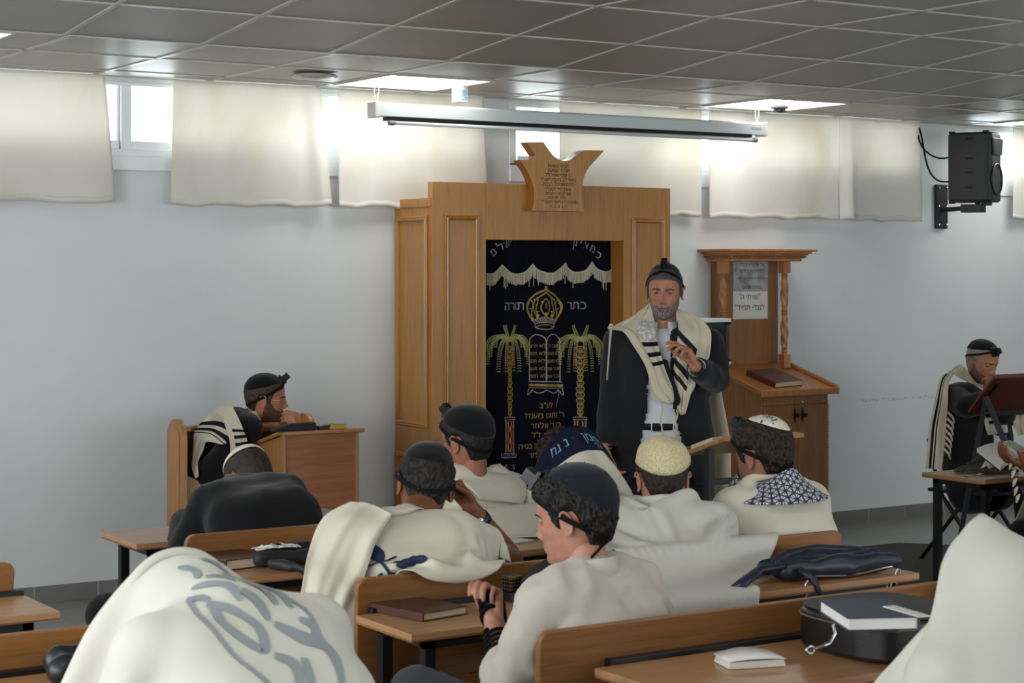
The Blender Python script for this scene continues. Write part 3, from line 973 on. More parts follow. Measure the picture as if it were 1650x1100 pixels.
# fringe
sc_ = [(784, 443), (795, 437), (806, 425)]
def scal(px):
    pk = [(772, 424), (806, 425), (858, 424), (909, 422), (951, 421), (998, 420)]
    for (a_, ya), (b_, yb) in zip(pk[:-1], pk[1:]):
        if a_ <= px <= b_:
            u = (px - a_) / (b_ - a_); return ya + (yb - ya) * u + 17.5 * math.sin(PI * u) ** .62
    return 430
fg = mb(); rnd = random.Random(2)
px = 784.0
while px < 991:
    y0 = scal(px); L = 17 + rnd.uniform(-1.5, 2)
    if rnd.random() < .055: L += rnd.uniform(6, 16)
    x, z = E(px, y0); x2, z2 = E(px + rnd.uniform(-.5, .5), y0 + L)
    w = .0011; f_ = fold(x) - .008 - rnd.uniform(0, .004)
    fg.add([(x - w, f_, z), (x + w, f_ - .002, z), (x2 + w, f_ - .003, z2), (x2 - w, f_, z2)], [(0, 1, 2, 3)])
    px += .95
fg.build('fringe', M['fringe'], pc, solid=.0015)
m = mb(); pts = []
for k in range(120):
    px = 784 + k * 1.74; x, z = E(px, scal(px)); pts.append((x, fold(x) - .010, z))
m.tube(pts, .0045, 5); m.build('braid', M['fringe'], pc)
# upper valance of the curtain
vs = []; fs = []
for k in range(120):
    px = 783 + k * 1.76; x, z = E(px, scal(px)); vs += [(x, fold(x) - .0035, z), (x, fold(x) - .0035, ozt + .01)]
for k in range(119): fs.append((2 * k, 2 * k + 1, 2 * k + 3, 2 * k + 2))
m = mb(); m.add(vs, fs); m.build('valance', M['velvet'], pc, smooth=True, solid=.001)

# ================================================================== tall lectern cabinet
cx0, cx1, cy0 = 7.235, 7.765, 8.60
am = thing('prayer_lectern', 'tall wooden lectern cabinet with twisted columns, cornice and two doors, against the wall', 'lectern', ((cx0 + cx1) / 2, cy0, 0))
zr, zf = 1.065, .925
m = mb(); m.add([(cx0, cy0, 0), (cx1, cy0, 0), (cx1, W - .001, 0), (cx0, W - .001, 0), (cx0, cy0, zf), (cx1, cy0, zf), (cx1, W - .001, zr), (cx0, W - .001, zr)],
              [(3, 2, 1, 0), (4, 5, 6, 7), (0, 1, 5, 4), (1, 2, 6, 5), (2, 3, 7, 6), (3, 0, 4, 7)])
m.build('cabinet_body', M['amud'], am, bevel=.003)
# sloping tray
sl = (zr - zf) / (W - cy0)


def tr_(x, y, h): return (x, y, zf + sl * (y - cy0) + h)


m = mb(); a0, a1, b0, b1 = cx0 - .035, cx1 + .05, cy0 - .04, W - .04


def slb(x0, x1, y0, y1, h0, h1):
    m.add([tr_(x0, y0, h0), tr_(x1, y0, h0), tr_(x1, y1, h0), tr_(x0, y1, h0), tr_(x0, y0, h1), tr_(x1, y0, h1), tr_(x1, y1, h1), tr_(x0, y1, h1)],
          [(3, 2, 1, 0), (4, 5, 6, 7), (0, 1, 5, 4), (1, 2, 6, 5), (2, 3, 7, 6), (3, 0, 4, 7)])


slb(a0, a1, b0, b1, .0, .022); m.build('sloping_top', M['amud_top'], am, bevel=.003)
m = mb(); slb(a0, a1, b0 - .012, b0, -.008, .032); m.build('front_lip', M['carved'], am, bevel=.004)
m = mb(); slb(a1 - .018, a1, b0, b1, .022, .045); m.build('side_lip', M['carved'], am, bevel=.004)
m = mb(); slb(a0, a0 + .014, b0, b1, .022, .028); m.build('side_lip', M['carved'], am, bevel=.002)
# back panel and columns
YQ = W - .06
mb().box(cx0 + .03, cx1 - .005, YQ, W - .001, zr - .06, 1.735).build('back_panel', M['amud'], am, bevel=.002)
m = mb()
# cornice with stepped profile
for k, (g, z0, z1) in enumerate(((.0, 1.715, 1.733), (.012, 1.733, 1.752), (.03, 1.752, 1.762), (.045, 1.762, 1.775), (.07, 1.775, 1.79))):
    m.box(cx0 - .01 - g, cx1 + .02 + g, 8.86 - g, W - .001, z0, z1)
m.build('cornice', M['carved'], am, bevel=.004)
m = mb()
for k in range(44): m.box(cx0 - .018 + k * .0135, cx0 - .0105 + k * .0135, 8.842, 8.85, 1.737, 1.748)
for k in range(19): m.box(cx0 - .03, cx0 - .021, 8.86 + k * .0135, 8.867 + k * .0135, 1.737, 1.748)
m.build('dentil_trim', M['plaque_edge'], am)


def column(x, y, z0, z1):
    h = z1 - z0
    m = mb(); m.box(x - .027, x + .027, y - .027, y + .027, z0, z0 + .085); m.box(x - .027, x + .027, y - .027, y + .027, z1 - .075, z1)
    zc0, zc1 = z0 + .085, z1 - .075; H = zc1 - zc0
    n = 26; rows = 110; vs = []; fs = []
    for j in range(rows + 1):
        u = j / rows; z = zc0 + H * u
        env = 0.021
        tw = 0
        for a_, b_ in ((.08, .47), (.57, .93)):
            if a_ < u < b_:
                q = (u - a_) / (b_ - a_); tw = min(1, 6 * q, 6 * (1 - q)); env = .017 + .006 * math.sin(PI * q)
        if tw == 0: env = .019 + .006 * math.cos(u * 2 * PI * 26) * .6
        for k in range(n):
            a = 2 * PI * k / n
            r = env + tw * .004 * math.cos(3 * (a + u * 11))
            vs.append((x + r * math.cos(a), y + r * math.sin(a), z))
    for j in range(rows):
        for k in range(n): fs.append((j * n + k, j * n + (k + 1) % n, (j + 1) * n + (k + 1) % n, (j + 1) * n + k))
    m.add(vs, fs); o = m.build('twisted_column', M['carved'], am, smooth=True)
    md = o.modifiers.new('e', 'EDGE_SPLIT'); md.split_angle = math.radians(50)


yc = 8.97
column(at(1165, 500, y=yc).x, yc, zf + sl * (yc - cy0) + .02, 1.716)
column(at(1264, 500, y=yc).x, yc, zf + sl * (yc - cy0) + .02, 1.716)
# front: frieze with rope trim, two doors
mb().box(cx0 + .012, cx1 - .012, cy0 - .006, cy0, zf - .075, zf - .012).build('frieze', M['amud'], am, bevel=.002)
m = mb()
for k in range(40): 
    x = cx0 + .01 + k * (cx1 - cx0 - .02) / 39; m.box(x - .004, x + .004, cy0 - .012, cy0 - .005, zf - .073, zf - .060, None)
for k in range(62):
    z = .06 + k * .0138
    if z < zf - .08:
        m.box(cx0 - .004, cx0 + .008, cy0 - .008, cy0 + .002, z, z + .008); m.box(cx1 - .008, cx1 + .004, cy0 - .008, cy0 + .002, z, z + .008)
m.build('rope_trim', M['carved'], am, bevel=.002)
mid = at(1284, 700, y=cy0).x
for x0, x1, hx in ((cx0 + .014, mid - .002, mid - .028), (mid + .002, cx1 - .014, mid + .032)):
    d = mb().box(x0, x1, cy0 - .012, cy0 - .0005, .08, zf - .082).build('door', M['amud'], am, bevel=.002)
    m = mb(); hz = at(1284, 668, y=cy0).z
    m.lathe([(.011, 0), (.011, .006), (.006, .01), (.006, .02), (.013, .026), (.013, .034), (.004, .038)], 14, TR(hx, cy0 - .012, hz) @ Matrix.Rotation(PI / 2, 4, 'X'))
    sh = [(0, -.046), (.006, -.036), (.003, -.028), (.008, -.018), (.004, -.01), (.009, 0), (.004, .01), (.008, .018), (.003, .028), (.006, .036), (0, .046)]
    m.prism([(hx + x, hz + z) for x, z in sh] + [(hx - x, hz + z) for x, z in sh[1:-1][::-1]], .004, TR(0, cy0 - .0165, 0))
    m.build('pull', M['iron'], d)
m = mb().lathe([(.009, 0), (.009, .006), (.003, .007)], 16, TR(mid + .028, cy0 - .012, at(1292, 647, y=cy0).z) @ Matrix.Rotation(PI / 2, 4, 'X')); m.build('lock', M['chrome'], am)
# sheets taped to the back panel
q0, q1 = at(1181, 417, y=YQ), at(1237, 513, y=YQ)
zm = at(1205, 469, y=YQ).z
sg = thing('notice_sheet', 'creased grey notice in a plastic sleeve taped at the top of the lectern back panel', 'notice', (q0.x, YQ, zm), None)
t = NT('creased_plastic_sleeve')
t.l(t.ramp(t.noise(t.coord((1, 1, 1), rot=(0, .7, 0)), 14, 4, .6, .6), [(0.35, lin((136, 134, 136))), (0.6, lin((178, 177, 178)))]), t.b.inputs['Base Color']); t.b.inputs['Roughness'].default_value = .25
t.bump(t.noise(t.coord((1, 1, 3), rot=(0, .9, 0)), 18, 3), .6, .004)
mb().box(q0.x, q1.x, YQ - .0025, YQ - .0005, zm, q0.z).build('sleeve', t.m, sg)
m = MB()
for s, py, h in (('על שליח הציבור', 428, 6), ('להתעטף בטלית', 439, 6), ('בכל תפילה להתפלל בפני הציבור', 450, 3.9), ('בברכה גבאים', 465, 5.6)):
    v = at(1211, py, y=YQ); text_mesh(heb(s), h / 255 * 1.3, TR(v.x, YQ - .003, v.z) @ WALLTXT, dst=m)
m.build('print', M['ink'], sg)
sg = thing('notice_sheet', 'plain white notice with two large lines of black letters on the lectern back panel', 'notice', (q0.x, YQ, q1.z), None)
mb().box(q0.x - .001, q1.x - .002, YQ - .002, YQ - .0006, q1.z, zm - .0005).build('sheet', M['paper'], sg)
m = MB()
for s, py, h in (('"שויתי ה\'', 482, 9.5), ('לנגדי תמיד"', 499.5, 10)):
    v = at(1208, py, y=YQ); text_mesh(heb(s), h / 255 * 1.3, TR(v.x, YQ - .0024, v.z) @ WALLTXT, dst=m)
m.build('print', M['ink'], sg)


def book(Mx, w, l, h, cover, pages, label, name='book', group=None, deco=True):
    """closed book lying: w across, l along spine (local y), spine at local -x"""
    org = Mx @ Vector((0, 0, 0))
    th = thing(name, label, 'book', org, group)
    c = .0028
    m = mb(); m.box(-w / 2, w / 2, -l / 2, l / 2, 0, c, Mx); m.box(-w / 2, w / 2, -l / 2, l / 2, h - c, h, Mx); m.box(-w / 2 - c, -w / 2 + c, -l / 2, l / 2, 0.0005, h - .0005, Mx)
    m.build('cover', cover, th, bevel=.0012)
    mb().box(-w / 2 + .002, w / 2 - .005, -l / 2 + .004, l / 2 - .004, c, h - c, Mx).build('page_block', pages, th)
    if deco:
        m = mb()
        fr = .012
        for a_, b_, c_, d_ in ((-w / 2 + fr, w / 2 - fr, -l / 2 + fr, -l / 2 + fr + .0015), (-w / 2 + fr, w / 2 - fr, l / 2 - fr - .0015, l / 2 - fr), (-w / 2 + fr, -w / 2 + fr + .0015, -l / 2 + fr, l / 2 - fr), (w / 2 - fr - .0015, w / 2 - fr, -l / 2 + fr, l / 2 - fr)):
            m.box(a_, b_, c_, d_, h - .0002, h + .0003, Mx)
        m.lathe([(w * .2, 0), (w * .2, .0004), (w * .17, .0004), (w * .17, 0)], 24, Mx @ TR(0, 0, h - .0001), caps=False)
        m.build('blind_tooling', plain('tooled_line', (58, 34, 28), 0.4), th)
    return th


ang = math.atan(sl)
v = at(1253, 606, z=1.0)
bx2, by2 = v.x, v.y
bx2, by2 = 7.46, 8.745
BM = TR(bx2, by2, tr_(0, by2, .023)[2]) @ Matrix.Rotation(ang, 4, 'X') @ RZ(.10)
book(BM, .24, .25, .034, M['bookbrown'], M['pages'], 'large brown book lying on the sloping top of the tall lectern')

# white display case between ark and lectern
dx0, dx1, dy = at(1096, 550, y=8.62).x, at(1178, 550, y=8.62).x, 8.62
z0, z1 = at(1170, 588, y=dy).z, at(1170, 513, y=dy).z
tv = thing('display_case', 'small case with white top and bottom and dark glass behind the standing man', 'display case', ((dx0 + dx1) / 2, dy, z0))
mb().box(dx0, dx1, dy, dy + .22, z1 - .022, z1).build('top_panel', M['alu'], tv, bevel=.003)
mb().box(dx0, dx1, dy, dy + .22, z0, z0 + .02).build('bottom_panel', M['alu'], tv, bevel=.003)
mb().box(dx0 + .006, dx1 - .03, dy + .012, dy + .21, z0 + .02, z1 - .022).build('dark_interior', plain('black_glass', (16, 17, 20), .12), tv)
t = NT('smoked_glass'); t.b.inputs['Base Color'].default_value = (*lin((60, 64, 62)), 1); t.b.inputs['Roughness'].default_value = .08; t.b.inputs['Alpha'].default_value = .55
mb().box(dx1 - .03, dx1 - .006, dy + .008, dy + .212, z0 + .02, z1 - .022).build('glass_edge', t.m, tv)
m = mb(); m.box(dx1 - .03, dx1 - .002, dy - .002, dy + .01, z1 - .036, z1 - .021); m.box(dx1 - .03, dx1 - .002, dy - .002, dy + .01, z0 + .02, z0 + .034)
m.build('hinge', M['iron'], tv)
mb().box(dx0 + .02, dx1 - .02, dy + .22, W - .001, z0 + .05, z1 - .05).build('wall_mount', M['alu'], tv)

# ================================================================== desk and chair of the seated man at the wall
ry0, ry1 = 8.15, 8.48
rx0, rxm, rx1 = at(405, 712, y=ry0).x, at(457, 690, y=ry0).x, at(580, 690, y=ry0).x
rz = at(520, 692, y=ry0).z - .02
rd = thing('reading_desk', 'walnut wooden desk with sloping end by the wall, left of the ark', 'desk', ((rx0 + rx1) / 2, ry0, 0))
rzf = at(405, 712, y=ry1).z - .02
rx0 = rxm
mb().box(rxm + .012, rx1 - .02, ry0 + .008, ry0 + .022, 0, rz).build('front_panel', M['rdesk'], rd)
TY = Matrix(((0, 1, 0, rxm), (1, 0, 0, 0), (0, 0, 1, 0), (0, 0, 0, 1)))
m = mb(); m.prism([(ry0 + .02, 0), (ry1, 0), (ry1, rzf), (ry0 + .02, rz - .004)], .014, TY); m.build('side_panel', M['rtrim'], rd)
m = mb(); m.prism([(ry0 + .03, 0), (ry1, 0), (ry1, rzf), (ry0 + .03, rz - .004)], .014, TR(rx1 - rxm - .02, 0, 0) @ TY); m.build('side_panel', M['rdesk'], rd)
m = mb(); m.box(rxm - .004, rxm + .016, ry0, ry0 + .03, 0, rz); m.build('corner_post', M['rtrim'], rd, bevel=.003)
mb().box(rx1 - .022, rx1 - .004, ry0, ry0 + .03, 0, rz).build('corner_post', M['rtrim'], rd, bevel=.003)
m = mb(); m.prism([(ry0 - .02, rz), (ry0 + .03, rz), (ry1 + .02, rzf - .006), (ry1 + .02, rzf + .014), (ry0 + .03, rz + .02), (ry0 - .02, rz + .02)], rx1 + .03 - rxm, TR(-.012, 0, 0) @ TY); m.build('sloping_top', M['rtrim'], rd, bevel=.005)
# throne-like armchair facing the room
hx = at(303, 700, y=8.40).x; hy0, hy1 = 8.40, 8.60
ch = thing('armchair', 'tall wooden armchair with rounded side wing and dark red back cushion, by the wall', 'chair', (hx, 8.5, 0))
zt_ = at(288, 674, y=8.5).z
def arch(x0, x1, z0, z1, n=12):
    r = (x1 - x0) / 2; c = (x0 + x1) / 2
    return [(x0, z0), (x1, z0)] + [(c + r * math.cos(k * PI / n), z1 - r + r * math.sin(k * PI / n)) for k in range(n + 1)]
for xx in (hx - .03, hx + .66):
    TX = Matrix(((0, 1, 0, xx), (1, 0, 0, 0), (0, 0, 1, 0), (0, 0, 0, 1)))
    m = mb(); m.prism(arch(hy0, hy1, 0, zt_), .03, TX); m.build('side_wing', M['rtrim'], ch, bevel=.006)
    m = mb(); m.prism(arch(hy0 + .035, hy1 - .035, .1, zt_ - .035), .006, TR(-.005, 0, 0) @ TX); m.build('inlay', M['ark_h'], ch, bevel=.003)
    m = mb(); m.prism([(hy0 - .32, .38), (hy0 + .01, .38), (hy0 + .01, .66), (hy0 - .26, .62), (hy0 - .32, .58)], .03, TX) if xx > hx else None
by0, by1 = hy1 - .02, hy1 + .01
mb().box(hx, hx + .66, by0, by1, .35, zt_ - .06).build('back_board', M['rtrim'], ch, bevel=.003)
mb().box(hx, hx + .66, by0 - .03, by1 + .01, zt_ - .075, zt_ - .045).build('top_rail', M['rtrim'], ch, bevel=.006)
mb().box(hx, hx + .05, by0 - .025, by0, .44, zt_ - .07).build('back_stile', M['ark_h'], ch, bevel=.003)
mb().box(hx + .05, hx + .62, by0 - .035, by0 - .001, .46, zt_ - .09).build('back_cushion', plain('dark_red_velvet', (58, 14, 18), .8), ch, bevel=.012, seg=3)
m = mb(); m.prism([(hx + .001, .68), (hx + .10, .63), (hx + .10, .585), (hx + .05, .56), (hx + .001, .52)], .03, TR(0, hy0 + .05, 0)); m.build('arm_ledge', M['rtrim'], ch, bevel=.004)
mb().box(hx, hx + .66, hy0 - .1, by0 - .04, .38, .44).build('seat', plain('dark_red_seat', (58, 14, 18), .8), ch, bevel=.02, seg=3)
# things on that desk
m = mb(); v0 = at(436, 688, y=8.38); zD = rz + .0205
bagx0, bagx1 = at(440, 680, y=8.15).x, at(509, 680, y=8.15).x
m.prism([(bagx0, zD), (bagx1, zD), (bagx1 - .005, zD + .038), (bagx0 + .085, zD + .037), (bagx0 + .002, zD + .014)], .045, TR(0, 8.135, 0))
tag(m.build('tefillin_bag', plain('black_felt_bag', (34, 33, 35), .85, 0, .3, 200, .2), bevel=.006, seg=3), 'flat black fabric bag lying on the desk of the man with glasses', 'bag')
bk = thing('book', 'small gold-edged book lying half open on the walnut desk', 'book', (bagx1 + .07, 8.16, zD))
gx0, gx1 = bagx1 + .012, at(556, 685, y=8.15).x
t_gold = plain('gilt_page_edge', (190, 160, 70), .35, .5)
m = mb(); m.prism([(gx0 + .055, zD + .001), (gx1, zD + .001), (gx1 - .003, zD + .02), (gx0 + .06, zD + .024)], .045, TR(0, 8.135, 0)); m.build('page_block', t_gold, bk)
m = mb(); m.prism([(gx0, zD + .001), (gx0 + .055, zD + .001), (gx0 + .06, zD + .024), (gx0 + .002, zD + .016)], .045, TR(0, 8.136, 0)); m.build('page_block', M['leather'], bk)
m = mb(); m.tube([(gx0 - .0, 8.132, zD + .018), (gx0 + .05, 8.132, zD + .024), (gx0 + .062, 8.132, zD + .030), (gx0 + .075, 8.132, zD + .025), (gx1 + .002, 8.132, zD + .021)], .0022, 6); m.build('cover', t_gold, bk)

# ================================================================== rows of benches and desks
def bench(xa, xb, y, label, zt=.85, tilt=.03, left_seen=True, zseat=.45):
    """bench whose back board top is at height zt; the people face the far wall (+y)"""
    th = thing('bench', label, 'bench', ((xa + xb) / 2, y, 0), 'wooden benches in rows')
    m = mb()
    # tall board, slightly leaning, corners rounded
    n = 6; r = .03
    poly = [(xa + .012, zseat + .10), (xb - .012, zseat + .10)] + [(xb - r + r * math.sin(k * PI / 2 / n) , zt - r + r * math.cos(k * PI / 2 / n)) for k in range(n, -1, -1)] + [(xa + r - r * math.sin(k * PI / 2 / n), zt - r + r * math.cos(k * PI / 2 / n)) for k in range(n + 1)]
    sh = Matrix(((1, 0, 0, 0), (0, 1, -tilt / .3, y + tilt / .3 * zt), (0, 0, 1, 0), (0, 0, 0, 1)))
    m.prism(poly, .02, sh); m.build('backrest', M['bench'], th, bevel=.004)
    m = mb(); m.box(xa + .02, xb - .02, y + .06, y + .40, zseat - .02, zseat); m.build('seat', M['bench'], th, bevel=.004)
    for x in (xa + .09, xb - .13):
        m = mb(); m.box(x, x + .03, y + .0, y + .03, .03, zseat + .12); m.box(x, x + .03, y + .36, y + .39, 0.0, zseat - .02)
        m.box(x, x + .03, y + .03, y + .37, zseat - .055, zseat - .021); m.box(x, x + .03, y - .02, y + .39, 0, .03)
        m.build('leg', M['black'], th)
    m = mb()
    m.build
    return th


def desk(xa, xb, ya, yb, label, z=.76, shelf=True, bar=True, cut=.0):
    th = thing('school_desk', label, 'desk', ((xa + xb) / 2, ya, 0), 'laminate desks in rows')
    poly = [(xa + cut, ya), (xb - cut, ya), (xb, ya + cut * 1.2), (xb, yb), (xa, yb), (xa, ya + cut * 1.2)]
    mb().slab(poly, z - .018, z).build('tabletop', M['top'], th, bevel=.003)
    m = mb(); m.slab([(x + (.0008 if x < (xa + xb) / 2 else -.0008), y + .0008) for x, y in poly[:4]] + [(xa + .0008, yb - .001), (xa + .0008, ya + .0008 + cut * 1.2)], z - .0215, z - .018); m.build('underside', M['edge'], th)
    m = mb(); f = .03
    m.box(xa + .06, xb - .06, ya + .035, ya + .035 + f, z - .05, z - .022); m.box(xa + .06, xb - .06, yb - .04, yb - .04 + f, z - .05, z - .022)
    m.box(xa + .06, xa + .06 + f, ya + .035, yb - .01, z - .05, z - .022); m.box(xb - .09, xb - .06, ya + .035, yb - .01, z - .05, z - .022)
    m.build('frame', M['black'], th)
    if bar:
        m = mb(); m.box(xa + .05, xb - .0, yb + .002, yb + .03, z - .03, z + .012); m.build('rear_bar', M['black'], th, bevel=.003)
    xs = [xa + .06, xb - .09]
    if xb - xa > 1.5: xs = [xa + .06, xa + .06 + (xb - xa) / 2 - .08, xb - .09]
    for x in xs:
        for y in (ya + .035, yb - .04):
            m = mb(); m.box(x, x + .03, y, y + .03, 0, z - .05); m.build('leg', M['black'], th)
    if shelf: m = mb(); m.box(xa + .1, xb - .1, ya + .1, yb - .03, z - .2, z - .188); m.build('book_shelf', M['edge'], th)
    return th


desk(2.265, 3.98, 5.885, 6.226, 'front desk nearest the ark, its bare left end by the wall side aisle', bar=False)
bench(2.240, 4.02, 5.40, 'front bench, behind the bowed man in the black jacket')
desk(2.250, 4.02, 5.083, 5.37, 'desk behind the front bench, with the book and the dark bag strap')
bench(2.312, 4.035, 4.40, 'second-row bench, under the boy leaning on his raised hand and the white-shawled backs')
desk(2.290, 4.040, 4.070, 4.372, 'desk in the centre with the brown book and the navy bag')
bench(2.325, 4.05, 3.535, 'nearest centre bench, behind the boy in the linen shirt')
desk(2.452, 4.06, 3.120, 3.505, 'nearest desk, with the white booklet and the black case')
bench(2.30, 4.05, 2.55, 'bench under the hooded white shawl at the lower right', zt=.80)
bench(-.1, 1.633, 5.175, 'left block bench whose end shows at the left edge of the photo')
desk(-.12, 1.650, 4.845, 5.145, 'left block desk whose corner shows at the left edge of the photo')
bench(-.1, 1.62, 4.16, 'left block bench with the long board at the lower left')
desk(-.12, 1.60, 3.80, 4.13, 'lower left desk with the dark bag, in front of the hunched shawl')
bench(-.1, 1.62, 3.02, 'bench under the hunched figure with grey lettering on his shawl', zt=.78)

# right-hand small table
tx0, ty0, ty1 = 6.02, 5.70, 6.06
desk(6.03, 7.3, 5.70, 6.06, 'small table at the right edge, with the grey bag and the tissue', bar=False, cut=.02, shelf=False)

# ---- small stand beside the standing man
yN = 5.85
A = at(1167, 703, y=yN); Bq = at(1283, 702, y=yN); Cq = at(1105, 727, y=yN + .26); wq = Bq.x - A.x
slq = (A.z - Cq.z) / .26
st = thing('reading_stand', 'small reading stand with sloping wooden top and black posts, beside the standing man', 'reading stand', (A.x + wq / 2, yN + .13, 0))
TX = Matrix(((0, 1, 0, A.x), (1, 0, 0, 0), (0, 0, 1, 0), (0, 0, 0, 1)))
m = mb(); m.prism([(yN - .05, A.z - .02), (yN, A.z - .02), (yN + .26, Cq.z - .02), (yN + .26, Cq.z), (yN, A.z), (yN - .05, A.z)], wq, TX); m.build('sloping_top', M['rtrim'], st, bevel=.003)
m = mb(); m.box(A.x, A.x + wq, yN + .245, yN + .262, Cq.z, Cq.z + .02); m.build('book_lip', M['rtrim'], st, bevel=.003)
zu = lambda y: A.z - .022 - slq * max(0, y - yN)
for xx in (A.x + .0, A.x + wq - .03):
    mb().box(xx, xx + .03, yN + .10, yN + .13, .03, zu(yN + .13)).build('post', M['black'], st)
    mb().box(xx, xx + .03, yN - .06, yN + .28, 0, .03).build('foot', M['black'], st)
zb = at(1170, 775, y=yN + .11).z
m = mb(); m.box(A.x + .03, A.x + wq - .03, yN + .10, yN + .13, zb - .012, zb + .012); m.build('cross_bar', M['black'], st)
th = thing('prayer_booklet', 'thin cream booklet on the low end of the small reading stand', 'booklet', (A.x + .1, yN + .2, Cq.z))
for nm, h0, h1, mt in (('cover', .0005, .003, plain('cream_booklet', (206, 190, 156), .7)), ('page_block', .003, .02, M['pages'])):
    m = mb(); m.prism([(yN + .10, A.z - slq * .10 + h0), (yN + .243, A.z - slq * .243 + h0), (yN + .243, A.z - slq * .243 + h1), (yN + .10, A.z - slq * .10 + h1)], .2, TR(.02, 0, 0) @ TX); m.build(nm, mt, th)

V3 = lambda *a: Vector(a)
# ---- dark red-brown reading stand at the right edge
ys = 6.75
Bn = at(1602, 603, y=ys); An = at(1560, 660, y=ys + .30); wq = .62
st = thing('reading_stand', 'reading stand with a dark red-brown sloping board on a grey metal frame, right edge', 'reading stand', (Bn.x + .3, ys + .2, 0))
TX = Matrix(((0, 1, 0, Bn.x), (1, 0, 0, An.x - Bn.x if False else 0), (0, 0, 1, 0), (0, 0, 0, 1)))
dx_ = An.x - Bn.x
m = mb(); vs = []
for h in (0, -.022):
    vs += [Bn + V3(0, 0, h), Bn + V3(wq, 0, h), An + V3(wq, 0, h), An + V3(0, 0, h)]
m.add(vs, [(0, 1, 2, 3), (7, 6, 5, 4), (0, 4, 5, 1), (1, 5, 6, 2), (2, 6, 7, 3), (3, 7, 4, 0)]); m.build('sloping_board', M['darkwood'], st, bevel=.003)
m = mb()
for t0, t1 in ((.1, .9),):
    p, q = Bn.lerp(An, .12) + V3(.05, 0, -.024), Bn.lerp(An, .85) + V3(.05, 0, -.024); m.tube([p, q], .012, 4)
m.build('support_rail', M['black'], st)
p0_, p1_ = at(1589, 640, y=ys + .12), at(1620, 716, y=ys - .02)
for off in (0, .46):
    d = p1_ - p0_; bot = p0_ + d * (p0_.z / -d.z) * .995
    m = mb(); m.tube([p0_ + V3(off, 0, 0), bot + V3(off, 0, 0)], .022, 4); m.build('front_leg', M['gmetal'], st)
    m = mb(); m.tube([p0_ + V3(off, 0, 0), V3(p0_.x + off, ys + .36, .02)], .018, 4); m.build('rear_leg', M['gmetal'], st)
q = p0_.lerp(p1_, .35)
m = mb(); m.tube([q, q + V3(.46, 0, 0)], .014, 4); m.build('cross_bar', M['gmetal'], st)
# ================================================================== tools for people
from mathutils import noise as mnoise


def V(*a): return Vector(a)


def capsule(m, a, b, ra, rb, n=14):
    a = Vector(a); b = Vector(b); d = b - a; L = d.length
    if L < 1e-6: m.ball(a, max(ra, rb), 12); return
    d.normalize(); q = Vector((0, 0, 1)).rotation_difference(d).to_matrix().to_4x4(); q.translation = a
    prof = [(ra * math.cos(t), ra * math.sin(t)) for t in [-PI / 2 + .25 * k for k in range(1, 6)]] + [(ra, 0)]
    prof += [(rb, L)] + [(rb * math.cos(t), L + rb * math.sin(t)) for t in [.3, .6, .9, 1.2, 1.45]]
    m.lathe(prof, n, q)


def bake_remesh(m, voxel, smooth=4, factor=.5):
    me = bpy.data.meshes.new('t'); me.from_pydata(m.v, [], m.f); me.update()
    bm = bmesh.new(); bm.from_mesh(me); bmesh.ops.recalc_face_normals(bm, faces=bm.faces); bm.to_mesh(me); bm.free()
    o = bpy.data.objects.new('t', me); COL.objects.link(o)
    r = o.modifiers.new('r', 'REMESH'); r.mode = 'VOXEL'; r.voxel_size = voxel
    if smooth:
        s = o.modifiers.new('s', 'SMOOTH'); s.iterations = smooth; s.factor = factor
    dg = bpy.context.evaluated_depsgraph_get()
    out = bpy.data.meshes.new_from_object(o.evaluated_get(dg))
    v = np.empty(len(out.vertices) * 3, np.float32); out.vertices.foreach_get('co', v)
    f = [tuple(p.vertices) for p in out.polygons]
    bpy.data.objects.remove(o); bpy.data.meshes.remove(me); bpy.data.meshes.remove(out)
    return v.reshape(-1, 3), f


def raw(name, v, f, mat, parent=None, smooth=True, mats=None, mi=None, uv=None):
    me = bpy.data.meshes.new(name); me.from_pydata([tuple(map(float, p)) for p in v], [], f); me.update()
    if smooth: me.polygons.foreach_set('use_smooth', [True] * len(me.polygons))
    if mats:
        for q in mats: me.materials.append(q)
        me.polygons.foreach_set('material_index', mi)
    else: me.materials.append(mat)
    if uv is not None:
        ul = me.uv_layers.new(name='UVMap'); li = np.empty(len(me.loops), np.int32); me.loops.foreach_get('vertex_index', li)
        ul.data.foreach_set('uv', np.asarray(uv, np.float32)[li].ravel())
    o = bpy.data.objects.new(name, me); COL.objects.link(o)
    if parent is not None: par(o, parent)
    return o


# ---------------------------------------------------------------- heads
_T = np.array([-1, -.97, -.9, -.75, -.5, -.25, 0, .25, .5, .75, .9, .97, 1])
_YF = np.array([0, .050, .076, .087, .0885, .088, .090, .093, .091, .073, .049, .028, 0])
_YB = np.array([0, .020, .034, .048, .068, .084, .096, .102, .099, .081, .056, .032, 0])
_XS = np.array([0, .024, .038, .051, .062, .068, .073, .0755, .074, .061, .043, .024, 0])
_tt = np.linspace(-1, 1, 401)


def _sm(a):
    b = np.interp(_tt, _T, a); k = np.ones(17) / 17; c = np.convolve(np.pad(b, 8, 'edge'), k, 'valid')
    w = np.clip((1 - np.abs(_tt)) / .08, 0, 1); return c * w + b * (1 - w)


_YF, _YB, _XS = _sm(_YF), _sm(_YB), _sm(_XS)


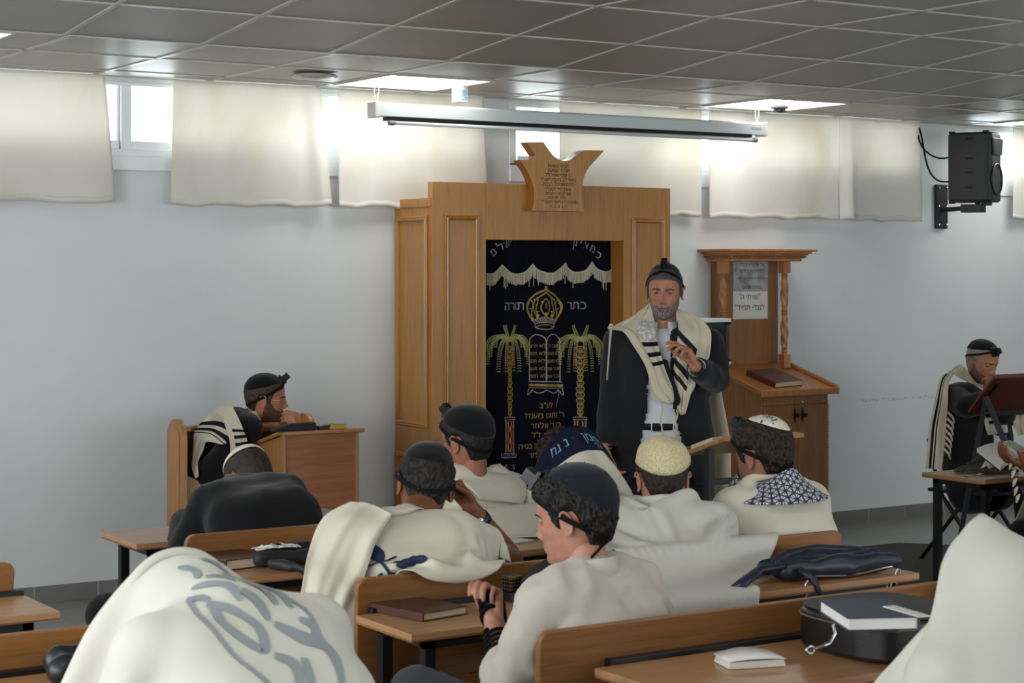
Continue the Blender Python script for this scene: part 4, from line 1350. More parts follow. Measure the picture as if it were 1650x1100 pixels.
def head_shape(d, nose=1.0, wide=1.0, jaw=1.0):
    """d: unit directions (n,3) -> points of a head of 0.23 m height, y forward"""
    d = np.asarray(d, float); dz = d[:, 2]
    h = np.sqrt(d[:, 0] ** 2 + d[:, 1] ** 2) + 1e-9; s = d[:, 0] / h; c = d[:, 1] / h
    yf = np.interp(dz, _tt, _YF); yb = np.interp(dz, _tt, _YB); xs = np.interp(dz, _tt, _XS) * wide
    w = 1 / (1 + np.exp(-c * 8))
    xs = xs * (1 + (jaw - 1) * np.clip(-dz, 0, 1))
    x = xs * s; y = np.where(c > 0, yf, yb) * c; z = .115 * dz
    g = lambda a, b: np.exp(-a * a - b * b)
    ax = np.abs(x); fr = np.clip(c * 3, 0, 1)
    o = np.zeros_like(x)
    zr = np.clip((.026 - z) / .05, 0, 1) * (z > -.036)
    o += .004 * g(x / .011, 0) * np.exp(-((z - .012) / .022) ** 2) * nose
    o += .014 * nose * g(x / .0095, (z + .012) / .02)
    o += .019 * nose * g(x / .011, (z + .031) / .011)
    o += .009 * nose * g((ax - .0125) / .006, (z + .036) / .008)
    o -= .013 * g((ax - .030) / .016, (z - .007) / .011)
    o += .0065 * g((ax - .026) / .02, (z - .024) / .007)
    o += .005 * g((ax - .044) / .016, (z + .022) / .018)
    o -= .003 * g((ax - .05) / .012, (z + .055) / .02)
    o += .0075 * g(x / .021, (z + .0625) / .010)
    o -= .006 * g(x / .023, (z + .0625) / .0022)
    o -= .004 * g(x / .022, (z + .080) / .006)
    o += .009 * g(x / .018, (z + .099) / .013)
    o -= .003 * g((ax - .062) / .012, (z - .03) / .022)
    y = y + o * fr
    return np.stack([x, y, z], 1)


def ico(n):
    bm = bmesh.new(); bmesh.ops.create_icosphere(bm, subdivisions=n, radius=1)
    v = np.array([q.co[:] for q in bm.verts]); f = [tuple(w.index for w in q.verts) for q in bm.faces]; bm.free()
    return v / np.linalg.norm(v, axis=1)[:, None], f


ICO5 = ico(6); ICO6 = ico(7)
_PH = np.array([0, .35, .7, 1.0, 1.2, 1.38, 1.5, 1.62, 1.9, 2.1, 2.4, PI])


def hair_line(phi, kind):
    if kind == 'receding': z = [.083, .085, .082, .06, .035, -.005, -.012, .022, .02, -.02, -.055, -.075]
    else: z = [.062, .060, .056, .046, .03, -.012, -.02, .022, .02, -.02, -.065, -.085]
    return np.interp(np.abs(phi), _PH, z)


def beard_line(phi):
    return np.interp(np.abs(phi), [0, .3, .5, .8, 1.05, 1.25, 1.42, 1.58, 1.75, 1.95], [-.045, -.050, -.052, -.046, -.034, -.012, .012, -.03, -.05, -.2])


def nz(p, f, seed=0.0): return np.array([mnoise.noise(Vector((q[0] * f + seed, q[1] * f, q[2] * f))) for q in p])


def xf(Mx, p):
    m = np.array(Mx); return p @ m[:3, :3].T + m[:3, 3]


def shell(name, Mx, shp, mask_off, mat, parent, fine, freq=120, rough=.3, seed=0.):
    d, f = ICO6 if fine else ICO5
    p = head_shape(d, **shp)
    off = mask_off(d, p)
    n = p / np.linalg.norm(p, axis=1)[:, None]
    keep = off > .0004
    ff = [t for t in f if keep[t[0]] and keep[t[1]] and keep[t[2]]]
    idx = np.unique(np.array(ff)); mp = -np.ones(len(p), int); mp[idx] = np.arange(len(idx))
    q = p[idx]; st = q * np.array([1, 1, .45])
    r = off[idx] * (1 + rough * nz(st, freq, seed) + rough * .8 * nz(st, freq * 2.7, seed + 3))
    q = q + n[idx] * r[:, None]
    return raw(name, xf(Mx, q), [tuple(mp[list(t)]) for t in ff], mat, parent)


SK = {}


def skin_mat(name, rgb):
    if name in SK: return SK[name]
    t = NT(name); c = lin(rgb)
    f = t.noise(t.coord(), 35, 5, .6)
    t.l(t.ramp(f, [(.35, (c[0] * .86, c[1] * .78, c[2] * .76)), (.6, c)]), t.b.inputs['Base Color'])
    t.b.inputs['Roughness'].default_value = .5; t.b.inputs['Subsurface Weight'].default_value = .08
    t.b.inputs['Subsurface Radius'].default_value = (.01, .004, .002); t.b.inputs['Specular IOR Level'].default_value = .35
    t.bump(t.noise(t.coord(), 420, 3), .12, .0008)
    SK[name] = t.m; return t.m


def hair_mat(name, a, b):
    if name in SK: return SK[name]
    t = NT(name)
    f = t.noise(t.coord((260, 260, 60)), 1, 4, .7)
    t.l(t.ramp(f, [(.36, lin(a)), (.66, lin(b))]), t.b.inputs['Base Color']); t.b.inputs['Roughness'].default_value = .55
    t.b.inputs['Specular IOR Level'].default_value = .3
    t.bump(f, .6, .003)
    SK[name] = t.m; return t.m


def head_matrix(c, yaw, pitch=0., roll=0.):
    """yaw 0 looks to +Y, positive turns left; pitch positive looks down"""
    return Matrix.Translation(c) @ Matrix.Rotation(yaw, 4, 'Z') @ Matrix.Rotation(-pitch, 4, 'X') @ Matrix.Rotation(roll, 4, 'Y')


def ear_geo(m, sgn, T):
    """a shell with a curled rim"""
    M2 = T @ Matrix.Translation((sgn * .0725, -.010, -.004)) @ Matrix.Rotation(sgn * -.42, 4, 'Z') @ Matrix.Rotation(-.12, 4, 'X')
    m.ball((sgn * .003, 0, 0), (.006, .0155, .027), 12, M2)
    pts = []
    for k in range(15):
        a = -2.0 + k * 4.6 / 14
        pts.append(M2 @ Vector((sgn * (.010 + .003 * math.sin(a)), -.0155 * math.cos(a) * (1 if math.cos(a) > 0 else .8), .029 * math.sin(a) + .001)))
    m.tube(pts, [.0028] + [.0036] * 13 + [.0035], 7)
    m.ball((sgn * .007, .002, -.027), (.005, .007, .008), 8, M2)
    pts = [M2 @ Vector((sgn * .008, -.007 * math.cos(a), .016 * math.sin(a))) for a in (-1.2, -.5, .2, .9, 1.5)]
    m.tube(pts, .0026, 6)


def cap_grid(Mx, shp, axis, theta, off, rim=.003, rings=14, seg=48, dome=0., thick=.0016, flat=0., wr=0., hairoff=0.006, seed=1., scallop=0.):
    """skullcap following the head: list of points and faces, double walled"""
    ax = Vector(axis).normalized(); a = ax.cross(Vector((0, 0, 1)) if abs(ax.z) < .95 else Vector((0, 1, 0))).normalized(); b = ax.cross(a)
    D = []; R = []
    for i in range(rings + 1):
        t = theta * i / rings
        for k in range(seg):
            p = 2 * PI * k / seg
            D.append(tuple(ax * math.cos(t) + (a * math.cos(p) + b * math.sin(p)) * math.sin(t))); R.append((i / rings, p))
    D = np.array(D); P = head_shape(D, **shp); N = P / np.linalg.norm(P, axis=1)[:, None]
    R = np.array(R)
    o = hairoff + rim + (off - rim) * (1 - R[:, 0] ** 2.4) + dome * (1 - R[:, 0]) ** 1.5
    if scallop: o = o + scallop * np.cos(R[:, 1] * seg / 2) * (R[:, 0] > .95)
    if wr: o = o + wr * nz(P, 26, seed) + wr * .6 * nz(P, 60, seed)
    Po = P + N * o[:, None]; Pi = P + N * (o - thick)[:, None]
    f = []
    n = len(P)
    for i in range(rings):
        for k in range(seg):
            k2 = (k + 1) % seg; q = (i * seg + k, i * seg + k2, (i + 1) * seg + k2, (i + 1) * seg + k)
            f.append(q); f.append(tuple(w + n for w in q[::-1]))
    for k in range(seg):
        k2 = (k + 1) % seg; f.append((rings * seg + k, rings * seg + k2, rings * seg + k2 + n, rings * seg + k + n))
    return xf(Mx, np.vstack([Po, Pi])), f, Po, Mx


def kippah(Mx, shp, mat, parent, axis=(0, -.35, 1), theta=.78, off=.006, name='kippah', **k):
    v, f, _, _ = cap_grid(Mx, shp, axis, theta, off, **k)
    return raw(name, v, f, mat, parent)


def strap_ring(Mx, shp, parent, tilt=.62, z0=.25, off=.011, w=.0065, gap=None):
    pts = []
    for k in range(60):
        a = 2 * PI * k / 60
        # ring that is high over the forehead and low at the nape
        z = z0 + tilt * math.cos(a)
        d = Vector((math.sin(a) * math.sqrt(max(.05, 1 - z * z)), math.cos(a) * math.sqrt(max(.05, 1 - z * z)), z)).normalized()
        p = head_shape(np.array([d[:]]), **shp)[0]; n_ = p / np.linalg.norm(p)
        pts.append(tuple(p + n_ * off))
    P = [Mx @ Vector(p) for p in pts]; C = Mx @ Vector((0, 0, 0)); up = (Mx.to_3x3() @ Vector((0, 0, 1)))
    vs = []; fs = []; n = len(P)
    for i, p in enumerate(P):
        tdir = (P[(i + 1) % n] - P[i - 1]).normalized(); out = (p - C).normalized(); wv = tdir.cross(out).normalized() * w
        vs += [p + wv, p - wv, p - wv - out * .002, p + wv - out * .002]
    for i in range(n):
        j = (i + 1) % n
        for a, b in ((0, 1), (1, 2), (2, 3), (3, 0)): fs.append((4 * i + a, 4 * i + b, 4 * j + b, 4 * j + a))
    return raw('tefillin_strap', vs, fs, M['strap'], parent, smooth=False)


def tefillin_box(Mx, shp, parent, dirv=(0, .62, .80), off=.012, s=.034, yaw=0., mat=None):
    d = Vector(dirv).normalized(); p = Vector(head_shape(np.array([d[:]]), **shp)[0]); n_ = (p.normalized() + Vector((0, .5, .15)) * .35).normalized()
    q = Vector((0, 0, 1)).rotation_difference(n_).to_matrix().to_4x4()
    T = Mx @ Matrix.Translation(p + n_ * off) @ q @ RZ(yaw)
    m = mb(); m.box(-s * .68, s * .68, -s * .85, s * .68, -.002, .009, T); m.box(-s * .5, s * .5, -s * .5, s * .5, .009, .009 + s, T)
    m.tube([T @ Vector((-s * .7, -s * .85, .003)), T @ Vector((s * .7, -s * .85, .003))], .006, 8)
    return m.build('head_tefillin', mat or M['leather'], parent, bevel=.0012)


# ---------------------------------------------------------------- hands
def hand_caps(side, wrist, fdir, pnorm, curl=(25, 30, 35, 40), spread=4, thumb=(35, 20, 15), size=1.0, fc=None):
    """side +1 right hand, -1 left; fdir points to the fingers, pnorm out of the palm. fc: per finger (mcp,pip,dip)"""
    w = Vector(wrist); f = Vector(fdir).normalized(); n = Vector(pnorm); n = (n - f * n.dot(f)).normalized()
    t = n.cross(f) * side  # thumb side
    t = -t
    k = size; out = []
    L = [.088, .092, .088, .080]; X = [.028, .0095, -.009, -.027]
    FL = [(.040, .024, .020), (.044, .028, .021), (.041, .026, .021), (.032, .020, .019)]
    for i in range(4):
        mc = w + f * L[i] * k + t * X[i] * k
        out.append((w + f * .012 * k + t * X[i] * .55 * k, mc, .0155 * k, .0115 * k))
        a = (fc[i] if fc else (curl[i], curl[i] * 1.15, curl[i] * .7))
        sp = math.radians(spread * (1.5 - i)); base = (f * math.cos(sp) + t * math.sin(sp)).normalized()
        ang = 0; p = mc; r = (.0098, .0088, .008, .0068)
        if i == 3: r = tuple(v * .88 for v in r)
        for j in range(3):
            ang += math.radians(a[j]); dirn = base * math.cos(ang) + n * math.sin(ang); q = p + dirn * FL[i][j] * k
            out.append((p, q, r[j] * k, r[j + 1] * k)); p = q
    # thumb leaves the side of the palm near its base
    b = w + f * .024 * k + t * .024 * k; ta, tb, tc = thumb
    d1 = (f * math.cos(math.radians(ta)) + t * math.sin(math.radians(ta))) * math.cos(.35) + n * math.sin(.35)
    q1 = b + d1 * .042 * k; out.append((b - d1 * .01, q1, .015 * k, .0115 * k))
    d2 = (f * math.cos(math.radians(ta - tb)) + t * math.sin(math.radians(ta - tb))) * math.cos(.5) + n * math.sin(.5)
    q2 = q1 + d2 * .032 * k; out.append((q1, q2, .0112 * k, .0098 * k))
    d3 = (d2 + f * math.sin(math.radians(tc)) * .6).normalized(); q3 = q2 + d3 * .022 * k; out.append((q2, q3, .0098 * k, .0078 * k))
    return out


def two_bone(a, c, la, lb, pole):
    """elbow between shoulder a and wrist c"""
    a = Vector(a); c = Vector(c); d = c - a; L = min(d.length, (la + lb) * .999); dn = d.normalized()
    x = (la * la - lb * lb + L * L) / (2 * L); h = math.sqrt(max(0, la * la - x * x))
    p = Vector(pole) - dn * Vector(pole).dot(dn); p.normalize()
    return a + dn * x + p * h


class Body:
    """joints in world space; every list of capsules serves the mesh, the drape and the clothes"""

    def __init__(s, name_label, pelvis, neck, yaw, k=1.0, hunch=.04, shw=.165, drop=.035, belly=0., knees=None, feet=None, standing=False, twist=0.0):
        s.P = Vector(pelvis); s.N = Vector(neck); s.yaw = yaw; s.k = k
        s.F = V(-math.sin(yaw), math.cos(yaw), 0); s.R = V(math.cos(yaw), math.sin(yaw), 0)
        ya = yaw + twist
        s.R2 = V(math.cos(ya), math.sin(ya), 0); s.F2 = V(-math.sin(ya), math.cos(ya), 0)
        U = (s.N - s.P).normalized(); s.U = U; L = (s.N - s.P).length
        back = (-s.F + U * s.F.dot(U)).normalized() if abs(U.dot(s.F)) < .99 else V(0, 0, 1)
        s.back = back
        pt = lambda u: s.P + U * L * u + back * hunch * math.sin(PI * min(1, u))
        s.hip, s.waist, s.chest, s.top = pt(0), pt(.36), pt(.68), pt(.90)
        s.S = {1: s.N - U * drop + s.R2 * shw * k, -1: s.N - U * drop - s.R2 * shw * k}
        w = k
        lv = [(s.hip, .075 * w, .118 * w + belly * .5, s.R), (s.waist, .058 * w, .108 * w + belly, s.R), (s.chest, .080 * w, .108 * w + belly * .3, s.R2), (s.top - U * .015, .098 * w, .080 * w, s.R2)]
        s.torso = []
        for c, hw, r, R in lv: s.torso.append((c - R * hw, c + R * hw, r, r))
        for (c0, h0, r0, R0), (c1, h1, r1, R1) in zip(lv[:-1], lv[1:]):
            for sg in (-1, 0, 1): s.torso.append((c0 + R0 * sg * h0, c1 + R1 * sg * h1, r0 * .98, r1 * .98))
        for sg in (-1, 1): s.torso.append((s.N - U * .02, s.S[sg], .052 * w, .055 * w))
        if knees is None:
            knees = [s.P + s.F * .42 + s.R * sg * .13 + V(0, 0, -s.P.z + .53) for sg in (-1, 1)]
        if feet is None:
            feet = [V(q.x, q.y, .08) + s.F * .05 for q in knees]
        s.knees, s.feet = [Vector(q) for q in knees], [Vector(q) for q in feet]
        s.legs = []
        for sg, kn, ft in zip((-1, 1), s.knees, s.feet):
            h = s.P + s.R * sg * .09
            s.legs += [(h, kn, .088 * w, .062 * w), (kn, ft, .062 * w, .045 * w)]
        s.arms = {}; s.hands = {}

    def arm(s, side, wrist, pole, la=.28, lb=.25, hand=None, elbow=None):
        w = Vector(wrist); e = Vector(elbow) if elbow is not None else two_bone(s.S[side], w, la * s.k, lb * s.k, pole)
        s.arms[side] = (s.S[side], e, w)
        if hand: s.hands[side] = hand_caps(side, w, **hand)

    def arm_caps(s, side, inf=0., upto=1.0):
        a, e, w = s.arms[side]
        return [(a, e, .052 * s.k + inf, .041 * s.k + inf), (e, e.lerp(w, upto), .041 * s.k + inf, .041 + (.029 - .041) * upto + inf)]

    def all_caps(s, inf=0.01):
        c = list(s.torso) + list(s.legs)
        for sd in s.arms: c += s.arm_caps(sd)
        return [(a, b, ra + inf, rb + inf) for a, b, ra, rb in c]


def make_body(B, head, root, skin, shp={}, fine=False, ears=True, neck_r=.052):
    """one continuous mesh: trunk, limbs, hands, neck, head and ears"""
    Mx = head
    m = MB()
    for a, b, ra, rb in B.torso + B.legs: capsule(m, a, b, max(.02, ra - .012), max(.02, rb - .012), 12)
    for sd in B.arms:
        for a, b, ra, rb in B.arm_caps(sd): capsule(m, a, b, ra - .004, rb - .002, 12)
    hb = Mx @ Vector((0, -.022, -.055))
    capsule(m, B.N - B.U * .03, hb, neck_r + .004, neck_r, 14)
    v, f = bake_remesh(m, .013, 3)
    for sd in B.hands:
        a, e, w = B.arms[sd]
        m = MB(); capsule(m, e.lerp(w, .1), w, .0385, .0265, 16); capsule(m, e.lerp(w, .9), w + (B.hands[sd][0][1] - w) * .35, .026, .02, 12)
        for c in B.hands[sd]: capsule(m, *c, 12)
        v2, f2 = bake_remesh(m, .0034, 3, .45)
        o = len(v); v = np.vstack([v, v2]); f += [tuple(i + o for i in t) for t in f2]
    d, fi = ICO6 if fine else ICO5
    hp = xf(Mx, head_shape(d, **shp)); o = len(v); v = np.vstack([v, hp]); f += [tuple(i + o for i in t) for t in fi]
    if ears:
        m = MB()
        for sg in (-1, 1): ear_geo(m, sg, Mx)
        v2, f2 = bake_remesh(m, .0022, 3, .5); o = len(v); v = np.vstack([v, v2]); f += [tuple(i + o for i in t) for t in f2]
    return raw('body', v, f, skin, root)


EYEW = plain('eye_white', (118, 106, 98), .35)


def make_eyes(Mx, shp, root, iris=(70, 60, 45), open_=.55, lidmat=None, look=0.0):
    for sg in (-1, 1):
        c = Vector((sg * .0305, .0705, .0065))
        e = mb().ball(c, .0118, 20, Mx).build('eye', EYEW, root, smooth=True)
        q = Mx @ c; dirn = (Mx.to_3x3() @ Vector((look, 1, -.05))).normalized()
        rot = Vector((0, 0, 1)).rotation_difference(dirn).to_matrix().to_4x4()
        mb().lathe([(.0058, .0101), (.0050, .0114), (.0030, .0122), (.0004, .0124)], 18, Matrix.Translation(q) @ rot).build('iris', plain('iris', iris, .2), e, smooth=True)
        # lids
        m = MB(); vs = []; fs = []
        for i, (lo, hi) in enumerate(((math.radians(90 - 78 * open_ * 0 - 0), math.radians(4)), (math.radians(-90), math.radians(-27)))):
            rows, cols = 6, 14; o = len(vs)
            for r in range(rows + 1):
                el = lo + (hi - lo) * r / rows
                for k in range(cols + 1):
                    az = math.radians(-85 + 170 * k / cols)
                    bend = el * math.cos(az * .9) if r == rows else el
                    rr = .0131
                    vs.append(tuple(Mx @ (c + Vector((rr * math.cos(bend) * math.sin(az), rr * math.cos(bend) * math.cos(az), rr * math.sin(bend))))))
            for r in range(rows):
                for k in range(cols): a = o + r * (cols + 1) + k; fs.append((a, a + 1, a + cols + 2, a + cols + 1))
        raw('eyelids', vs, fs, lidmat, root)


def brows(Mx, root, mat, r=.0036, lift=0.0, shp={}):
    for sg in (-1, 1):
        pts = []
        for k in range(11):
            u = k / 10; x = sg * (.010 + .040 * u); z = .0180 + .0060 * math.sin(u * PI * .8) - .003 * (u > .8) * (u - .8) * 5 + lift
            best = Vector((x, .088, z))
            d = Vector((x, .086, z))
            for _ in range(3):
                p = head_shape(np.array([(d.x / .09, d.y / .09 * 1.0, z / .115)]) / np.linalg.norm([(d.x / .09, d.y / .09, z / .115)]), **shp)[0]
                d.x += x - p[0]; z2 = p[2]
            pts.append(Mx @ Vector((p[0], p[1] + .0004, p[2])))
        m = mb(); m.tube(pts, [r * .5, r * .9, r, r * 1.1, r * 1.1, r, r, r * .85, r * .7, r * .5, r * .25], 7, flat=.7)
        m.build('eyebrow', mat, root, smooth=True)


def hair_fn(kind='normal', thick=.010, top=1.0, nape=1.0):
    def fn(d, p):
        phi = np.arctan2(d[:, 0], d[:, 1]); hl = hair_line(phi, kind)
        a = np.clip((p[:, 2] - hl) / .014, 0, 1); a = a * a * (3 - 2 * a)
        t = thick * (1 + (top - 1) * np.clip(p[:, 2] / .1, 0, 1))
        fade = np.clip((p[:, 2] + .095) / .05, .35, 1)
        return a * t * fade
    return fn


def beard_fn(thick=.007, chin=.012, full=True):
    def fn(d, p):
        phi = np.arctan2(d[:, 0], d[:, 1]); bl = beard_line(phi)
        a = np.clip((bl - p[:, 2]) / .010, 0, 1); a = a * (np.abs(phi) < 1.95)
        mouth = np.exp(-(p[:, 0] / .021) ** 4 - ((p[:, 2] + .0635) / .0070) ** 4) * (p[:, 1] > 0)
        t = thick + chin * np.exp(-(p[:, 0] / .04) ** 2) * np.clip((-.07 - p[:, 2]) / .04, 0, 1)
        t = t * np.where((p[:, 2] > -.062) & (np.abs(p[:, 0]) < .03), .75, 1)
        cheek = np.clip((-.02 - p[:, 2]) / .03, .45, 1)
        return a * t * (1 - mouth) * cheek * (p[:, 1] > -.03)
    return fn


def lips(Mx, shp, root, mat, gap=.0018):
    for dz, rr in ((gap, .0026), (-gap - .0012, .0032)):
        pts = []
        for k in range(11):
            x = -.0195 + .039 * k / 10; z = -.0628 + dz * (1 - (x / .0205) ** 2)
            d = Vector((x / .085, 1, z / .115)); 
            for _ in range(3):
                q = np.array([[d.x, d.y, 0]]); dz_ = z / .115; h = math.sqrt(1 - dz_ * dz_); n_ = math.hypot(d.x, d.y)
                p = head_shape(np.array([[d.x / n_ * h, d.y / n_ * h, dz_]]), **shp)[0]; d.x += (x - p[0]) / .085
            pts.append(Mx @ Vector((p[0], p[1] + .0006, p[2])))
        m = mb(); m.tube(pts, [rr * .3] + [rr * (.6 + .4 * math.sin(PI * k / 10)) for k in range(1, 10)] + [rr * .3], 8, flat=.8)
        m.build('lip', mat, root, smooth=True)


def glasses(Mx, root, mat):
    m = mb()
    for sg in (-1, 1):
        m.tube([Mx @ Vector((sg * (.033 + 0) + .0205 * math.cos(a), .098 - .004 * abs(math.cos(a)) * (sg * math.cos(a) > 0), .002 + .017 * math.sin(a))) for a in [2 * PI * k / 22 for k in range(22)]], .0009, 6, closed=True)
        m.tube([Mx @ Vector((sg * .0535, .093, .005)), Mx @ Vector((sg * .074, .07, .008)), Mx @ Vector((sg * .079, .01, .008)), Mx @ Vector((sg * .078, -.012, .0))], .0012, 6)
    m.tube([Mx @ Vector((x, .0975 + (.004 if abs(x) < .006 else 0), .006 + (.003 if abs(x) < .006 else 0))) for x in (-.013, -.005, .005, .013)], .001, 6)
    g = m.build('glasses', mat, root, smooth=True)
    return g


def garment(name, caps, mat, root, inf=.012, voxel=.012, smooth=5, disp=.010, dscale=.16, extra=None, cuts=None, seed=0, fold_dir=None):
    m = MB()
    for a, b, ra, rb in caps: capsule(m, a, b, ra + inf, rb + inf, 14)
    if extra: extra(m)
    v, f = bake_remesh(m, voxel, smooth)
    # wrinkles: displaced along the normals
    me = bpy.data.meshes.new('t'); me.from_pydata([tuple(map(float, p)) for p in v], [], f); me.update()
    n = np.empty(len(v) * 3, np.float32); me.vertices.foreach_get('normal', n); n = n.reshape(-1, 3); bpy.data.meshes.remove(me)
    st = v / dscale
    if disp:
        a = nz(st * np.array([1, 1, .8]) + seed, 1.0); b = nz(st * 2.3 + seed + 5, 1.0)
        ridge = 1 - np.abs(a) * 2.2
        v = v + n * ((ridge * .7 + b * .5) * disp)[:, None]
    if cuts is not None:
        keep = cuts(v); ff = [t for t in f if all(keep[i] for i in t)]
        idx = np.unique(np.concatenate([np.array(t) for t in ff])); mp = -np.ones(len(v), int); mp[idx] = np.arange(len(idx)); v = v[idx]; f = [tuple(mp[list(t)]) for t in ff]
    o = raw(name, v, f, mat, root)
    if cuts is not None:
        md = o.modifiers.new('t', 'SOLIDIFY'); md.thickness = .003; md.offset = -1
    return o


# ---------------------------------------------------------------- draped cloth: position-based simulation
def closest_push(x, A, Bv, RA, RB, eps):
    """push points x out of tapered capsules; returns the corrected points and a contact mask"""
    hit = np.zeros(len(x), bool)
    for a, b, ra, rb in zip(A, Bv, RA, RB):
        lo = np.minimum(a, b) - max(ra, rb) - eps; hi = np.maximum(a, b) + max(ra, rb) + eps
        near = np.all((x > lo) & (x < hi), axis=1)
        if not near.any(): continue
        q = x[near]; ab = b - a; t = np.clip(((q - a) @ ab) / (ab @ ab + 1e-12), 0, 1)
        c = a + t[:, None] * ab; r = ra + (rb - ra) * t + eps
        d = q - c; L = np.linalg.norm(d, axis=1) + 1e-9
        ins = L < r
        if ins.any():
            q[ins] = c[ins] + d[ins] / L[ins][:, None] * r[ins][:, None]; x[near] = q
            ii = np.where(near)[0][ins]; hit[ii] = True
    return hit


class Cloth:
    def __init__(s, X0, W, H, pins, caps, boxes=(), eps=.006, steps=420, dt=1 / 240., damp=.985, stretch=1.0, bend=.16, fric=.55, flatz=None, seed=0, bias=None, taper=None):
        """X0 (nv,nu,3) start, W,H rest size; pins bool (nv,nu)"""
        s.core = np.mean([np.array(((c[0] + c[1]) / 2)[:]) for c in caps[:16]], 0)
        nv, nu, _ = X0.shape; s.nu, s.nv, s.W, s.H = nu, nv, W, H
        x = X0.reshape(-1, 3).copy(); rng = np.random.RandomState(seed); x += rng.normal(0, .0008, x.shape)
        inv = np.where(pins.ravel(), 0., 1.); v = np.zeros_like(x); I = np.arange(nu * nv).reshape(nv, nu)
        du, dv = W / (nu - 1), H / (nv - 1)
        rs = np.ones(nv)
        if taper:
            t0_, t1_, k_ = taper; q_ = np.clip((np.linspace(0, H, nv) - t0_) / (t1_ - t0_), 0, 1); rs = 1 + (k_ - 1) * q_ * q_ * (3 - 2 * q_)
        s.rs = rs
        C = []

        def add(a, b, L, k):
            C.append((a.ravel(), b.ravel(), (L if np.ndim(L) == 0 else np.broadcast_to(L, a.shape).ravel()), k))
        for p in (0, 1):
            add(I[:, p:-1:2], I[:, p + 1::2], du * rs[:, None], 1.0); add(I[p:-1:2, :], I[p + 1::2, :], dv, 1.0)
        dg = math.hypot(du, dv)
        for p in (0, 1):
            for q in (0, 1):
                a = I[p:-1:2, q:-1:2]; b = I[p + 1::2, q + 1::2][:a.shape[0], :a.shape[1]]; a = a[:b.shape[0], :b.shape[1]]; add(a, b, np.hypot(du * rs[a[:, :1] // nu], dv), .35)
                a = I[p:-1:2, q + 1::2]; b = I[p + 1::2, q:-1:2]; r_, c_ = min(a.shape[0], b.shape[0]), min(a.shape[1], b.shape[1]); add(a[:r_, :c_], b[:r_, :c_], np.hypot(du * rs[a[:r_, :1] // nu], dv), .35)
        for st_ in (2, 3):
            for p in range(st_ * 2):
                a = I[:, p:-st_:st_ * 2]
                if a.size: add(a, a + st_, du * st_ * rs[:, None], bend * (1 if st_ == 2 else .6))
                a = I[p:-st_:st_ * 2, :]
                if a.size: add(a, a + nu * st_, dv * st_, bend * (1 if st_ == 2 else .6))
        pre = []
        for a, b, L, k in C:
            wa, wb = inv[a], inv[b]; ws = wa + wb; ok = ws > 0; a, b, wa, wb, ws = a[ok], b[ok], wa[ok], wb[ok], ws[ok]
            bnd = k < .3
            if np.ndim(L): L = L[ok]
            pre.append((a, b, L, (k * wa / ws)[:, None], (k * wb / ws)[:, None], bnd))
        A = [np.array(c[0][:]) for c in caps]; Bv = [np.array(c[1][:]) for c in caps]; RA = [c[2] for c in caps]; RB = [c[3] for c in caps]
        g = np.array([0, 0, -9.81])
        if bias is not None: g = g + np.array(bias)
        free = inv > 0
        for it in range(steps):
            v[free] += g * dt; v *= damp
            sp = np.linalg.norm(v, axis=1); f = np.minimum(1, 2.2 / (sp + 1e-9)); v *= f[:, None]
            p0 = x.copy(); x[free] += v[free] * dt
            for rep in range(2):
                for a, b, L, ka, kb, bnd in pre:
                    d = x[b] - x[a]; l = np.sqrt((d * d).sum(1)) + 1e-9
                    e = (l - L) / l
                    if bnd: e = np.minimum(e, 0)        # bending: only resists folding sharply
                    d *= e[:, None]; x[a] += ka * d; x[b] -= kb * d
            hit = closest_push(x, A, Bv, RA, RB, eps); hit |= closest_push(x, A, Bv, RA, RB, eps)
            for (x0, x1, y0, y1, z0, z1) in boxes:
                ins = (x[:, 0] > x0) & (x[:, 0] < x1) & (x[:, 1] > y0) & (x[:, 1] < y1) & (x[:, 2] > z0) & (x[:, 2] < z1)
                if ins.any():
                    q = x[ins]; dd = np.stack([q[:, 0] - x0, x1 - q[:, 0], q[:, 1] - y0, y1 - q[:, 1], (z1 - q[:, 2])], 1); w = dd.argmin(1)
                    q[w == 0, 0] = x0; q[w == 1, 0] = x1; q[w == 2, 1] = y0; q[w == 3, 1] = y1; q[w == 4, 2] = z1; x[ins] = q; hit |= ins
            lo = x[:, 2] < .012; x[lo, 2] = .012; hit |= lo
            x[~free] = p0[~free]
            x[hit] = p0[hit] + (x[hit] - p0[hit]) * .82
            v = (x - p0) / dt
            v[hit] *= (1 - fric)
        s.X = x.reshape(nv, nu, 3)

    def at(s, u, v):
        """position and normal at u (metres from the middle), v (metres from the top edge)"""
        fu = np.clip((np.asarray(u) / s.W + .5) * (s.nu - 1), 0, s.nu - 1.001); fv = np.clip(np.asarray(v) / s.H * (s.nv - 1), 0, s.nv - 1.001)
        i = fu.astype(int); j = fv.astype(int); a = (fu - i)[:, None]; b = (fv - j)[:, None]; X = s.X
        p = X[j, i] * (1 - a) * (1 - b) + X[j, i + 1] * a * (1 - b) + X[j + 1, i] * (1 - a) * b + X[j + 1, i + 1] * a * b
        tu = (X[j, i + 1] - X[j, i]) * (1 - b) + (X[j + 1, i + 1] - X[j + 1, i]) * b; tv = (X[j + 1, i] - X[j, i]) * (1 - a) + (X[j + 1, i + 1] - X[j, i + 1]) * a
        n = np.cross(tu, tv); n /= np.linalg.norm(n, axis=1)[:, None] + 1e-9
        return p, n

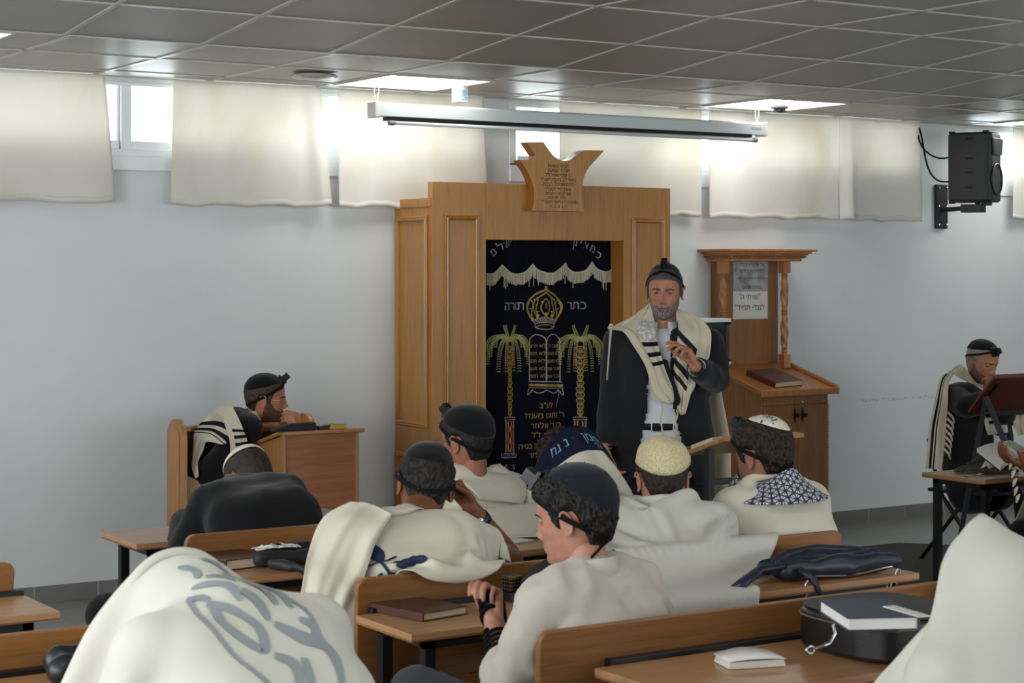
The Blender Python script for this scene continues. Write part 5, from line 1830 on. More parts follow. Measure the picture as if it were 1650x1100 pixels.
    def mesh(s, name, mat, root, sub=1, thick=.0022, mats=None, mifn=None):
        nv, nu = s.nv, s.nu
        f = [(j * nu + i, j * nu + i + 1, (j + 1) * nu + i + 1, (j + 1) * nu + i) for j in range(nv - 1) for i in range(nu - 1)]
        uv = [((i / (nu - 1) - .5) * s.W, j / (nv - 1) * s.H) for j in range(nv) for i in range(nu)]
        o = raw(name, s.X.reshape(-1, 3), f, mat, root, uv=uv)
        md = o.modifiers.new('sub', 'SUBSURF'); md.levels = sub; md.render_levels = sub
        md = o.modifiers.new('thick', 'SOLIDIFY'); md.thickness = thick; md.offset = 0
        return o

    def decal(s, name, m2, mat, root, sign=None, lift=.0035, maxe=.012):
        """flat figures given in (u,0,v) laid on the cloth"""
        bm = bmesh.new(); vs = [bm.verts.new(v) for v in m2.v]
        for f in m2.f:
            try: bm.faces.new([vs[i] for i in f])
            except ValueError: pass
        bmesh.ops.triangulate(bm, faces=bm.faces[:])
        for _ in range(5):
            e = [q for q in bm.edges if q.calc_length() > maxe]
            if not e: break
            bmesh.ops.subdivide_edges(bm, edges=e, cuts=1); bmesh.ops.triangulate(bm, faces=bm.faces[:])
        bm.verts.index_update(); P = np.array([q.co[:] for q in bm.verts]); F = [tuple(w.index for w in q.verts) for q in bm.faces]; bm.free()
        p, n = s.at(P[:, 0], P[:, 2])
        if sign is None: sign = 1 if ((p - s.core) * n).sum() > 0 else -1
        return raw(name, p + n * lift * sign, F, mat, root)


def cape_start(N, F, R, neckr=.085, W=1.7, H=1.1, nu=75, nv=46, z_up=.03, front_drop=True, spread=.85, back_up=0.02, neck_fwd=.03, pinu=.36, fwd=.16, lift=.125, taper=None):
    """start grid of a shawl: top edge lies around the nape and runs down the chest; the sheet is held out around the body"""
    F, R = Vector(F), Vector(R); N = Vector(N)
    X = np.zeros((nv, nu, 3)); pins = np.zeros((nv, nu), bool)
    arc = neckr * PI / 2 * 1.15
    for i in range(nu):
        u = (i / (nu - 1) - .5) * W; au = abs(u); sg = 1 if u > 0 else -1
        if au < arc:
            th = au / arc * PI / 2 * 1.1
            c = N + R * sg * neckr * math.sin(th) - F * (neckr * math.cos(th) - neck_fwd) + V(0, 0, z_up + back_up * math.cos(th))
        else:
            k = au - arc; k1 = min(k, .16); k2 = max(0, k - .16)
            c = N + R * sg * (neckr * .99 + k1 * .25) + F * (neckr * .15 + neck_fwd + k1 * .62 + k2 * .1) + V(0, 0, z_up - k1 * .70 - k2 * .97)
        q = min(1, max(0, (au - .06) / .14)); fo = q * q * (3 - 2 * q) * fwd - .05
        if au < pinu: pins[0, i] = True
        for j in range(nv):
            v = j / (nv - 1) * H
            if j == 0 and pins[0, i]: X[j, i] = c
            else:
                q2 = min(1, max(0, (v - taper[0]) / (taper[1] - taper[0]))) if taper else 0; rs = 1 + ((taper[2] - 1) * q2 * q2 * (3 - 2 * q2) if taper else 0)
                X[j, i] = N + R * u * rs + F * (fo - v) + V(0, 0, lift)
    return X, pins
# ================================================================== the people
M['suit'] = cloth_mat('black_suit_wool', (28, 29, 33), .05, 700)
M['suit2'] = cloth_mat('black_jacket_cloth', (11, 12, 15), .05, 700)
M['coat'] = cloth_mat('dark_coat_cloth', (26, 26, 29), .05, 700)
M['trouser'] = cloth_mat('black_trouser_cloth', (22, 22, 25), .05, 700)
M['gtrouser'] = cloth_mat('grey_trouser_cloth', (60, 64, 70), .05, 700)
M['shirt'] = cloth_mat('white_shirt_cotton', (214, 218, 224), .02, 900)
M['linen'] = cloth_mat('cream_linen', (196, 190, 178), .05, 500)
M['wool'] = cloth_mat('cream_wool_shawl', (212, 207, 190), .03, 700, thin=.0)
M['wool2'] = cloth_mat('white_wool_shawl', (198, 198, 188), .02, 700)
M['wool3'] = cloth_mat('ivory_wool_shawl', (198, 191, 168), .05, 700)
M['bvelvet'] = plain('black_velvet', (14, 15, 18), .9, 0, .2, 400, 0, .1, .2)
M['navycap'] = cloth_mat('navy_cotton', (17, 21, 33), .08, 900)
M['whitecap'] = cloth_mat('white_cotton_cap', (216, 212, 196), .03, 900)
t = NT('knitted_cream_wool')
w1 = t.n('TexVoronoi'); w1.inputs['Scale'].default_value = 210; t.l(t.coord(), w1.inputs['Vector'])
t.l(t.ramp(w1.outputs['Distance'], [(0.2, lin((226, 216, 180))), (0.7, lin((196, 182, 140)))]), t.b.inputs['Base Color']); t.b.inputs['Roughness'].default_value = .9
t.bump(w1.outputs['Distance'], .7, .004); M['knit'] = t.m


def stripe_mat(name, base, bands, axis=1, dark=(20, 20, 24), lim=None):
    t = NT(name); uv = t.n('UVMap'); s = t.sep(uv.outputs[0]); x = s[axis]
    fac = None
    for a, b in bands:
        k = t.math('MULTIPLY', t.math('GREATER_THAN', x, a), t.math('LESS_THAN', x, b))
        fac = k if fac is None else t.math('MAXIMUM', fac, k)
    if lim:
        for ax, a, b in lim: fac = t.math('MULTIPLY', fac, t.math('MULTIPLY', t.math('GREATER_THAN', s[ax], a), t.math('LESS_THAN', s[ax], b)))
    t.l(t.mix(fac, lin(base), lin(dark)), t.b.inputs['Base Color']); t.b.inputs['Roughness'].default_value = .85; t.b.inputs['Specular IOR Level'].default_value = .2
    t.bump(t.math('ADD', t.noise(t.coord(), 800, 2), t.math('MULTIPLY', t.noise(t.coord(), 28, 4), 2.)), .25, .003)
    return t.m


def sdf_caps(caps, p):
    d = np.full(len(p), 9.)
    for a, b, ra, rb in caps:
        a = np.array(a[:]); b = np.array(b[:]); ab = b - a; t_ = np.clip(((p - a) @ ab) / (ab @ ab + 1e-12), 0, 1)
        d = np.minimum(d, np.linalg.norm(p - (a + t_[:, None] * ab), axis=1) - (ra + (rb - ra) * t_))
    return d


def patch(rows, conv, caps, nr=40, nc=22, lift=.012, smooth=30, amp=.008, freq=26, seed=0., push=.0):
    """cloth laid over a dressed body: rows of points seen in the view, dropped on the body and given folds"""
    G = np.array([[conv(*p) for p in r] for r in rows], float)      # (R,C,2)

    def up(A, n, ax):
        m_ = A.shape[ax]; s0 = np.linspace(0, m_ - 1, n); A = np.moveaxis(A, ax, 0)
        i = np.clip(s0.astype(int), 0, m_ - 2); f = (s0 - i)[:, None, None]
        P = lambda k: A[np.clip(k, 0, m_ - 1)]
        out = .5 * ((2 * P(i)) + (P(i + 1) - P(i - 1)) * f + (2 * P(i - 1) - 5 * P(i) + 4 * P(i + 1) - P(i + 2)) * f ** 2 + (3 * P(i) - P(i - 1) - 3 * P(i + 1) + P(i + 2)) * f ** 3)
        return np.moveaxis(out, 0, ax)
    G = up(up(G, nr, 0), nc, 1)
    q = G.reshape(-1, 2); a = (q[:, 0] - 825) / 3000; b = (430 - q[:, 1]) / 3000
    D = np.stack([FW[0] + a * RT[0], FW[1] + a * RT[1], b], 1); L = np.linalg.norm(D, axis=1); Dn = D / L[:, None]; O = np.array([0, 0, CAM_H])
    c0 = sum((np.array(c[0][:]) for c in caps)) / len(caps); t0 = np.linalg.norm(c0 - O) - 1.2
    t_ = np.full(len(q), t0); hit = np.zeros(len(q), bool)
    for _ in range(70):
        d = sdf_caps(caps, O + Dn * t_[:, None]) - lift
        hit |= d < .0015
        t_ = np.where(hit, t_, t_ + np.maximum(d, .0008) * .95)
    hit &= t_ < t0 + 2.4
    T_ = t_.reshape(nr, nc).copy(); Hm = hit.reshape(nr, nc)
    T_[~Hm] = T_[Hm].mean() if Hm.any() else t0 + 1.2
    surf = np.where(Hm, T_, 99.)
    for _ in range(400 if not Hm.all() else 0):
        A = np.pad(T_, 1, 'edge'); av = (A[:-2, 1:-1] + A[2:, 1:-1] + A[1:-1, :-2] + A[1:-1, 2:]) / 4; T_[~Hm] = av[~Hm]
    for _ in range(smooth):
        A = np.pad(T_, 1, 'edge'); av = (A[:-2, 1:-1] + A[2:, 1:-1] + A[1:-1, :-2] + A[1:-1, 2:]) / 4; T_ = np.minimum(av, surf)
    X = O + Dn * T_.reshape(-1)[:, None]
    uu = np.linspace(0, 1, nc)[None, :].repeat(nr, 0).ravel(); vv = np.linspace(0, 1, nr)[:, None].repeat(nc, 1).ravel()
    f_ = np.sin(uu * freq + vv * 3 + seed) * .6 + np.sin(uu * freq * 1.9 + seed * 2 + vv * 7) * .3 + nz(X * 1.0, 14, seed) * .9
    X = X - Dn * ((f_ + 1.2) * amp)[:, None] - Dn * push
    return X, nr, nc, np.stack([uu, vv], 1)


def patch_obj(name, P, mat, root, thick=.003):
    X, nr, nc, uv = P
    f = [(j * nc + i, j * nc + i + 1, (j + 1) * nc + i + 1, (j + 1) * nc + i) for j in range(nr - 1) for i in range(nc - 1)]
    o = raw(name, X, f, mat, root, uv=uv)
    md = o.modifiers.new('sub', 'SUBSURF'); md.levels = 1; md.render_levels = 1
    md = o.modifiers.new('t', 'SOLIDIFY'); md.thickness = thick; md.offset = 0
    return o


def collar(root, N, F, R, r0, mat, h=.035, up=.0, tilt=.35, openw=.35, name='collar'):
    """stand-and-fall collar around the neck, open in front"""
    vs = []; fs = []; n = 40
    for i in range(n + 1):
        a = openw + (2 * PI - 2 * openw) * i / n
        dirn = F * math.cos(a) + R * math.sin(a)
        c = N + V(0, 0, up) - F * .0
        for r, z in ((r0 * .96, 0), (r0 * .93, h), (r0 * 1.0, h + .002), (r0 * 1.16, h * .05), (r0 * 1.24, -h * .3)):
            vs.append(c + dirn * r + V(0, 0, z) + F * (-tilt * z if math.cos(a) < 0 else 0))
    for i in range(n):
        for k in range(4): fs.append((5 * i + k, 5 * i + k + 1, 5 * i + 5 + k + 1, 5 * i + 5 + k))
    o = raw(name, vs, fs, mat, root); md = o.modifiers.new('t', 'SOLIDIFY'); md.thickness = .0025
    return o


def fringes(root, pts, L=.12, mat=None, name='tassel'):
    """knotted corner tassels"""
    m = mb(); rnd = random.Random(3)
    for p in pts:
        p = Vector(p)
        m.tube([p, p + V(.004, 0, -.02), p + V(0, .003, -.05)], .0035, 6)
        for k in range(5): m.tube([p + V(0, 0, -.045), p + V(rnd.uniform(-.01, .01), rnd.uniform(-.01, .01), -.045 - L * rnd.uniform(.7, 1))], .0016, 5)
    return m.build(name, mat or M['wool3'], root)


def person(label, loc, group=None): return thing('person', label, 'person', loc, group)


def lap(B, sides=(-1, 1)):
    for sd in sides: B.arm(sd, V(B.P.x, B.P.y, .64) + B.F * .24 + B.R * sd * .10, -B.F * .5 - V(0, 0, 1) + B.R * sd * .25)


bench_box = lambda y, xa=2.3, xb=4.05, z=.862: (xa, xb, y - .03, y + .03, 0, z)
desk_box = lambda ya, yb, xa=2.28, xb=4.05: (xa - .012, xb, ya - .012, yb + .01, .70, .770)
sk_light = skin_mat('light_skin', (176, 124, 100)); sk_mid = skin_mat('warm_skin', (150, 104, 80)); sk_tan = skin_mat('tan_skin', (128, 84, 58)); sk_pale = skin_mat('pale_skin', (178, 130, 110))
h_black = hair_mat('black_hair', (12, 11, 12), (34, 30, 28)); h_brown = hair_mat('dark_brown_hair', (22, 16, 14), (52, 38, 30)); h_grey = hair_mat('grizzled_hair', (38, 38, 42), (84, 84, 88)); h_white = hair_mat('short_grey_hair', (96, 94, 92), (160, 158, 154))
b_grey = hair_mat('grey_beard', (66, 58, 52), (150, 142, 134)); b_brown = hair_mat('brown_beard', (58, 36, 26), (112, 78, 58)); b_salt = hair_mat('stubble_beard', (92, 72, 62), (134, 106, 90))

# ------------------------------------------------------------------ 1 the standing man
hc = at(1071, 470, Z=8.2)
cd = Vector((-hc.x, -hc.y, 0)).normalized(); cyaw = math.atan2(-cd.x, cd.y)      # yaw that looks at the camera
r1 = person('standing man in a dark suit and striped shawl, gesturing with one hand before the ark', (hc.x, hc.y, 0))
yaw = cyaw - .10
nk = at(1070, 537, Z=8.22)
B = Body('', at(1064, 700, Z=8.2), nk, yaw, 1.08, hunch=.0, shw=.178, drop=.045, belly=.012,
         knees=[V(hc.x, hc.y, .52) + V(math.cos(yaw), math.sin(yaw), 0) * s * .11 + V(0, 0, 0) for s in (-1, 1)],
         feet=[V(hc.x, hc.y, .09) + V(math.cos(yaw), math.sin(yaw), 0) * s * .13 for s in (-1, 1)])
# his right hand hangs (left in the view), his left is raised
B.arm(1, at(978, 712, Z=8.12), -B.F, elbow=at(990, 628, Z=8.2), hand=dict(fdir=V(.03, -.1, -1), pnorm=-B.R + B.F * .1, curl=(26, 34, 30, 30), thumb=(28, 25, 10)))
B.arm(-1, at(1120, 590, Z=7.93), V(0, 0, -1), elbow=at(1153, 612, Z=8.16), hand=dict(fdir=(B.F * .30 + B.R * .42 + V(0, 0, .86)), pnorm=(B.F * .5 + B.R * .72 - V(0, 0, .25)), fc=[(22, 30, 18), (38, 42, 26), (50, 56, 30), (58, 60, 34)], thumb=(34, 24, 20)))
Mx = head_matrix(hc, cyaw - .10, .10, -.03)
shp = dict(nose=1.1, wide=.95, jaw=1.06)
make_body(B, Mx, r1, sk_light, shp, fine=True)
make_eyes(Mx, shp, r1, lidmat=sk_light, look=-.1); lips(Mx, shp, r1, plain('lip_skin', (124, 70, 60), .5))
brows(Mx, r1, h_grey, .0046)
shell('hair', Mx, shp, hair_fn('normal', .0075), h_grey, r1, True, seed=1)
shell('beard', Mx, shp, beard_fn(.0030, .006), b_grey, r1, True, 200, .4)
kippah(Mx, shp, M['bvelvet'], r1, (0, -.32, 1), .74, .008, hairoff=.006)
strap_ring(Mx, shp, r1, tilt=.48, z0=.30, off=.0105)
tefillin_box(Mx, shp, r1, (0, .34, .94), .010, .026)
Jc = B.torso + B.arm_caps(1, 0, .86) + B.arm_caps(-1, 0, .80)
# jacket: wide open in front over a white shirt
garment('shirt', B.torso, M['shirt'], r1, .006, .011, 5, .004, seed=2)
bel = at(1064, 672, Z=8.2).z


def jx(m):
    for sg in (-1, 1): capsule(m, B.hip + B.R * sg * .085 + V(0, 0, .06), B.hip + B.R * sg * .115 - V(0, 0, .17) + B.F * .01, .118, .125)


Pn = np.array(B.P[:]); Fn = np.array(B.F[:]); Rn = np.array(B.R[:]); Nn = np.array(B.N[:])


def jcut(v):
    rel = v - Pn; f = rel @ Fn; r = rel @ Rn; z = v[:, 2]
    # opening of the jacket front: widens towards the hem
    w = np.interp(z, [.6, .86, 1.05, 1.25, 1.46], [.17, .10, .055, .045, .05]); c = np.interp(z, [.7, 1.4], [-.03, 0.0])
    return ~((f > .03) & (np.abs(r - c) < w)) & ~((np.abs(r) < .07) & (z > Nn[2] + .03)) & (z > .735 + .0 * r)


garment('jacket', Jc, M['suit'], r1, .019, .0105, 5, .009, .17, extra=jx, cuts=jcut, seed=4)
for sd in (1, -1):
    a, e, w = B.arms[sd]; m = mb(); q = e.lerp(w, .93); m.tube([e.lerp(w, .80), q], .040, 16); m.build('cuff', M['shirt'], r1, smooth=True)
m = MB()
for a, b, ra, rb in B.legs: capsule(m, a, b, ra + .008, rb + .018)
capsule(m, B.hip - B.R * .06, B.hip + B.R * .06, .118, .118)
v, f = bake_remesh(m, .014, 4); raw('trousers', v, f, M['trouser'], r1)
collar(r1, B.N + V(0, 0, .0) + B.F * .012, B.F, B.R, .062, M['shirt'], .036, .012, openw=.42)
m = mb(); m.tube([B.hip + V(0, 0, .045) + B.R * .19 * math.cos(t_) + B.F * .135 * math.sin(t_) for t_ in [2 * PI * k / 40 for k in range(40)]], .012, 6, closed=True, flat=1.4); m.build('belt', M['leather'], r1)
m = mb(); c = B.hip + V(0, 0, .045) + B.F * .150; 
for a_, b_ in (((-.022, -.016), (.022, -.016)), ((.022, -.016), (.022, .016)), ((.022, .016), (-.022, .016)), ((-.022, .016), (-.022, -.016))):
    m.tube([c + B.R * a_[0] + V(0, 0, a_[1]), c + B.R * b_[0] + V(0, 0, b_[1])], .0025, 6)
m.build('belt_buckle', M['chrome'], r1)
m = mb()
for k in range(5): m.ball(at(1067, 545 + k * 22, Z=8.2) + B.F * .145 + V(0, 0, 0), (.005, .005, .005), 8)
# watch on the raised wrist
a, e, w = B.arms[-1]
m = mb(); m.tube([w + (e - w).normalized() * .012, w + (e - w).normalized() * .030], .0335, 20); wt = m.build('wristwatch', M['chrome'], r1, smooth=True)
for s, (fx, fz) in ((1, (-1, 0)),):
    m = mb()
    for k in range(4): 
        p = B.arms[1][2]; q = p + V(0, 0, -.01 - .018 * k); m.tube([q + V(.03 * math.cos(t_), .03 * math.sin(t_), .006 * math.sin(t_ + k)) for t_ in [2 * PI * j / 16 for j in range(16)]], .0042, 6, closed=True)
    m.build('hand_strap', M['strap'], r1)
zc1 = lambda x, y: (930 + x / 3.437, 400 + y / 3.437)
caps1 = [(a, b, ra + .022, rb + .022) for a, b, ra, rb in B.torso + B.arm_caps(1)] + [(a, b, ra + .022, rb + .022) for a, b, ra, rb in B.arm_caps(-1)[:1]]
L = [((405, 298), (385, 320)), ((415, 350), (290, 385)), ((428, 400), (186, 442)), ((438, 470), (255, 462)), ((447, 525), (305, 530)), ((464, 585), (350, 600)), ((480, 640), (382, 660)), ((500, 700), (405, 735)), ((525, 750), (418, 795)), ((552, 800), (460, 843)), ((540, 845), (508, 862))]
smL = stripe_mat('shawl_stripes_front', (200, 193, 170), [(.385, .425), (.475, .515), (.565, .60)], 1, lim=[(0, -1, .62)])
L3 = [[r[0], ((r[0][0] * .66 + r[1][0] * .34), (r[0][1] * .66 + r[1][1] * .34) + 2), ((r[0][0] * .33 + r[1][0] * .67), (r[0][1] * .33 + r[1][1] * .67)), r[1]] for r in L]
patch_obj('prayer_shawl', patch(L3, zc1, caps1, 60, 26, .012, 40, .006, 16, 1.), smL, r1)
# silver neckband of the shawl
A_ = [[(412, 392), (360, 396)], [(422, 400), (348, 406)], [(430, 412), (338, 424)], [(434, 450), (334, 468)], [(436, 488), (352, 492)], [(400, 514), (390, 512)]]
t = NT('silver_brocade'); vo = t.n('TexVoronoi'); vo.inputs['Scale'].default_value = 60; t.l(t.coord(), vo.inputs['Vector'])
t.l(t.ramp(vo.outputs['Distance'], [(.3, lin((214, 214, 212))), (.5, lin((176, 174, 168)))]), t.b.inputs['Base Color']); t.b.inputs['Roughness'].default_value = .4; t.bump(vo.outputs['Distance'], .5, .003)
patch_obj('shawl_neckband', patch(A_, zc1, caps1, 26, 12, .012, 10, .003, 10, 1., push=.015), t.m, r1)
Rr = [((550, 333), (575, 338)), ((556, 370), (660, 378)), ((560, 430), (735, 445)), ((556, 500), (741, 530)), ((548, 570), (730, 602)), ((538, 640), (702, 655)), ((536, 700), (668, 722)), ((545, 770), (648, 772)), ((550, 840), (627, 812)), ((556, 890), (612, 872)), ((575, 922), (600, 915))]
R3 = [[r[0], ((r[0][0] * .66 + r[1][0] * .34), (r[0][1] * .66 + r[1][1] * .34) + 2), ((r[0][0] * .33 + r[1][0] * .67), (r[0][1] * .33 + r[1][1] * .67)), r[1]] for r in Rr]
t = NT('shawl_diagonal_stripes'); uv = t.n('UVMap'); s = t.sep(uv.outputs[0])
dg_ = t.math('SUBTRACT', s[1], t.math('MULTIPLY', s[0], .22)); fr_ = t.math('FRACT', t.math('MULTIPLY', dg_, 9.0))
fac = t.math('MULTIPLY', t.math('LESS_THAN', fr_, .5), t.math('MULTIPLY', t.math('GREATER_THAN', dg_, .17), t.math('LESS_THAN', dg_, .66)))
fac = t.math('MULTIPLY', fac, t.math('LESS_THAN', s[0], .60)); t.l(t.mix(fac, lin((200, 193, 170)), lin((20, 20, 24))), t.b.inputs['Base Color']); t.b.inputs['Roughness'].default_value = .85
patch_obj('prayer_shawl', patch(R3, zc1, caps1, 60, 26, .012, 40, .007, 18, 2.), t.m, r1)
# narrow bunched edge of the shawl between the two halves
Cc_ = [[(474, 612), (500, 618)], [(486, 660), (512, 668)], [(508, 720), (536, 728)], [(532, 780), (556, 790)], [(538, 840), (572, 838)], [(530, 870), (560, 872)]]
patch_obj('shawl_edge', patch(Cc_, zc1, caps1, 26, 8, .02, 10, .003, 10, 1., push=.015), M['trouser'], r1)
# part of the shawl hanging behind him
vs = []; fs = []; nu, nv = 46, 40
for j in range(nv):
    for i in range(nu):
        u = i / (nu - 1) * 2 - 1; vv = j / (nv - 1)
        w_ = .20 + .085 * min(1, vv * 2.0)
        p = B.N + B.R * (u * w_) - B.F * (.085 + .10 * math.sin(min(1, vv * 2.2) * PI / 2) - .05 * u * u + .014 * math.sin(u * 17 + 1) * vv) + V(0, 0, .02 - vv * (1.02 + .10 * u) - .05 * u * u)
        vs.append(p)
for j in range(nv - 1):
    for i in range(nu - 1): a = j * nu + i; fs.append((a, a + 1, a + nu + 1, a + nu))
o = raw('prayer_shawl_back', vs, fs, M['wool3'], r1); md = o.modifiers.new('t', 'SOLIDIFY'); md.thickness = .003
m = mb()
p0 = at(985, 524, Z=8.12)
m.tube([p0, at(982, 560, Z=8.1), at(978, 612, Z=8.08)], [.006, .004, .003], 7); m.ball(p0, (.010, .010, .009), 10); m.ball(p0 + B.R * .008 - V(0, 0, .010), .008, 10)
for (x, ya, yb) in ((1066, 648, 712), (1090, 660, 710), (1087, 665, 715)):
    pts = [at(x + 2 * math.sin(k * 1.3), ya + (yb - ya) * k / 8, Z=8.0) for k in range(9)]; m.tube(pts, .0035, 6)
m.build('tassel', M['wool3'], r1, smooth=True)

# ------------------------------------------------------------------ 2 the seated man with glasses by the wall
hc = at(428, 643, y=8.60)
r2 = person('bearded man with glasses resting his chin on his hand at the walnut desk', (hc.x, 8.75, 0))
yaw = math.radians(-112)
B = Body('', V(at(368, 770, y=8.72).x, 8.78, .50), at(392, 677, y=8.64), yaw, 1.08, hunch=.06, shw=.165, drop=.035, belly=.02,
         knees=[V(hc.x + .15, 8.80, .52), V(hc.x + .10, 8.62, .52)], feet=[V(hc.x + .2, 8.82, .08), V(hc.x + .15, 8.66, .08)], twist=.1)
hd = at(463, 668, y=8.50)
B.arm(-1, hd + V(.115, .02, -.06), V(0, 0, -1), hand=dict(fdir=V(-.9, -.15, .42), pnorm=V(-.45, .75, -.35), curl=(32, 42, 40, 42), thumb=(40, 25, 15)))
B.arm(1, at(432, 766, y=8.46), V(-1, -.6, -.6), elbow=at(336, 764, y=8.46))
Mx = head_matrix(hc, math.radians(-112), .08, .06)
shp = dict(nose=1.2, wide=1.0, jaw=1.04)
make_body(B, Mx, r2, sk_light, shp, fine=True); make_eyes(Mx, shp, r2, lidmat=sk_light, look=-.3); brows(Mx, r2, h_brown)
shell('hair', Mx, shp, hair_fn('normal', .010, 1.1), hair_mat('brown_hair', (40, 32, 28), (78, 66, 58)), r2, True, seed=3)
shell('beard', Mx, shp, beard_fn(.006, .012), b_brown, r2, True, 180, .4)
kippah(Mx, shp, M['bvelvet'], r2, (0, -.28, 1), .98, .010, hairoff=.010)
strap_ring(Mx, shp, r2, tilt=.50, z0=.22, off=.0145); tefillin_box(Mx, shp, r2, (0, .62, .80), .016, .031)
glasses(Mx, r2, M['chrome'])
garment('jacket', B.torso + B.arm_caps(1, 0, .9) + B.arm_caps(-1, 0, .86), M['suit2'], r2, .018, .0115, 5, .012, .15, seed=8)
collar(r2, B.N + B.F * .02 + V(0, 0, .006), B.F, B.R, .060, M['shirt'], .034, .004, openw=.3)
Jn = B.N + B.F * .085 + V(0, 0, -.03)
m = mb(); m.tube([Jn + V(0, 0, .025), Jn + B.F * .012 - V(0, 0, .03), Jn + B.F * .03 - V(0, 0, .14)], [.014, .011, .026], 8); m.build('necktie', plain('dark_tie', (46, 34, 44), .6), r2, smooth=True)
m = MB()
for a, b, ra, rb in B.legs: capsule(m, a, b, ra + .01, rb + .02)
v, f = bake_remesh(m, .016, 3); raw('trousers', v, f, M['trouser'], r2)
caps2 = [(a, b, ra + .024, rb + .024) for a, b, ra, rb in B.torso + B.arm_caps(1)] + [(at(332, 690, y=8.56), at(318, 765, y=8.50), .05, .035)]
zc2 = lambda x, y: (250 + x / 4.12, 560 + y / 4.12)
A_ = [[(385, 418), (450, 400), (512, 392)], [(330, 468), (420, 452), (505, 470)], [(285, 520), (390, 520), (492, 560)], [(260, 560), (370, 570), (462, 640)], [(254, 640), (300, 632), (345, 622)], [(248, 720), (285, 700), (318, 680)], [(245, 800), (265, 780), (283, 762)], [(270, 868), (280, 860), (288, 850)]]
m2s = stripe_mat('shawl_stripes_shoulder', (196, 190, 170), [(.215, .275), (.33, .395), (.425, .44)], 1)
patch_obj('prayer_shawl', patch(A_, zc2, caps2, 60, 24, .014, 25, .007, 14, 3.), m2s, r2)
A_ = [[(392, 412), (455, 385), (515, 392)], [(440, 460), (500, 455), (550, 460)], [(470, 530), (530, 530), (582, 536)], [(492, 600), (550, 595), (602, 588)], [(500, 680), (560, 675), (622, 665)], [(495, 750), (545, 745), (590, 740)], [(488, 840), (520, 835), (540, 830)]]
m2s = stripe_mat('shawl_stripes_chest', (200, 194, 172), [(.36, .41), (.47, .52), (.575, .62)], 1, lim=[(0, .3, 2)])
patch_obj('prayer_shawl', patch(A_, zc2, caps2, 60, 24, .02, 25, .006, 12, 5., push=.006), m2s, r2)

# ------------------------------------------------------------------ 3 bowed man in black
r3 = person('man in black jacket and small white cap bowed over the front desk', (2.62, 5.6, 0))
B = Body('', V(2.60, 5.60, .50), at(400, 788, y=5.80), .0, .95, hunch=.11, shw=.145, drop=.04, knees=[V(2.16, 5.86, .54), V(2.80, 6.02, .54)], feet=[V(2.2, 5.9, .08), V(2.82, 6.1, .08)])
B.arm(-1, V(2.50, 6.02, .80), V(-1, -.3, -.5), elbow=V(2.42, 5.84, .72)); B.arm(1, V(2.76, 6.02, .80), V(1, -.3, -.5), elbow=V(2.82, 5.84, .74))
Mx = head_matrix(at(404, 776, y=5.93), .0, .78)
make_body(B, Mx, r3, sk_mid); shell('hair', Mx, {}, hair_fn('normal', .005), hair_mat('cropped_brown_hair', (30, 26, 24), (66, 56, 48)), r3, False, seed=5)
kippah(Mx, {}, M['whitecap'], r3, (0, -.02, 1), .86, .010, hairoff=.006, rim=.006, thick=.004)
garment('jacket', B.torso + B.arm_caps(1, 0, .95) + B.arm_caps(-1, 0, .95), M['suit2'], r3, .020, .0125, 5, .016, .2, seed=3)
m = MB()
for a, b, ra, rb in B.legs: capsule(m, a, b, ra + .012, rb + .02)
v, f = bake_remesh(m, .014, 4); raw('trousers', v, f, M['trouser'], r3)
for k, ft in enumerate(B.feet):
    m = mb(); m.ball(ft + V(0, .05, -.035), (.045, .13, .045), 14); m.build('shoe', M['leather'], r3, smooth=True)


def finish_legs(root, B, mat, shoes=True, top=None):
    if top: garment('shirt', B.torso + [c for sd in B.arms for c in B.arm_caps(sd, 0, .8)], top, root, .006, .015, 3, .004)
    m = MB()
    for a, b, ra, rb in B.legs: capsule(m, a, b, ra + .008, rb + .016)
    capsule(m, B.hip - B.R * .07, B.hip + B.R * .07, .12, .12)
    v, f = bake_remesh(m, .016, 3); raw('trousers', v, f, mat, root)
    if shoes:
        for ft in B.feet: 
            m = mb(); m.ball(ft + B.F * .05 - V(0, 0, .035), (.042, .11, .042), 12); m.build('shoe', M['leather'], root, smooth=True)


# ------------------------------------------------------------------ 4 man with glasses in the front row
hc = at(752, 712, y=5.62)
r4 = person('man in white shawl and black cap with thin glasses, front bench before the ark', (hc.x, 5.58, 0))
nk = at(762, 790, y=5.60)
B = Body('', V(hc.x + .02, 5.62, .48), nk, .12, 1.0, hunch=.03)
lap(B)
Mx = head_matrix(hc, .28, .10)
make_body(B, Mx, r4, sk_mid); shell('hair', Mx, {}, hair_fn('normal', .009), h_black, r4, False, seed=6)
kippah(Mx, {}, M['bvelvet'], r4, (0, -.42, 1), 1.12, .012, hairoff=.010, rim=.004)
tefillin_box(Mx, {}, r4, (0, .60, .80), .014, .031); strap_ring(Mx, {}, r4, tilt=.5, z0=.2, off=.0125); glasses(Mx, r4, plain('gold_wire', (170, 130, 70), .3, 1))
finish_legs(r4, B, M['trouser'], top=M['shirt'])
X0, pins = cape_start(B.N + V(0, 0, .012), B.F, B.R, .078, 1.0, .46, 56, 30, .03, pinu=.32)
c4 = Cloth(X0, 1.0, .46, pins, B.all_caps(.012) + [(hc, hc, .095, .095)], [bench_box(5.40), (2.26, 4.0, 5.885, 6.226, .7, .768)], steps=300)
c4.mesh('prayer_shawl', M['wool'], r4)
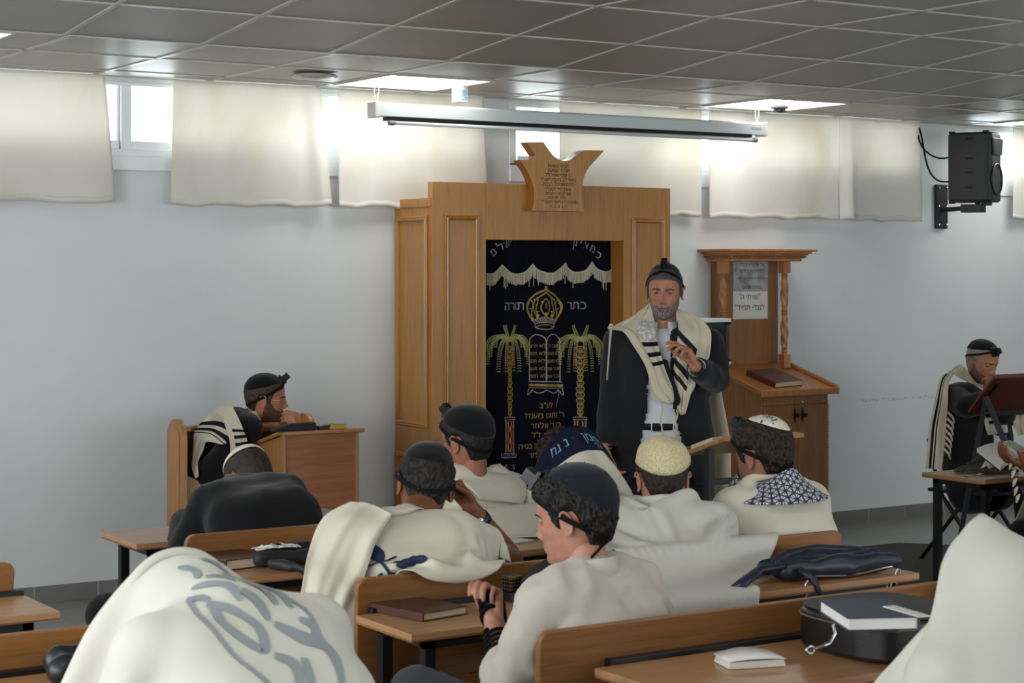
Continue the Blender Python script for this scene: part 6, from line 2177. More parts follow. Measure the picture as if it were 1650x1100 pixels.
# flat folded neckband lying down his back
U = lambda u, v: (u, 0, v)
m = MB(); m.add([U(-.15, -.0), U(.14, 0), U(.20, .10), U(.10, .235), U(-.06, .21), U(-.13, .10)], [(0, 1, 2, 3, 4, 5)])
o = c4.decal('shawl_neckband', m, M['wool'], r4, lift=.012, maxe=.02); md = o.modifiers.new('t', 'SOLIDIFY'); md.thickness = .006
# ------------------------------------------------------------------ 5 boy leaning on his raised arm
hc = at(684, 786, y=4.80)
r5 = person('boy in black cap and blue-figured white shawl, leaning his brow on a raised fist', (2.62, 4.6, 0))
nk = at(648, 850, y=4.62)
B = Body('', V(2.55, 4.58, .48), nk, -.10, 1.0, hunch=.05, shw=.165, drop=.03)
el = at(826, 902, y=4.98)
wr = at(757, 815, y=4.95)
B.arm(1, wr, V(0, 0, -1), elbow=el, hand=dict(fdir=V(-.55, .15, .75), pnorm=V(-.6, -.35, -.5), curl=(58, 66, 70, 72), thumb=(25, 30, 15), size=.95))
lap(B, (-1,))
Mx = head_matrix(hc, -.35, .42, .18)
make_body(B, Mx, r5, sk_tan, dict(wide=.97)); shell('hair', Mx, dict(wide=.97), hair_fn('normal', .014, .9), h_black, r5, False, 70, .5, seed=8)
kippah(Mx, dict(wide=.97), M['bvelvet'], r5, (0, -.30, 1), .92, .012, hairoff=.013, rim=.003)
tefillin_box(Mx, {}, r5, (0, .74, .68), .016, .033); strap_ring(Mx, {}, r5, tilt=.5, z0=.2, off=.017)
finish_legs(r5, B, M['trouser']); garment('shirt', B.torso + B.arm_caps(-1, 0, .8) + [(B.S[1], B.S[1].lerp(B.arms[1][1], .6), .052, .046)], M['shirt'], r5, .006, .014, 3, .004)
a, e, w = B.arms[1]; dv_ = (e - w).normalized()
m = mb(); m.tube([w + dv_ * .052, w + dv_ * .078], .0325, 18, flat=1); wt = m.build('wristwatch', plain('black_watch_strap', (24, 25, 28), .4), r5, smooth=True)
m = mb(); q = w + dv_ * .065 + V(-.55, -.8, .1).normalized() * .031; m.ball(q, (.014, .014, .014), 12); m.build('watch_face', M['chrome'], wt, smooth=True)
X0, pins = cape_start(B.N + V(0, 0, .01), B.F, B.R, .075, 1.2, .46, 75, 32, .03, pinu=.28)
caps5 = B.torso + B.legs + [(B.S[1], e, .052, .047)] + B.arm_caps(-1)
caps5 = [(a_, b_, ra + .012, rb + .012) for a_, b_, ra, rb in caps5] + [(hc, hc, .10, .10), (e.lerp(w, .25), w, .05, .05)]
c5 = Cloth(X0, 1.2, .46, pins, caps5, [bench_box(4.40), desk_box(4.07, 4.372), (2.26, 4.0, 5.08, 5.37, .7, .768)], steps=380)
c5.mesh('prayer_shawl', M['wool'], r5)
M['navyfig'] = plain('navy_appliqué'.replace('é', 'e'), (24, 42, 76), .8); M['greyprint'] = plain('grey_print', (150, 156, 160), .8); M['bluefig'] = plain('light_blue_print', (118, 150, 182), .8); M['skyprint'] = plain('sky_blue_print', (128, 178, 210), .7)


def leaf(m, u, v, L, w, ang, n=14):
    ps = []
    for k in range(n + 1):
        s_ = k / n; ps.append((s_ * L, w * math.sin(PI * s_) ** .8))
    for k in range(n - 1, 0, -1): s_ = k / n; ps.append((s_ * L, -w * math.sin(PI * s_) ** .8))
    c_, s2 = math.cos(ang), math.sin(ang)
    m.add([(u + a_ * c_ - b_ * s2, 0, v + a_ * s2 + b_ * c_) for a_, b_ in ps], [tuple(range(len(ps)))])


def stroke(m, pts, w, n=None):
    """brush stroke in cloth coordinates, w one width or one per point"""
    P = [Vector((p[0], p[1])) for p in pts]; W_ = w if isinstance(w, (list, tuple)) else [w] * len(P); vs = []; fs = []
    if len(P) > 2:
        Q = []; WQ = []
        for i in range(len(P) - 1):
            a_, b_, c_, d_ = P[max(i - 1, 0)], P[i], P[i + 1], P[min(i + 2, len(P) - 1)]
            for k in range(6):
                f_ = k / 6; Q.append(.5 * ((2 * b_) + (c_ - a_) * f_ + (2 * a_ - 5 * b_ + 4 * c_ - d_) * f_ ** 2 + (3 * b_ - a_ - 3 * c_ + d_) * f_ ** 3)); WQ.append(W_[i] + (W_[i + 1] - W_[i]) * f_)
        P = Q + [P[-1]]; W_ = WQ + [W_[-1]]
    for i, p in enumerate(P):
        d = (P[min(i + 1, len(P) - 1)] - P[max(i - 1, 0)]); d = d.normalized() if d.length else Vector((1, 0)); q = Vector((-d.y, d.x)) * W_[i] / 2
        vs += [(p.x + q.x, 0, p.y + q.y), (p.x - q.x, 0, p.y - q.y)]
    for i in range(len(P) - 1): fs.append((2 * i, 2 * i + 1, 2 * i + 3, 2 * i + 2))
    m.add(vs, fs)


def cloth_text(m, s, u, v, size, rot=0., gap=1.0, mirror=1):
    a_ = MB(); text_mesh(heb(s), size, Matrix.Identity(4), dst=a_, ext=0, space=gap)
    c_, s2 = math.cos(rot), math.sin(rot)
    m.add([(u + mirror * (x * c_ - y * s2), 0, v - (x * s2 + y * c_)) for x, y, z in a_.v], a_.f)


cf = at
A_ = [[(566, 808), (598, 812), (632, 828)], [(522, 832), (566, 848), (606, 872)], [(498, 885), (544, 904), (588, 926)], [(487, 945), (527, 960), (566, 980)], [(479, 1005), (520, 1030), (557, 1060)], [(486, 1060), (520, 1080), (553, 1100)], [(500, 1115), (525, 1125), (553, 1135)]]
lc = [(V(2.30, 4.52, .2), V(2.32, 4.60, .75), .08, .10)]
patch_obj('prayer_shawl_end', patch(A_, lambda x, y: (x, y), [(a_, b_, ra + .026, rb + .026) for a_, b_, ra, rb in B.torso + B.arm_caps(-1)[:1] + lc], 60, 26, .012, 30, .012, 13, 2.), M['wool'], r5)
m = MB()
leaf(m, -.05, .30, -.075, .020, PI / 2 + .1); leaf(m, -.03, .325, .10, .022, .10); leaf(m, -.065, .325, .11, .016, PI - .45); leaf(m, -.03, .335, .09, .022, .65); leaf(m, -.05, .34, .09, .02, PI / 2 + .3); leaf(m, -.10, .355, .09, .018, PI / 2 + .2)
stroke(m, [(-.05, .29), (-.055, .34), (-.10, .38), (-.12, .45)], .008); stroke(m, [(-.15, .27), (-.09, .285), (-.05, .295), (.0, .285)], .006)
c5.decal('figure_applique', m, M['navyfig'], r5)
m = MB(); cloth_text(m, 'ברוך אתה', .0, .085, .075); c5.decal('shawl_lettering', m, M['greyprint'], r5)

# ------------------------------------------------------------------ 6 hooded man with the navy band
hc = at(913, 752, y=5.62)
r6 = person('person with a shawl over the head, its navy band lettered in light blue', (hc.x, 5.6, 0))
nk = at(918, 800, y=5.58)
B = Body('', V(hc.x - .02, 5.60, .48), nk, .05, 1.0, hunch=.05)
lap(B)
Mx = head_matrix(hc, .05, .35)
make_body(B, Mx, r6, sk_mid); shell('hair', Mx, {}, hair_fn('normal', .024, 1.1), hair_mat('curly_brown_hair', (28, 22, 18), (72, 56, 44)), r6, False, 60, .7, seed=4)
finish_legs(r6, B, M['trouser'], top=M['shirt'])


def hood_start(Hc, F, R, W, H, nu, nv, ra=.118, fo=.03, up=Vector((0, 0, 1)), spread=.8, shy=.05, pinu=.26, amax=1.9, rise=.09):
    X = np.zeros((nv, nu, 3)); pins = np.zeros((nv, nu), bool)
    for i in range(nu):
        u = (i / (nu - 1) - .5) * W; au = abs(u); sg = 1 if u > 0 else -1
        th = min(au / ra, amax)
        c = Hc + R * sg * ra * math.sin(th) + up * ra * math.cos(th) + F * fo
        if au / ra > amax:
            k = au - amax * ra; k1 = min(k, .18)
            c = c + R * sg * (k1 * .55) + F * (k * .25 + shy * min(1, k / .2)) - V(0, 0, k * .85)
        o = (-F * math.cos(th * .5) + R * sg * math.sin(th * .5)).normalized()
        if au / ra > amax: o = (R * sg * 1.0 - F * .25).normalized()
        if au < pinu: pins[0, i] = True
        for j in range(nv):
            v = j / (nv - 1) * H; X[j, i] = c + o * v * spread + V(0, 0, rise * min(1, v / .2) * max(0, math.cos(th)))
    return X, pins


X0, pins = hood_start(hc + V(0, -.01, .012), B.F, B.R, 1.2, .95, 66, 52, .142, -.035, pinu=.42)
c6 = Cloth(X0, 1.2, .95, pins, B.all_caps(.012) + [(hc, hc + V(0, -.01, .0), .132, .132), (hc - B.F * .02, nk, .115, .085)], [bench_box(5.40), (2.26, 4.0, 5.08, 5.372, .7, .768)], steps=380)
mat6 = stripe_mat('shawl_with_navy_band', (210, 206, 190), [(-1, .105)], 1, dark=(22, 30, 50), lim=[(0, -.5, .5)])
c6.mesh('prayer_shawl', mat6, r6)
m = MB(); cloth_text(m, 'נחמן', .055, .068, .052); cloth_text(m, 'נ נח', -.10, .068, .05); cloth_text(m, '״ ד', .06, .098, .034)
c6.decal('band_lettering', m, M['skyprint'], r6, lift=.004)
m = MB()
for k in range(9):
    u0 = -.30 + k * .04; h_ = .10 + .07 * math.sin(k * .5 + .3)
    stroke(m, [(u0 + .012 * math.sin(q * 1.7 + k), .62 - h_ * q / 5 * 1.5) for q in range(6)], [.026, .03, .026, .022, .014, .003])
c6.decal('flame_print', m, M['bluefig'], r6)

# ------------------------------------------------------------------ 7 boy in the linen shirt
hc = at(926, 836, y=3.80)
r7 = person('boy in navy cap and cream linen shirt, black straps wound round his raised forearm', (hc.x, 3.75, 0))
nk = at(950, 925, y=3.74)
yaw = .30
B = Body('', V(nk.x + .02, 3.72, .47), nk, yaw, .98, hunch=.035, shw=.170, drop=.045, knees=[V(nk.x - .28, 4.10, .60), V(nk.x + .05, 4.14, .56)])
wr = at(796, 1002, y=3.95); el = at(820, 1112, y=3.74)
B.arm(-1, wr, V(0, 0, -1), elbow=el, hand=dict(fdir=V(-.08, .12, 1), pnorm=V(-.75, -.45, 0), fc=[(52, 60, 35), (60, 66, 40), (62, 68, 42), (64, 70, 42)], thumb=(8, 4, 4), size=.92))
B.arm(1, V(nk.x + .22, 4.05, .62), V(1, 0, -1))
Mx = head_matrix(hc, .52, .16, .0)
shp = dict(wide=.96, jaw=.95, nose=1.0)
make_body(B, Mx, r7, sk_pale, shp, fine=True, neck_r=.048); make_eyes(Mx, shp, r7, lidmat=sk_pale); brows(Mx, r7, h_black)
shell('hair', Mx, shp, hair_fn('normal', .015, 1.2), h_black, r7, True, 75, .55, seed=2)
kippah(Mx, shp, M['navycap'], r7, (.1, -.62, 1), 1.02, .011, hairoff=.016, rim=.002)
tefillin_box(Mx, shp, r7, (0, .66, .74), .020, .033)
o = strap_ring(Mx, shp, r7, tilt=.55, z0=.14, off=.0195)
m = mb(); b0 = Mx @ Vector((-.012, -.098, -.05)); b1 = Mx @ Vector((-.050, -.062, -.088)); b2 = Mx @ Vector((-.060, -.008, -.128)); b3 = B.N + B.F * .088 - B.R * .03 - V(0, 0, .01)
m.tube([b0, b1, b2, b3], .006, 6, flat=.5); m.build('tefillin_strap', M['strap'], r7, smooth=True)
garment('linen_shirt', B.torso + B.arm_caps(-1, 0, .30) + B.arm_caps(1, 0, .8), M['linen'], r7, .015, .0100, 3, .016, .11, seed=11)
finish_legs(r7, B, M['gtrouser'])
# band collar
vs = []; fs = []; n = 44
for i in range(n + 1):
    a_ = .25 + (2 * PI - .5) * i / n; dirn = B.F * math.cos(a_) + B.R * math.sin(a_)
    for r_, z_ in ((.074, -.02), (.066, .008), (.062, .030)): vs.append(B.N + dirn * r_ * (1.0 if math.cos(a_) > 0 else 1.08) + V(0, 0, z_ + .008 - .012 * math.cos(a_)))
for i in range(n):
    for k in range(2): fs.append((3 * i + k, 3 * i + k + 1, 3 * i + 4 + k, 3 * i + 3 + k))
o = raw('band_collar', vs, fs, M['linen'], r7); md = o.modifiers.new('t', 'SOLIDIFY'); md.thickness = .003
a, e, w = B.arms[-1]
m = mb(); ax_ = (w - e).normalized(); s1 = ax_.cross(V(0, 1, 0)).normalized(); s2_ = ax_.cross(s1); pts = []; rr = []
for k in range(0, 7 * 18 + 1):
    t_ = k / 18.; p = e + (w - e) * (.30 + .50 * t_ / 7); r_ = .041 + (.030 - .041) * (.30 + .50 * t_ / 7)
    pts.append(p + (s1 * math.cos(2 * PI * t_) + s2_ * math.sin(2 * PI * t_)) * (r_ + .001))
m.tube(pts, .0048, 6)
m.build('forearm_strap', M['strap'], r7, smooth=True)
m = mb(); hd_ = V(-.08, .12, 1).normalized()
for k in range(5):
    c_ = w + hd_ * (.012 + k * .013); m.tube([c_ + (s1 * math.cos(q) * .036 + s2_ * math.sin(q) * .024) + hd_ * .007 * math.sin(q + k) for q in [2 * PI * j / 18 for j in range(18)]], .0062, 6, closed=True)
m.build('hand_strap', M['strap'], r7, smooth=True)
# ------------------------------------------------------------------ 8 man with the knitted cap
hc = at(1068, 775, y=4.72)
r8 = person('person in large knitted cream cap and plain white shawl, second row', (hc.x, 4.65, 0))
nk = at(1072, 828, y=4.64); yaw = -.55
B = Body('', V(nk.x + .0, 4.60, .48), nk, yaw, .97, hunch=.04, shw=.158, drop=.035)
lap(B)
Mx = head_matrix(hc, yaw, .34)
make_body(B, Mx, r8, sk_pale); shell('hair', Mx, {}, hair_fn('normal', .009), h_brown, r8, False, seed=9)
kippah(Mx, {}, M['knit'], r8, (0, -.55, 1), 1.12, .020, hairoff=.009, rim=.006, thick=.004, wr=.006, scallop=.002, seg=72)
tefillin_box(Mx, {}, r8, (0, .60, .80), .016, .033)
finish_legs(r8, B, M['trouser'], top=M['shirt'])
X0, pins = cape_start(B.N + V(0, 0, .012), B.F, B.R, .085, 1.02, 1.0, 61, 60, .035, pinu=.34, taper=(.12, .55, .38))
c8 = Cloth(X0, 1.02, 1.0, pins, B.all_caps(.014) + [(hc, hc, .10, .10)], [bench_box(4.40), desk_box(4.07, 4.372)], steps=380, taper=(.12, .55, .38))
c8.mesh('prayer_shawl', M['wool2'], r8)
# ------------------------------------------------------------------ 9 boy with the patterned neckband
hc = at(1229, 738, y=4.72)
r9 = person('boy in small white cap, shawl with blue star-lattice neckband, second row end', (hc.x, 4.65, 0))
nk = at(1243, 800, y=4.66); yaw = .02
B = Body('', V(nk.x - .01, 4.62, .48), nk, yaw, .98, hunch=.05, shw=.165, drop=.03)
lap(B)
Mx = head_matrix(hc, .10, .22, .05)
shp = dict(wide=.97)
make_body(B, Mx, r9, sk_pale, shp, fine=True); make_eyes(Mx, shp, r9, lidmat=sk_pale)
shell('hair', Mx, shp, hair_fn('normal', .017, 1.15), h_brown, r9, True, 70, .5, seed=12)
v, f, Po, _ = cap_grid(Mx, shp, (.08, -.42, 1), .60, .006, hairoff=.022, rim=.003, thick=.0025)
kp = raw('kippah', v, f, M['whitecap'], r9)
tefillin_box(Mx, shp, r9, (0, .58, .80), .024, .033); strap_ring(Mx, shp, r9, tilt=.5, z0=.2, off=.0215)
# emblem on the cap: a ring with small letters
kc = Vector((.08, -.42, 1)).normalized(); e1 = Vector((1, 0, 0)); e1 = (e1 - kc * e1.dot(kc)).normalized(); e2 = kc.cross(e1)


def on_cap(x, y, lift=.0318):
    dq = (kc + e1 * x * 9.3 + e2 * y * 9.3).normalized(); p = head_shape(np.array([dq[:]]), **shp)[0]; p = p + p / np.linalg.norm(p) * lift; return Mx @ Vector(p)


m = MB(); K = 28; cx_, cy_ = -.030, -.008
for r_ in (.0145, .0125):
    pass
vs = [on_cap(cx_ + r_ * math.cos(2 * PI * k / K), cy_ + r_ * math.sin(2 * PI * k / K)) for r_ in (.0145, .0132) for k in range(K)]
m.add(vs, [(k, (k + 1) % K, K + (k + 1) % K, K + k) for k in range(K)])
for a_, b_ in (((-.006, .008), (.001, -.001)), ((-.001, .008), (-.007, .0)), ((.001, -.001), (.008, -.002)), ((.002, -.004), (.002, -.011)), ((.002, -.011), (.008, -.010)), ((-.004, -.004), (-.009, -.003)), ((.006, .004), (.010, .002))):
    p, q = on_cap(cx_ + a_[0], cy_ + a_[1]), on_cap(cx_ + b_[0], cy_ + b_[1]); m.tube([p, q], .0008, 4)
for k in range(6):
    x_ = cx_ - .012 + k * .0045; m.tube([on_cap(x_, cy_ - .021), on_cap(x_ + .001, cy_ - .026)], .0009, 4)
m.build('cap_emblem', M['ink'], kp, solid=.0004)
finish_legs(r9, B, M['trouser'], top=M['shirt'])
X0, pins = cape_start(B.N + V(0, 0, .012), B.F, B.R, .082, 1.0, .50, 61, 32, .035, pinu=.34)
c9 = Cloth(X0, 1.0, .50, pins, B.all_caps(.014) + [(hc, hc, .10, .10)], [bench_box(4.40), desk_box(4.07, 4.372)], steps=300)
c9.mesh('prayer_shawl', M['wool'], r9)
t = NT('star_lattice_print'); uv = t.n('UVMap'); s = t.sep(uv.outputs[0]); fac = None; sc_ = 46.
for q in range(3):
    an = q * PI / 3; pr = t.math('ADD', t.math('MULTIPLY', s[0], math.cos(an) * sc_), t.math('MULTIPLY', s[1], math.sin(an) * sc_))
    fr_ = t.math('ABSOLUTE', t.math('SUBTRACT', t.math('FRACT', pr), .5)); ln_ = t.math('GREATER_THAN', fr_, .405); fac = ln_ if fac is None else t.math('MAXIMUM', fac, ln_)
for q in range(3):
    an = q * PI / 3 + PI / 6; pr = t.math('ADD', t.math('MULTIPLY', s[0], math.cos(an) * sc_ * .577 * 2), t.math('MULTIPLY', s[1], math.sin(an) * sc_ * .577 * 2))
    fr_ = t.math('ABSOLUTE', t.math('SUBTRACT', t.math('FRACT', pr), .5)); ln_ = t.math('GREATER_THAN', fr_, .45); fac = t.math('MAXIMUM', fac, ln_)
t.l(t.mix(fac, lin((206, 210, 214)), lin((30, 38, 66))), t.b.inputs['Base Color']); t.b.inputs['Roughness'].default_value = .8
M['lattice'] = t.m
# the neckband stands up around the neck like a wide collar
vs = []; fs = []; uvs = []; n = 60; rws = 8
for i in range(n + 1):
    u = (i / n - .5) * 2; a_ = u * 2.25
    d_ = -B.F * math.cos(a_) + B.R * math.sin(a_)
    for j in range(rws + 1):
        q = j / rws
        lobe = .012 * math.sin(u * 5 + .6)
        r_ = .094 + .082 * q ** 1.2 + .025 * abs(math.sin(a_)) * q
        z_ = .066 - .070 * q + lobe * (1 - q) - .06 * max(0, abs(u) - .55) * 2 * q + .022 * (1 - q) * math.cos(a_ * 2)
        vs.append(B.N + d_ * r_ + B.F * .018 + V(0, 0, z_)); uvs.append((u * .30, q * .125))
for i in range(n):
    for j in range(rws): a_ = i * (rws + 1) + j; fs.append((a_, a_ + 1, a_ + rws + 2, a_ + rws + 1))
o = raw('shawl_neckband', vs, fs, M['lattice'], r9, uv=uvs); md = o.modifiers.new('t', 'SOLIDIFY'); md.thickness = .006; md.offset = 1
# ------------------------------------------------------------------ 10 hunched figure at the lower left
hc = at(305, 995, Z=3.62)
r10 = person('hunched person wrapped head and all in a white shawl with large grey-blue lettering', (1.5, 3.3, 0))
nk = at(372, 1015, Z=3.5)
B = Body('', V(1.50, 3.10, .47), nk, .10, 1.05, hunch=.08, shw=.16, drop=.03)
B.arm(-1, V(1.27, 3.55, .80), V(-.3, 0, -1)); B.arm(1, V(1.52, 3.60, .80), V(.3, 0, -1))
Mx = head_matrix(hc, .5, .75, -.2)
make_body(B, Mx, r10, sk_mid); finish_legs(r10, B, M['trouser'], top=M['shirt'])
X0, pins = hood_start(hc + V(0, 0, -.01), B.F, B.R, 1.42, 1.15, 80, 66, .125, .07, pinu=.44, spread=.8)
c10 = Cloth(X0, 1.42, 1.15, pins, B.all_caps(.018) + [(hc, hc + V(0, .0, .0), .115, .115), (hc - B.F * .02, nk, .10, .085)], [(-.1, 1.62, 3.02 - .03, 3.05, 0, .79), (-.1, 1.60, 3.80, 4.14, .70, .768)], steps=400)
c10.mesh('prayer_shawl', M['wool2'], r10)
M['gb'] = plain('grey_blue_print', (136, 143, 148), .8)
m = MB()
S_ = lambda pts, w: stroke(m, [(p[0] * .01, p[1] * .01) for p in pts], [q * .0145 for q in w] if isinstance(w, list) else w * .0145)
S_([(-12, 30), (-13, 40), (-11, 52), (-6, 60)], .9); S_([(-12, 29), (-9, 31), (-8, 33)], [1.8, 2.2, 1])
S_([(-9, 34), (-4, 38), (0, 44), (-2, 50), (-6, 47), (-9, 42), (-8, 36)], 1.8)
S_([(-8, 24), (-4, 26), (-1, 30), (-1, 36)], [1, 2.2, 2, .8]); S_([(-2, 22), (2, 24), (3, 28)], [1, 1.8, .8])
S_([(1, 33), (4, 37), (4, 42)], [1.4, 2.4, 1]); S_([(5, 28), (9, 31), (9, 37)], [1.4, 2.6, 1]); S_([(5, 20), (9, 24), (12, 22)], [1, 2, 1.6]); S_([(11, 26), (14, 31), (13, 38)], [1.2, 2.2, 1])
S_([(5, 43), (11, 47), (17, 50), (16, 60)], [1.2, 2.8, 2.6, 1]); S_([(15, 34), (17, 42), (17, 52)], .8); S_([(0, 52), (4, 55), (2, 62), (-4, 64)], [1.6, 2.4, 1.4, 1])
S_([(8, 53), (7, 62), (12, 68)], [1.2, 1.6, .8])
S_([(-10, 70), (-4, 74), (2, 72), (6, 78)], [1, 2.4, 2.2, 1]); S_([(13, 42), (16, 44), (15, 49)], [1, 1.8, .8]); S_([(-14, 62), (-9, 68), (-12, 76)], [1, 2, 1]); S_([(3, 13), (7, 15), (8, 19)], [.8, 1.6, .8]); S_([(-5, 14), (-2, 17), (-4, 21)], [.8, 1.8, 1])
m.v = [(x * .58 - .025, y, z * .80 + .13) for x, y, z in m.v]
c10.decal('large_lettering', m, M['gb'], r10)
# ------------------------------------------------------------------ 11 hooded figure at the lower right
hc = at(1618, 958, Z=3.7)
r11 = person('person under a plain white shawl like a pointed hood at the lower right corner', (2.8, 2.6, 0))
nk = at(1618, 1045, Z=3.66)
B = Body('', V(nk.x, nk.y - .02, .47), nk, .0, 1.0, hunch=.03, shw=.17, drop=.04)
lap(B)
Mx = head_matrix(hc, .0, .15)
make_body(B, Mx, r11, sk_mid); finish_legs(r11, B, M['trouser'], top=M['shirt'])
X0, pins = hood_start(hc + V(0, 0, .012), B.F, B.R, 1.5, 1.15, 75, 58, .122, .06, pinu=.44, spread=.8)
ctr = 37
X0[0, ctr - 2:ctr + 3, 2] += .012; X0[0, ctr, 2] += .012
c11 = Cloth(X0, 1.5, 1.15, pins, B.all_caps(.014) + [(hc, hc + B.F * .02, .114, .116), (hc - B.F * .01, nk, .10, .08)], [(2.3, 4.05, 2.52, 2.58, 0, .81)], steps=400)
c11.mesh('prayer_shawl', M['wool2'], r11)
# ------------------------------------------------------------------ 12 seated man by the right wall
hc = at(1582, 583, Z=10.5)
r12 = person('grey-haired man in dark coat and shawl seated by the right wall, hand at his mouth', (hc.x, hc.y, 0))
yaw = cyaw + .70
nk = at(1572, 630, Z=10.55)
B = Body('', at(1576, 735, Z=10.6) * 1.0, nk, yaw, 1.06, hunch=.0, shw=.17, drop=.03, belly=.02)
B.P.z = max(B.P.z, .50)
kn = at(1660, 715, Z=10.1)
B = Body('', V(B.P.x, B.P.y, .55), nk, yaw, 1.06, hunch=.0, shw=.17, drop=.03, belly=.02, knees=[V(B.P.x, B.P.y, .56) + B.F * .42 - B.R * .12, V(B.P.x, B.P.y, .56) + B.F * .42 + B.R * .12])
wr = at(1607, 640, Z=10.1)
B.arm(1, wr, V(0, 0, -1), elbow=at(1560, 655, Z=10.25), hand=dict(fdir=V(-.25, -.1, .95), pnorm=-B.F + V(0, 0, -.1), curl=(50, 62, 64, 66), thumb=(20, 30, 10)))
B.arm(-1, at(1625, 640, Z=10.2), V(0, 0, -1))
Mx = head_matrix(hc, yaw - .05, .30, .0)
shp = dict(nose=1.1, wide=1.02, jaw=1.05)
make_body(B, Mx, r12, sk_light, shp, fine=True); make_eyes(Mx, shp, r12, lidmat=sk_light); brows(Mx, r12, h_grey)
shell('hair', Mx, shp, hair_fn('receding', .0035), h_white, r12, True, seed=5); shell('beard', Mx, shp, beard_fn(.0012, .002), b_salt, r12, True, 240, .4)
kippah(Mx, shp, M['bvelvet'], r12, (0, -.25, 1), .92, .010, hairoff=.005)
strap_ring(Mx, shp, r12, tilt=.36, z0=.36, off=.008); tefillin_box(Mx, shp, r12, (.1, .72, .66), .008, .032)
garment('shirt', B.torso, M['shirt'], r12, .006, .012, 4, .004)
Pn = np.array(B.P[:]); Fn = np.array(B.F[:]); Rn = np.array(B.R[:])
garment('coat', B.torso + B.arm_caps(1, 0, .85) + B.arm_caps(-1, 0, .85), M['coat'], r12, .020, .0115, 5, .010, .17, cuts=lambda v: ~(((v - Pn) @ Fn > .03) & (np.abs((v - Pn) @ Rn) < .055)), seed=7,
        extra=lambda m: [capsule(m, B.hip + B.R * sg * .06, B.hip + B.R * sg * .10 - V(0, 0, .12) + B.F * .03, .13, .14) for sg in (-1, 1)])
collar(r12, B.N + B.F * .012, B.F, B.R, .062, M['shirt'], .036, .008, openw=.4)
finish_legs(r12, B, M['trouser'])
zc = lambda x, y: (1370 + x / 2.75, 500 + y / 2.75)
caps12 = [(a, b, ra + .024, rb + .024) for a, b, ra, rb in B.torso + B.arm_caps(1)[:1] + B.arm_caps(-1)[:1]] + [(nk - V(0, 0, .03), hc - V(0, 0, .06), .085, .075), (at(1528, 612, Z=10.5), at(1506, 745, Z=10.4), .05, .06)]
A_ = [[(440, 268), (500, 245)], [(402, 300), (440, 312)], [(376, 400), (432, 420)], [(352, 500), (424, 520)], [(342, 600), (416, 620)], [(336, 700), (404, 705)]]
m12 = stripe_mat('shawl_dark_stripes', (206, 202, 186), [(.22, .36), (.44, .50)], 0, lim=[(1, .12, 2)])
patch_obj('prayer_shawl', patch(A_, zc, caps12, 50, 20, .012, 30, .010, 16, 3.), m12, r12)
A_ = [[(486, 236), (508, 252)], [(448, 268), (532, 290)], [(486, 298), (574, 336)], [(540, 324), (600, 346)]]
patch_obj('prayer_shawl', patch(A_, zc, caps12, 40, 16, .018, 10, .010, 12, 1., push=.006), M['wool3'], r12)
A_ = [[(565, 440), (612, 432)], [(590, 480), (650, 470)], [(600, 520), (690, 500)], [(612, 552), (700, 540)]]
patch_obj('prayer_shawl', patch(A_, zc, caps12, 40, 16, .014, 10, .006, 12, 1., push=.02), stripe_mat('shawl_bold_stripes', (206, 202, 186), [(.2, .33), (.45, .58)], 1, lim=[(0, .3, 2)]), r12)
A_ = [[(715, 440), (770, 430)], [(715, 480), (770, 470)], [(730, 520), (775, 510)], [(745, 555), (780, 545)]]
patch_obj('prayer_shawl', patch(A_, zc, caps12, 30, 12, .014, 10, .008, 12, 4., push=.02), M['wool3'], r12)
m = mb()
for k in range(7):
    p = at(1370 + (432 - k * 3) / 2.75, 500 + (450 + k * 27) / 2.75, Z=10.3); m.tube([p, p + V(.02, -.02, -.03), p + V(.03, -.02, -.06)], [.008, .008, .004], 6)
p = at(1517, 755, Z=10.3); m.tube([p, p + V(0, 0, -.15), p + V(.03, 0, -.30)], .005, 6)
m.build('tassel', M['wool3'], r12, smooth=True)
# his folding chair
ch = thing('folding_chair', 'thin black metal chair under the man by the right wall', 'chair', (B.P.x, B.P.y, 0))
P0 = V(B.P.x, B.P.y, 0)
mb().box(-.2, .2, -.2, .2, .40, .42, TR(P0.x, P0.y, 0) @ RZ(yaw)).build('seat', M['black'], ch, bevel=.006)
for sg in (-1, 1):
    q = P0 + B.R * sg * .19
    mb().tube([q - B.F * .26, q + B.F * .10 + V(0, 0, .41)], .012, 8).build('leg', M['black'], ch, smooth=True)
    mb().tube([q + B.F * .24, q - B.F * .12 + V(0, 0, .41), q - B.F * .20 + V(0, 0, .70)], .012, 8).build('leg', M['black'], ch, smooth=True)
mb().box(-.16, .16, -.015, .0, .60, .70, TR((P0 - B.F * .18).x, (P0 - B.F * .18).y, 0) @ RZ(yaw)).build('backrest', M['black'], ch, bevel=.006)
# ------------------------------------------------------------------ 13 reader at the right edge
kx = at(1668, 760, Z=8.0)
r13 = person('person in black trousers and tasselled shawl at the right edge, holding an open book', (kx.x + .15, kx.y - .1, 0))
yaw = 1.25
B = Body('', V(kx.x + .30, kx.y - .25, .48), V(kx.x + .20, kx.y - .20, 1.0), yaw, 1.0, hunch=.03)
bkp = at(1622, 742, Z=7.75)
B.arm(-1, at(1650, 748, Z=7.72), V(0, 0, -1), hand=dict(fdir=V(-.95, .05, .25), pnorm=V(-.2, .0, .9), curl=(20, 25, 25, 25), thumb=(30, 10, 10)))
B.arm(1, at(1652, 735, Z=8.0), V(0, 0, -1))
hc = V(kx.x + .16, kx.y - .20, 1.20); Mx = head_matrix(hc, yaw, .4)
make_body(B, Mx, r13, sk_tan); shell('hair', Mx, {}, hair_fn('normal', .008), h_black, r13, False); kippah(Mx, {}, M['bvelvet'], r13)
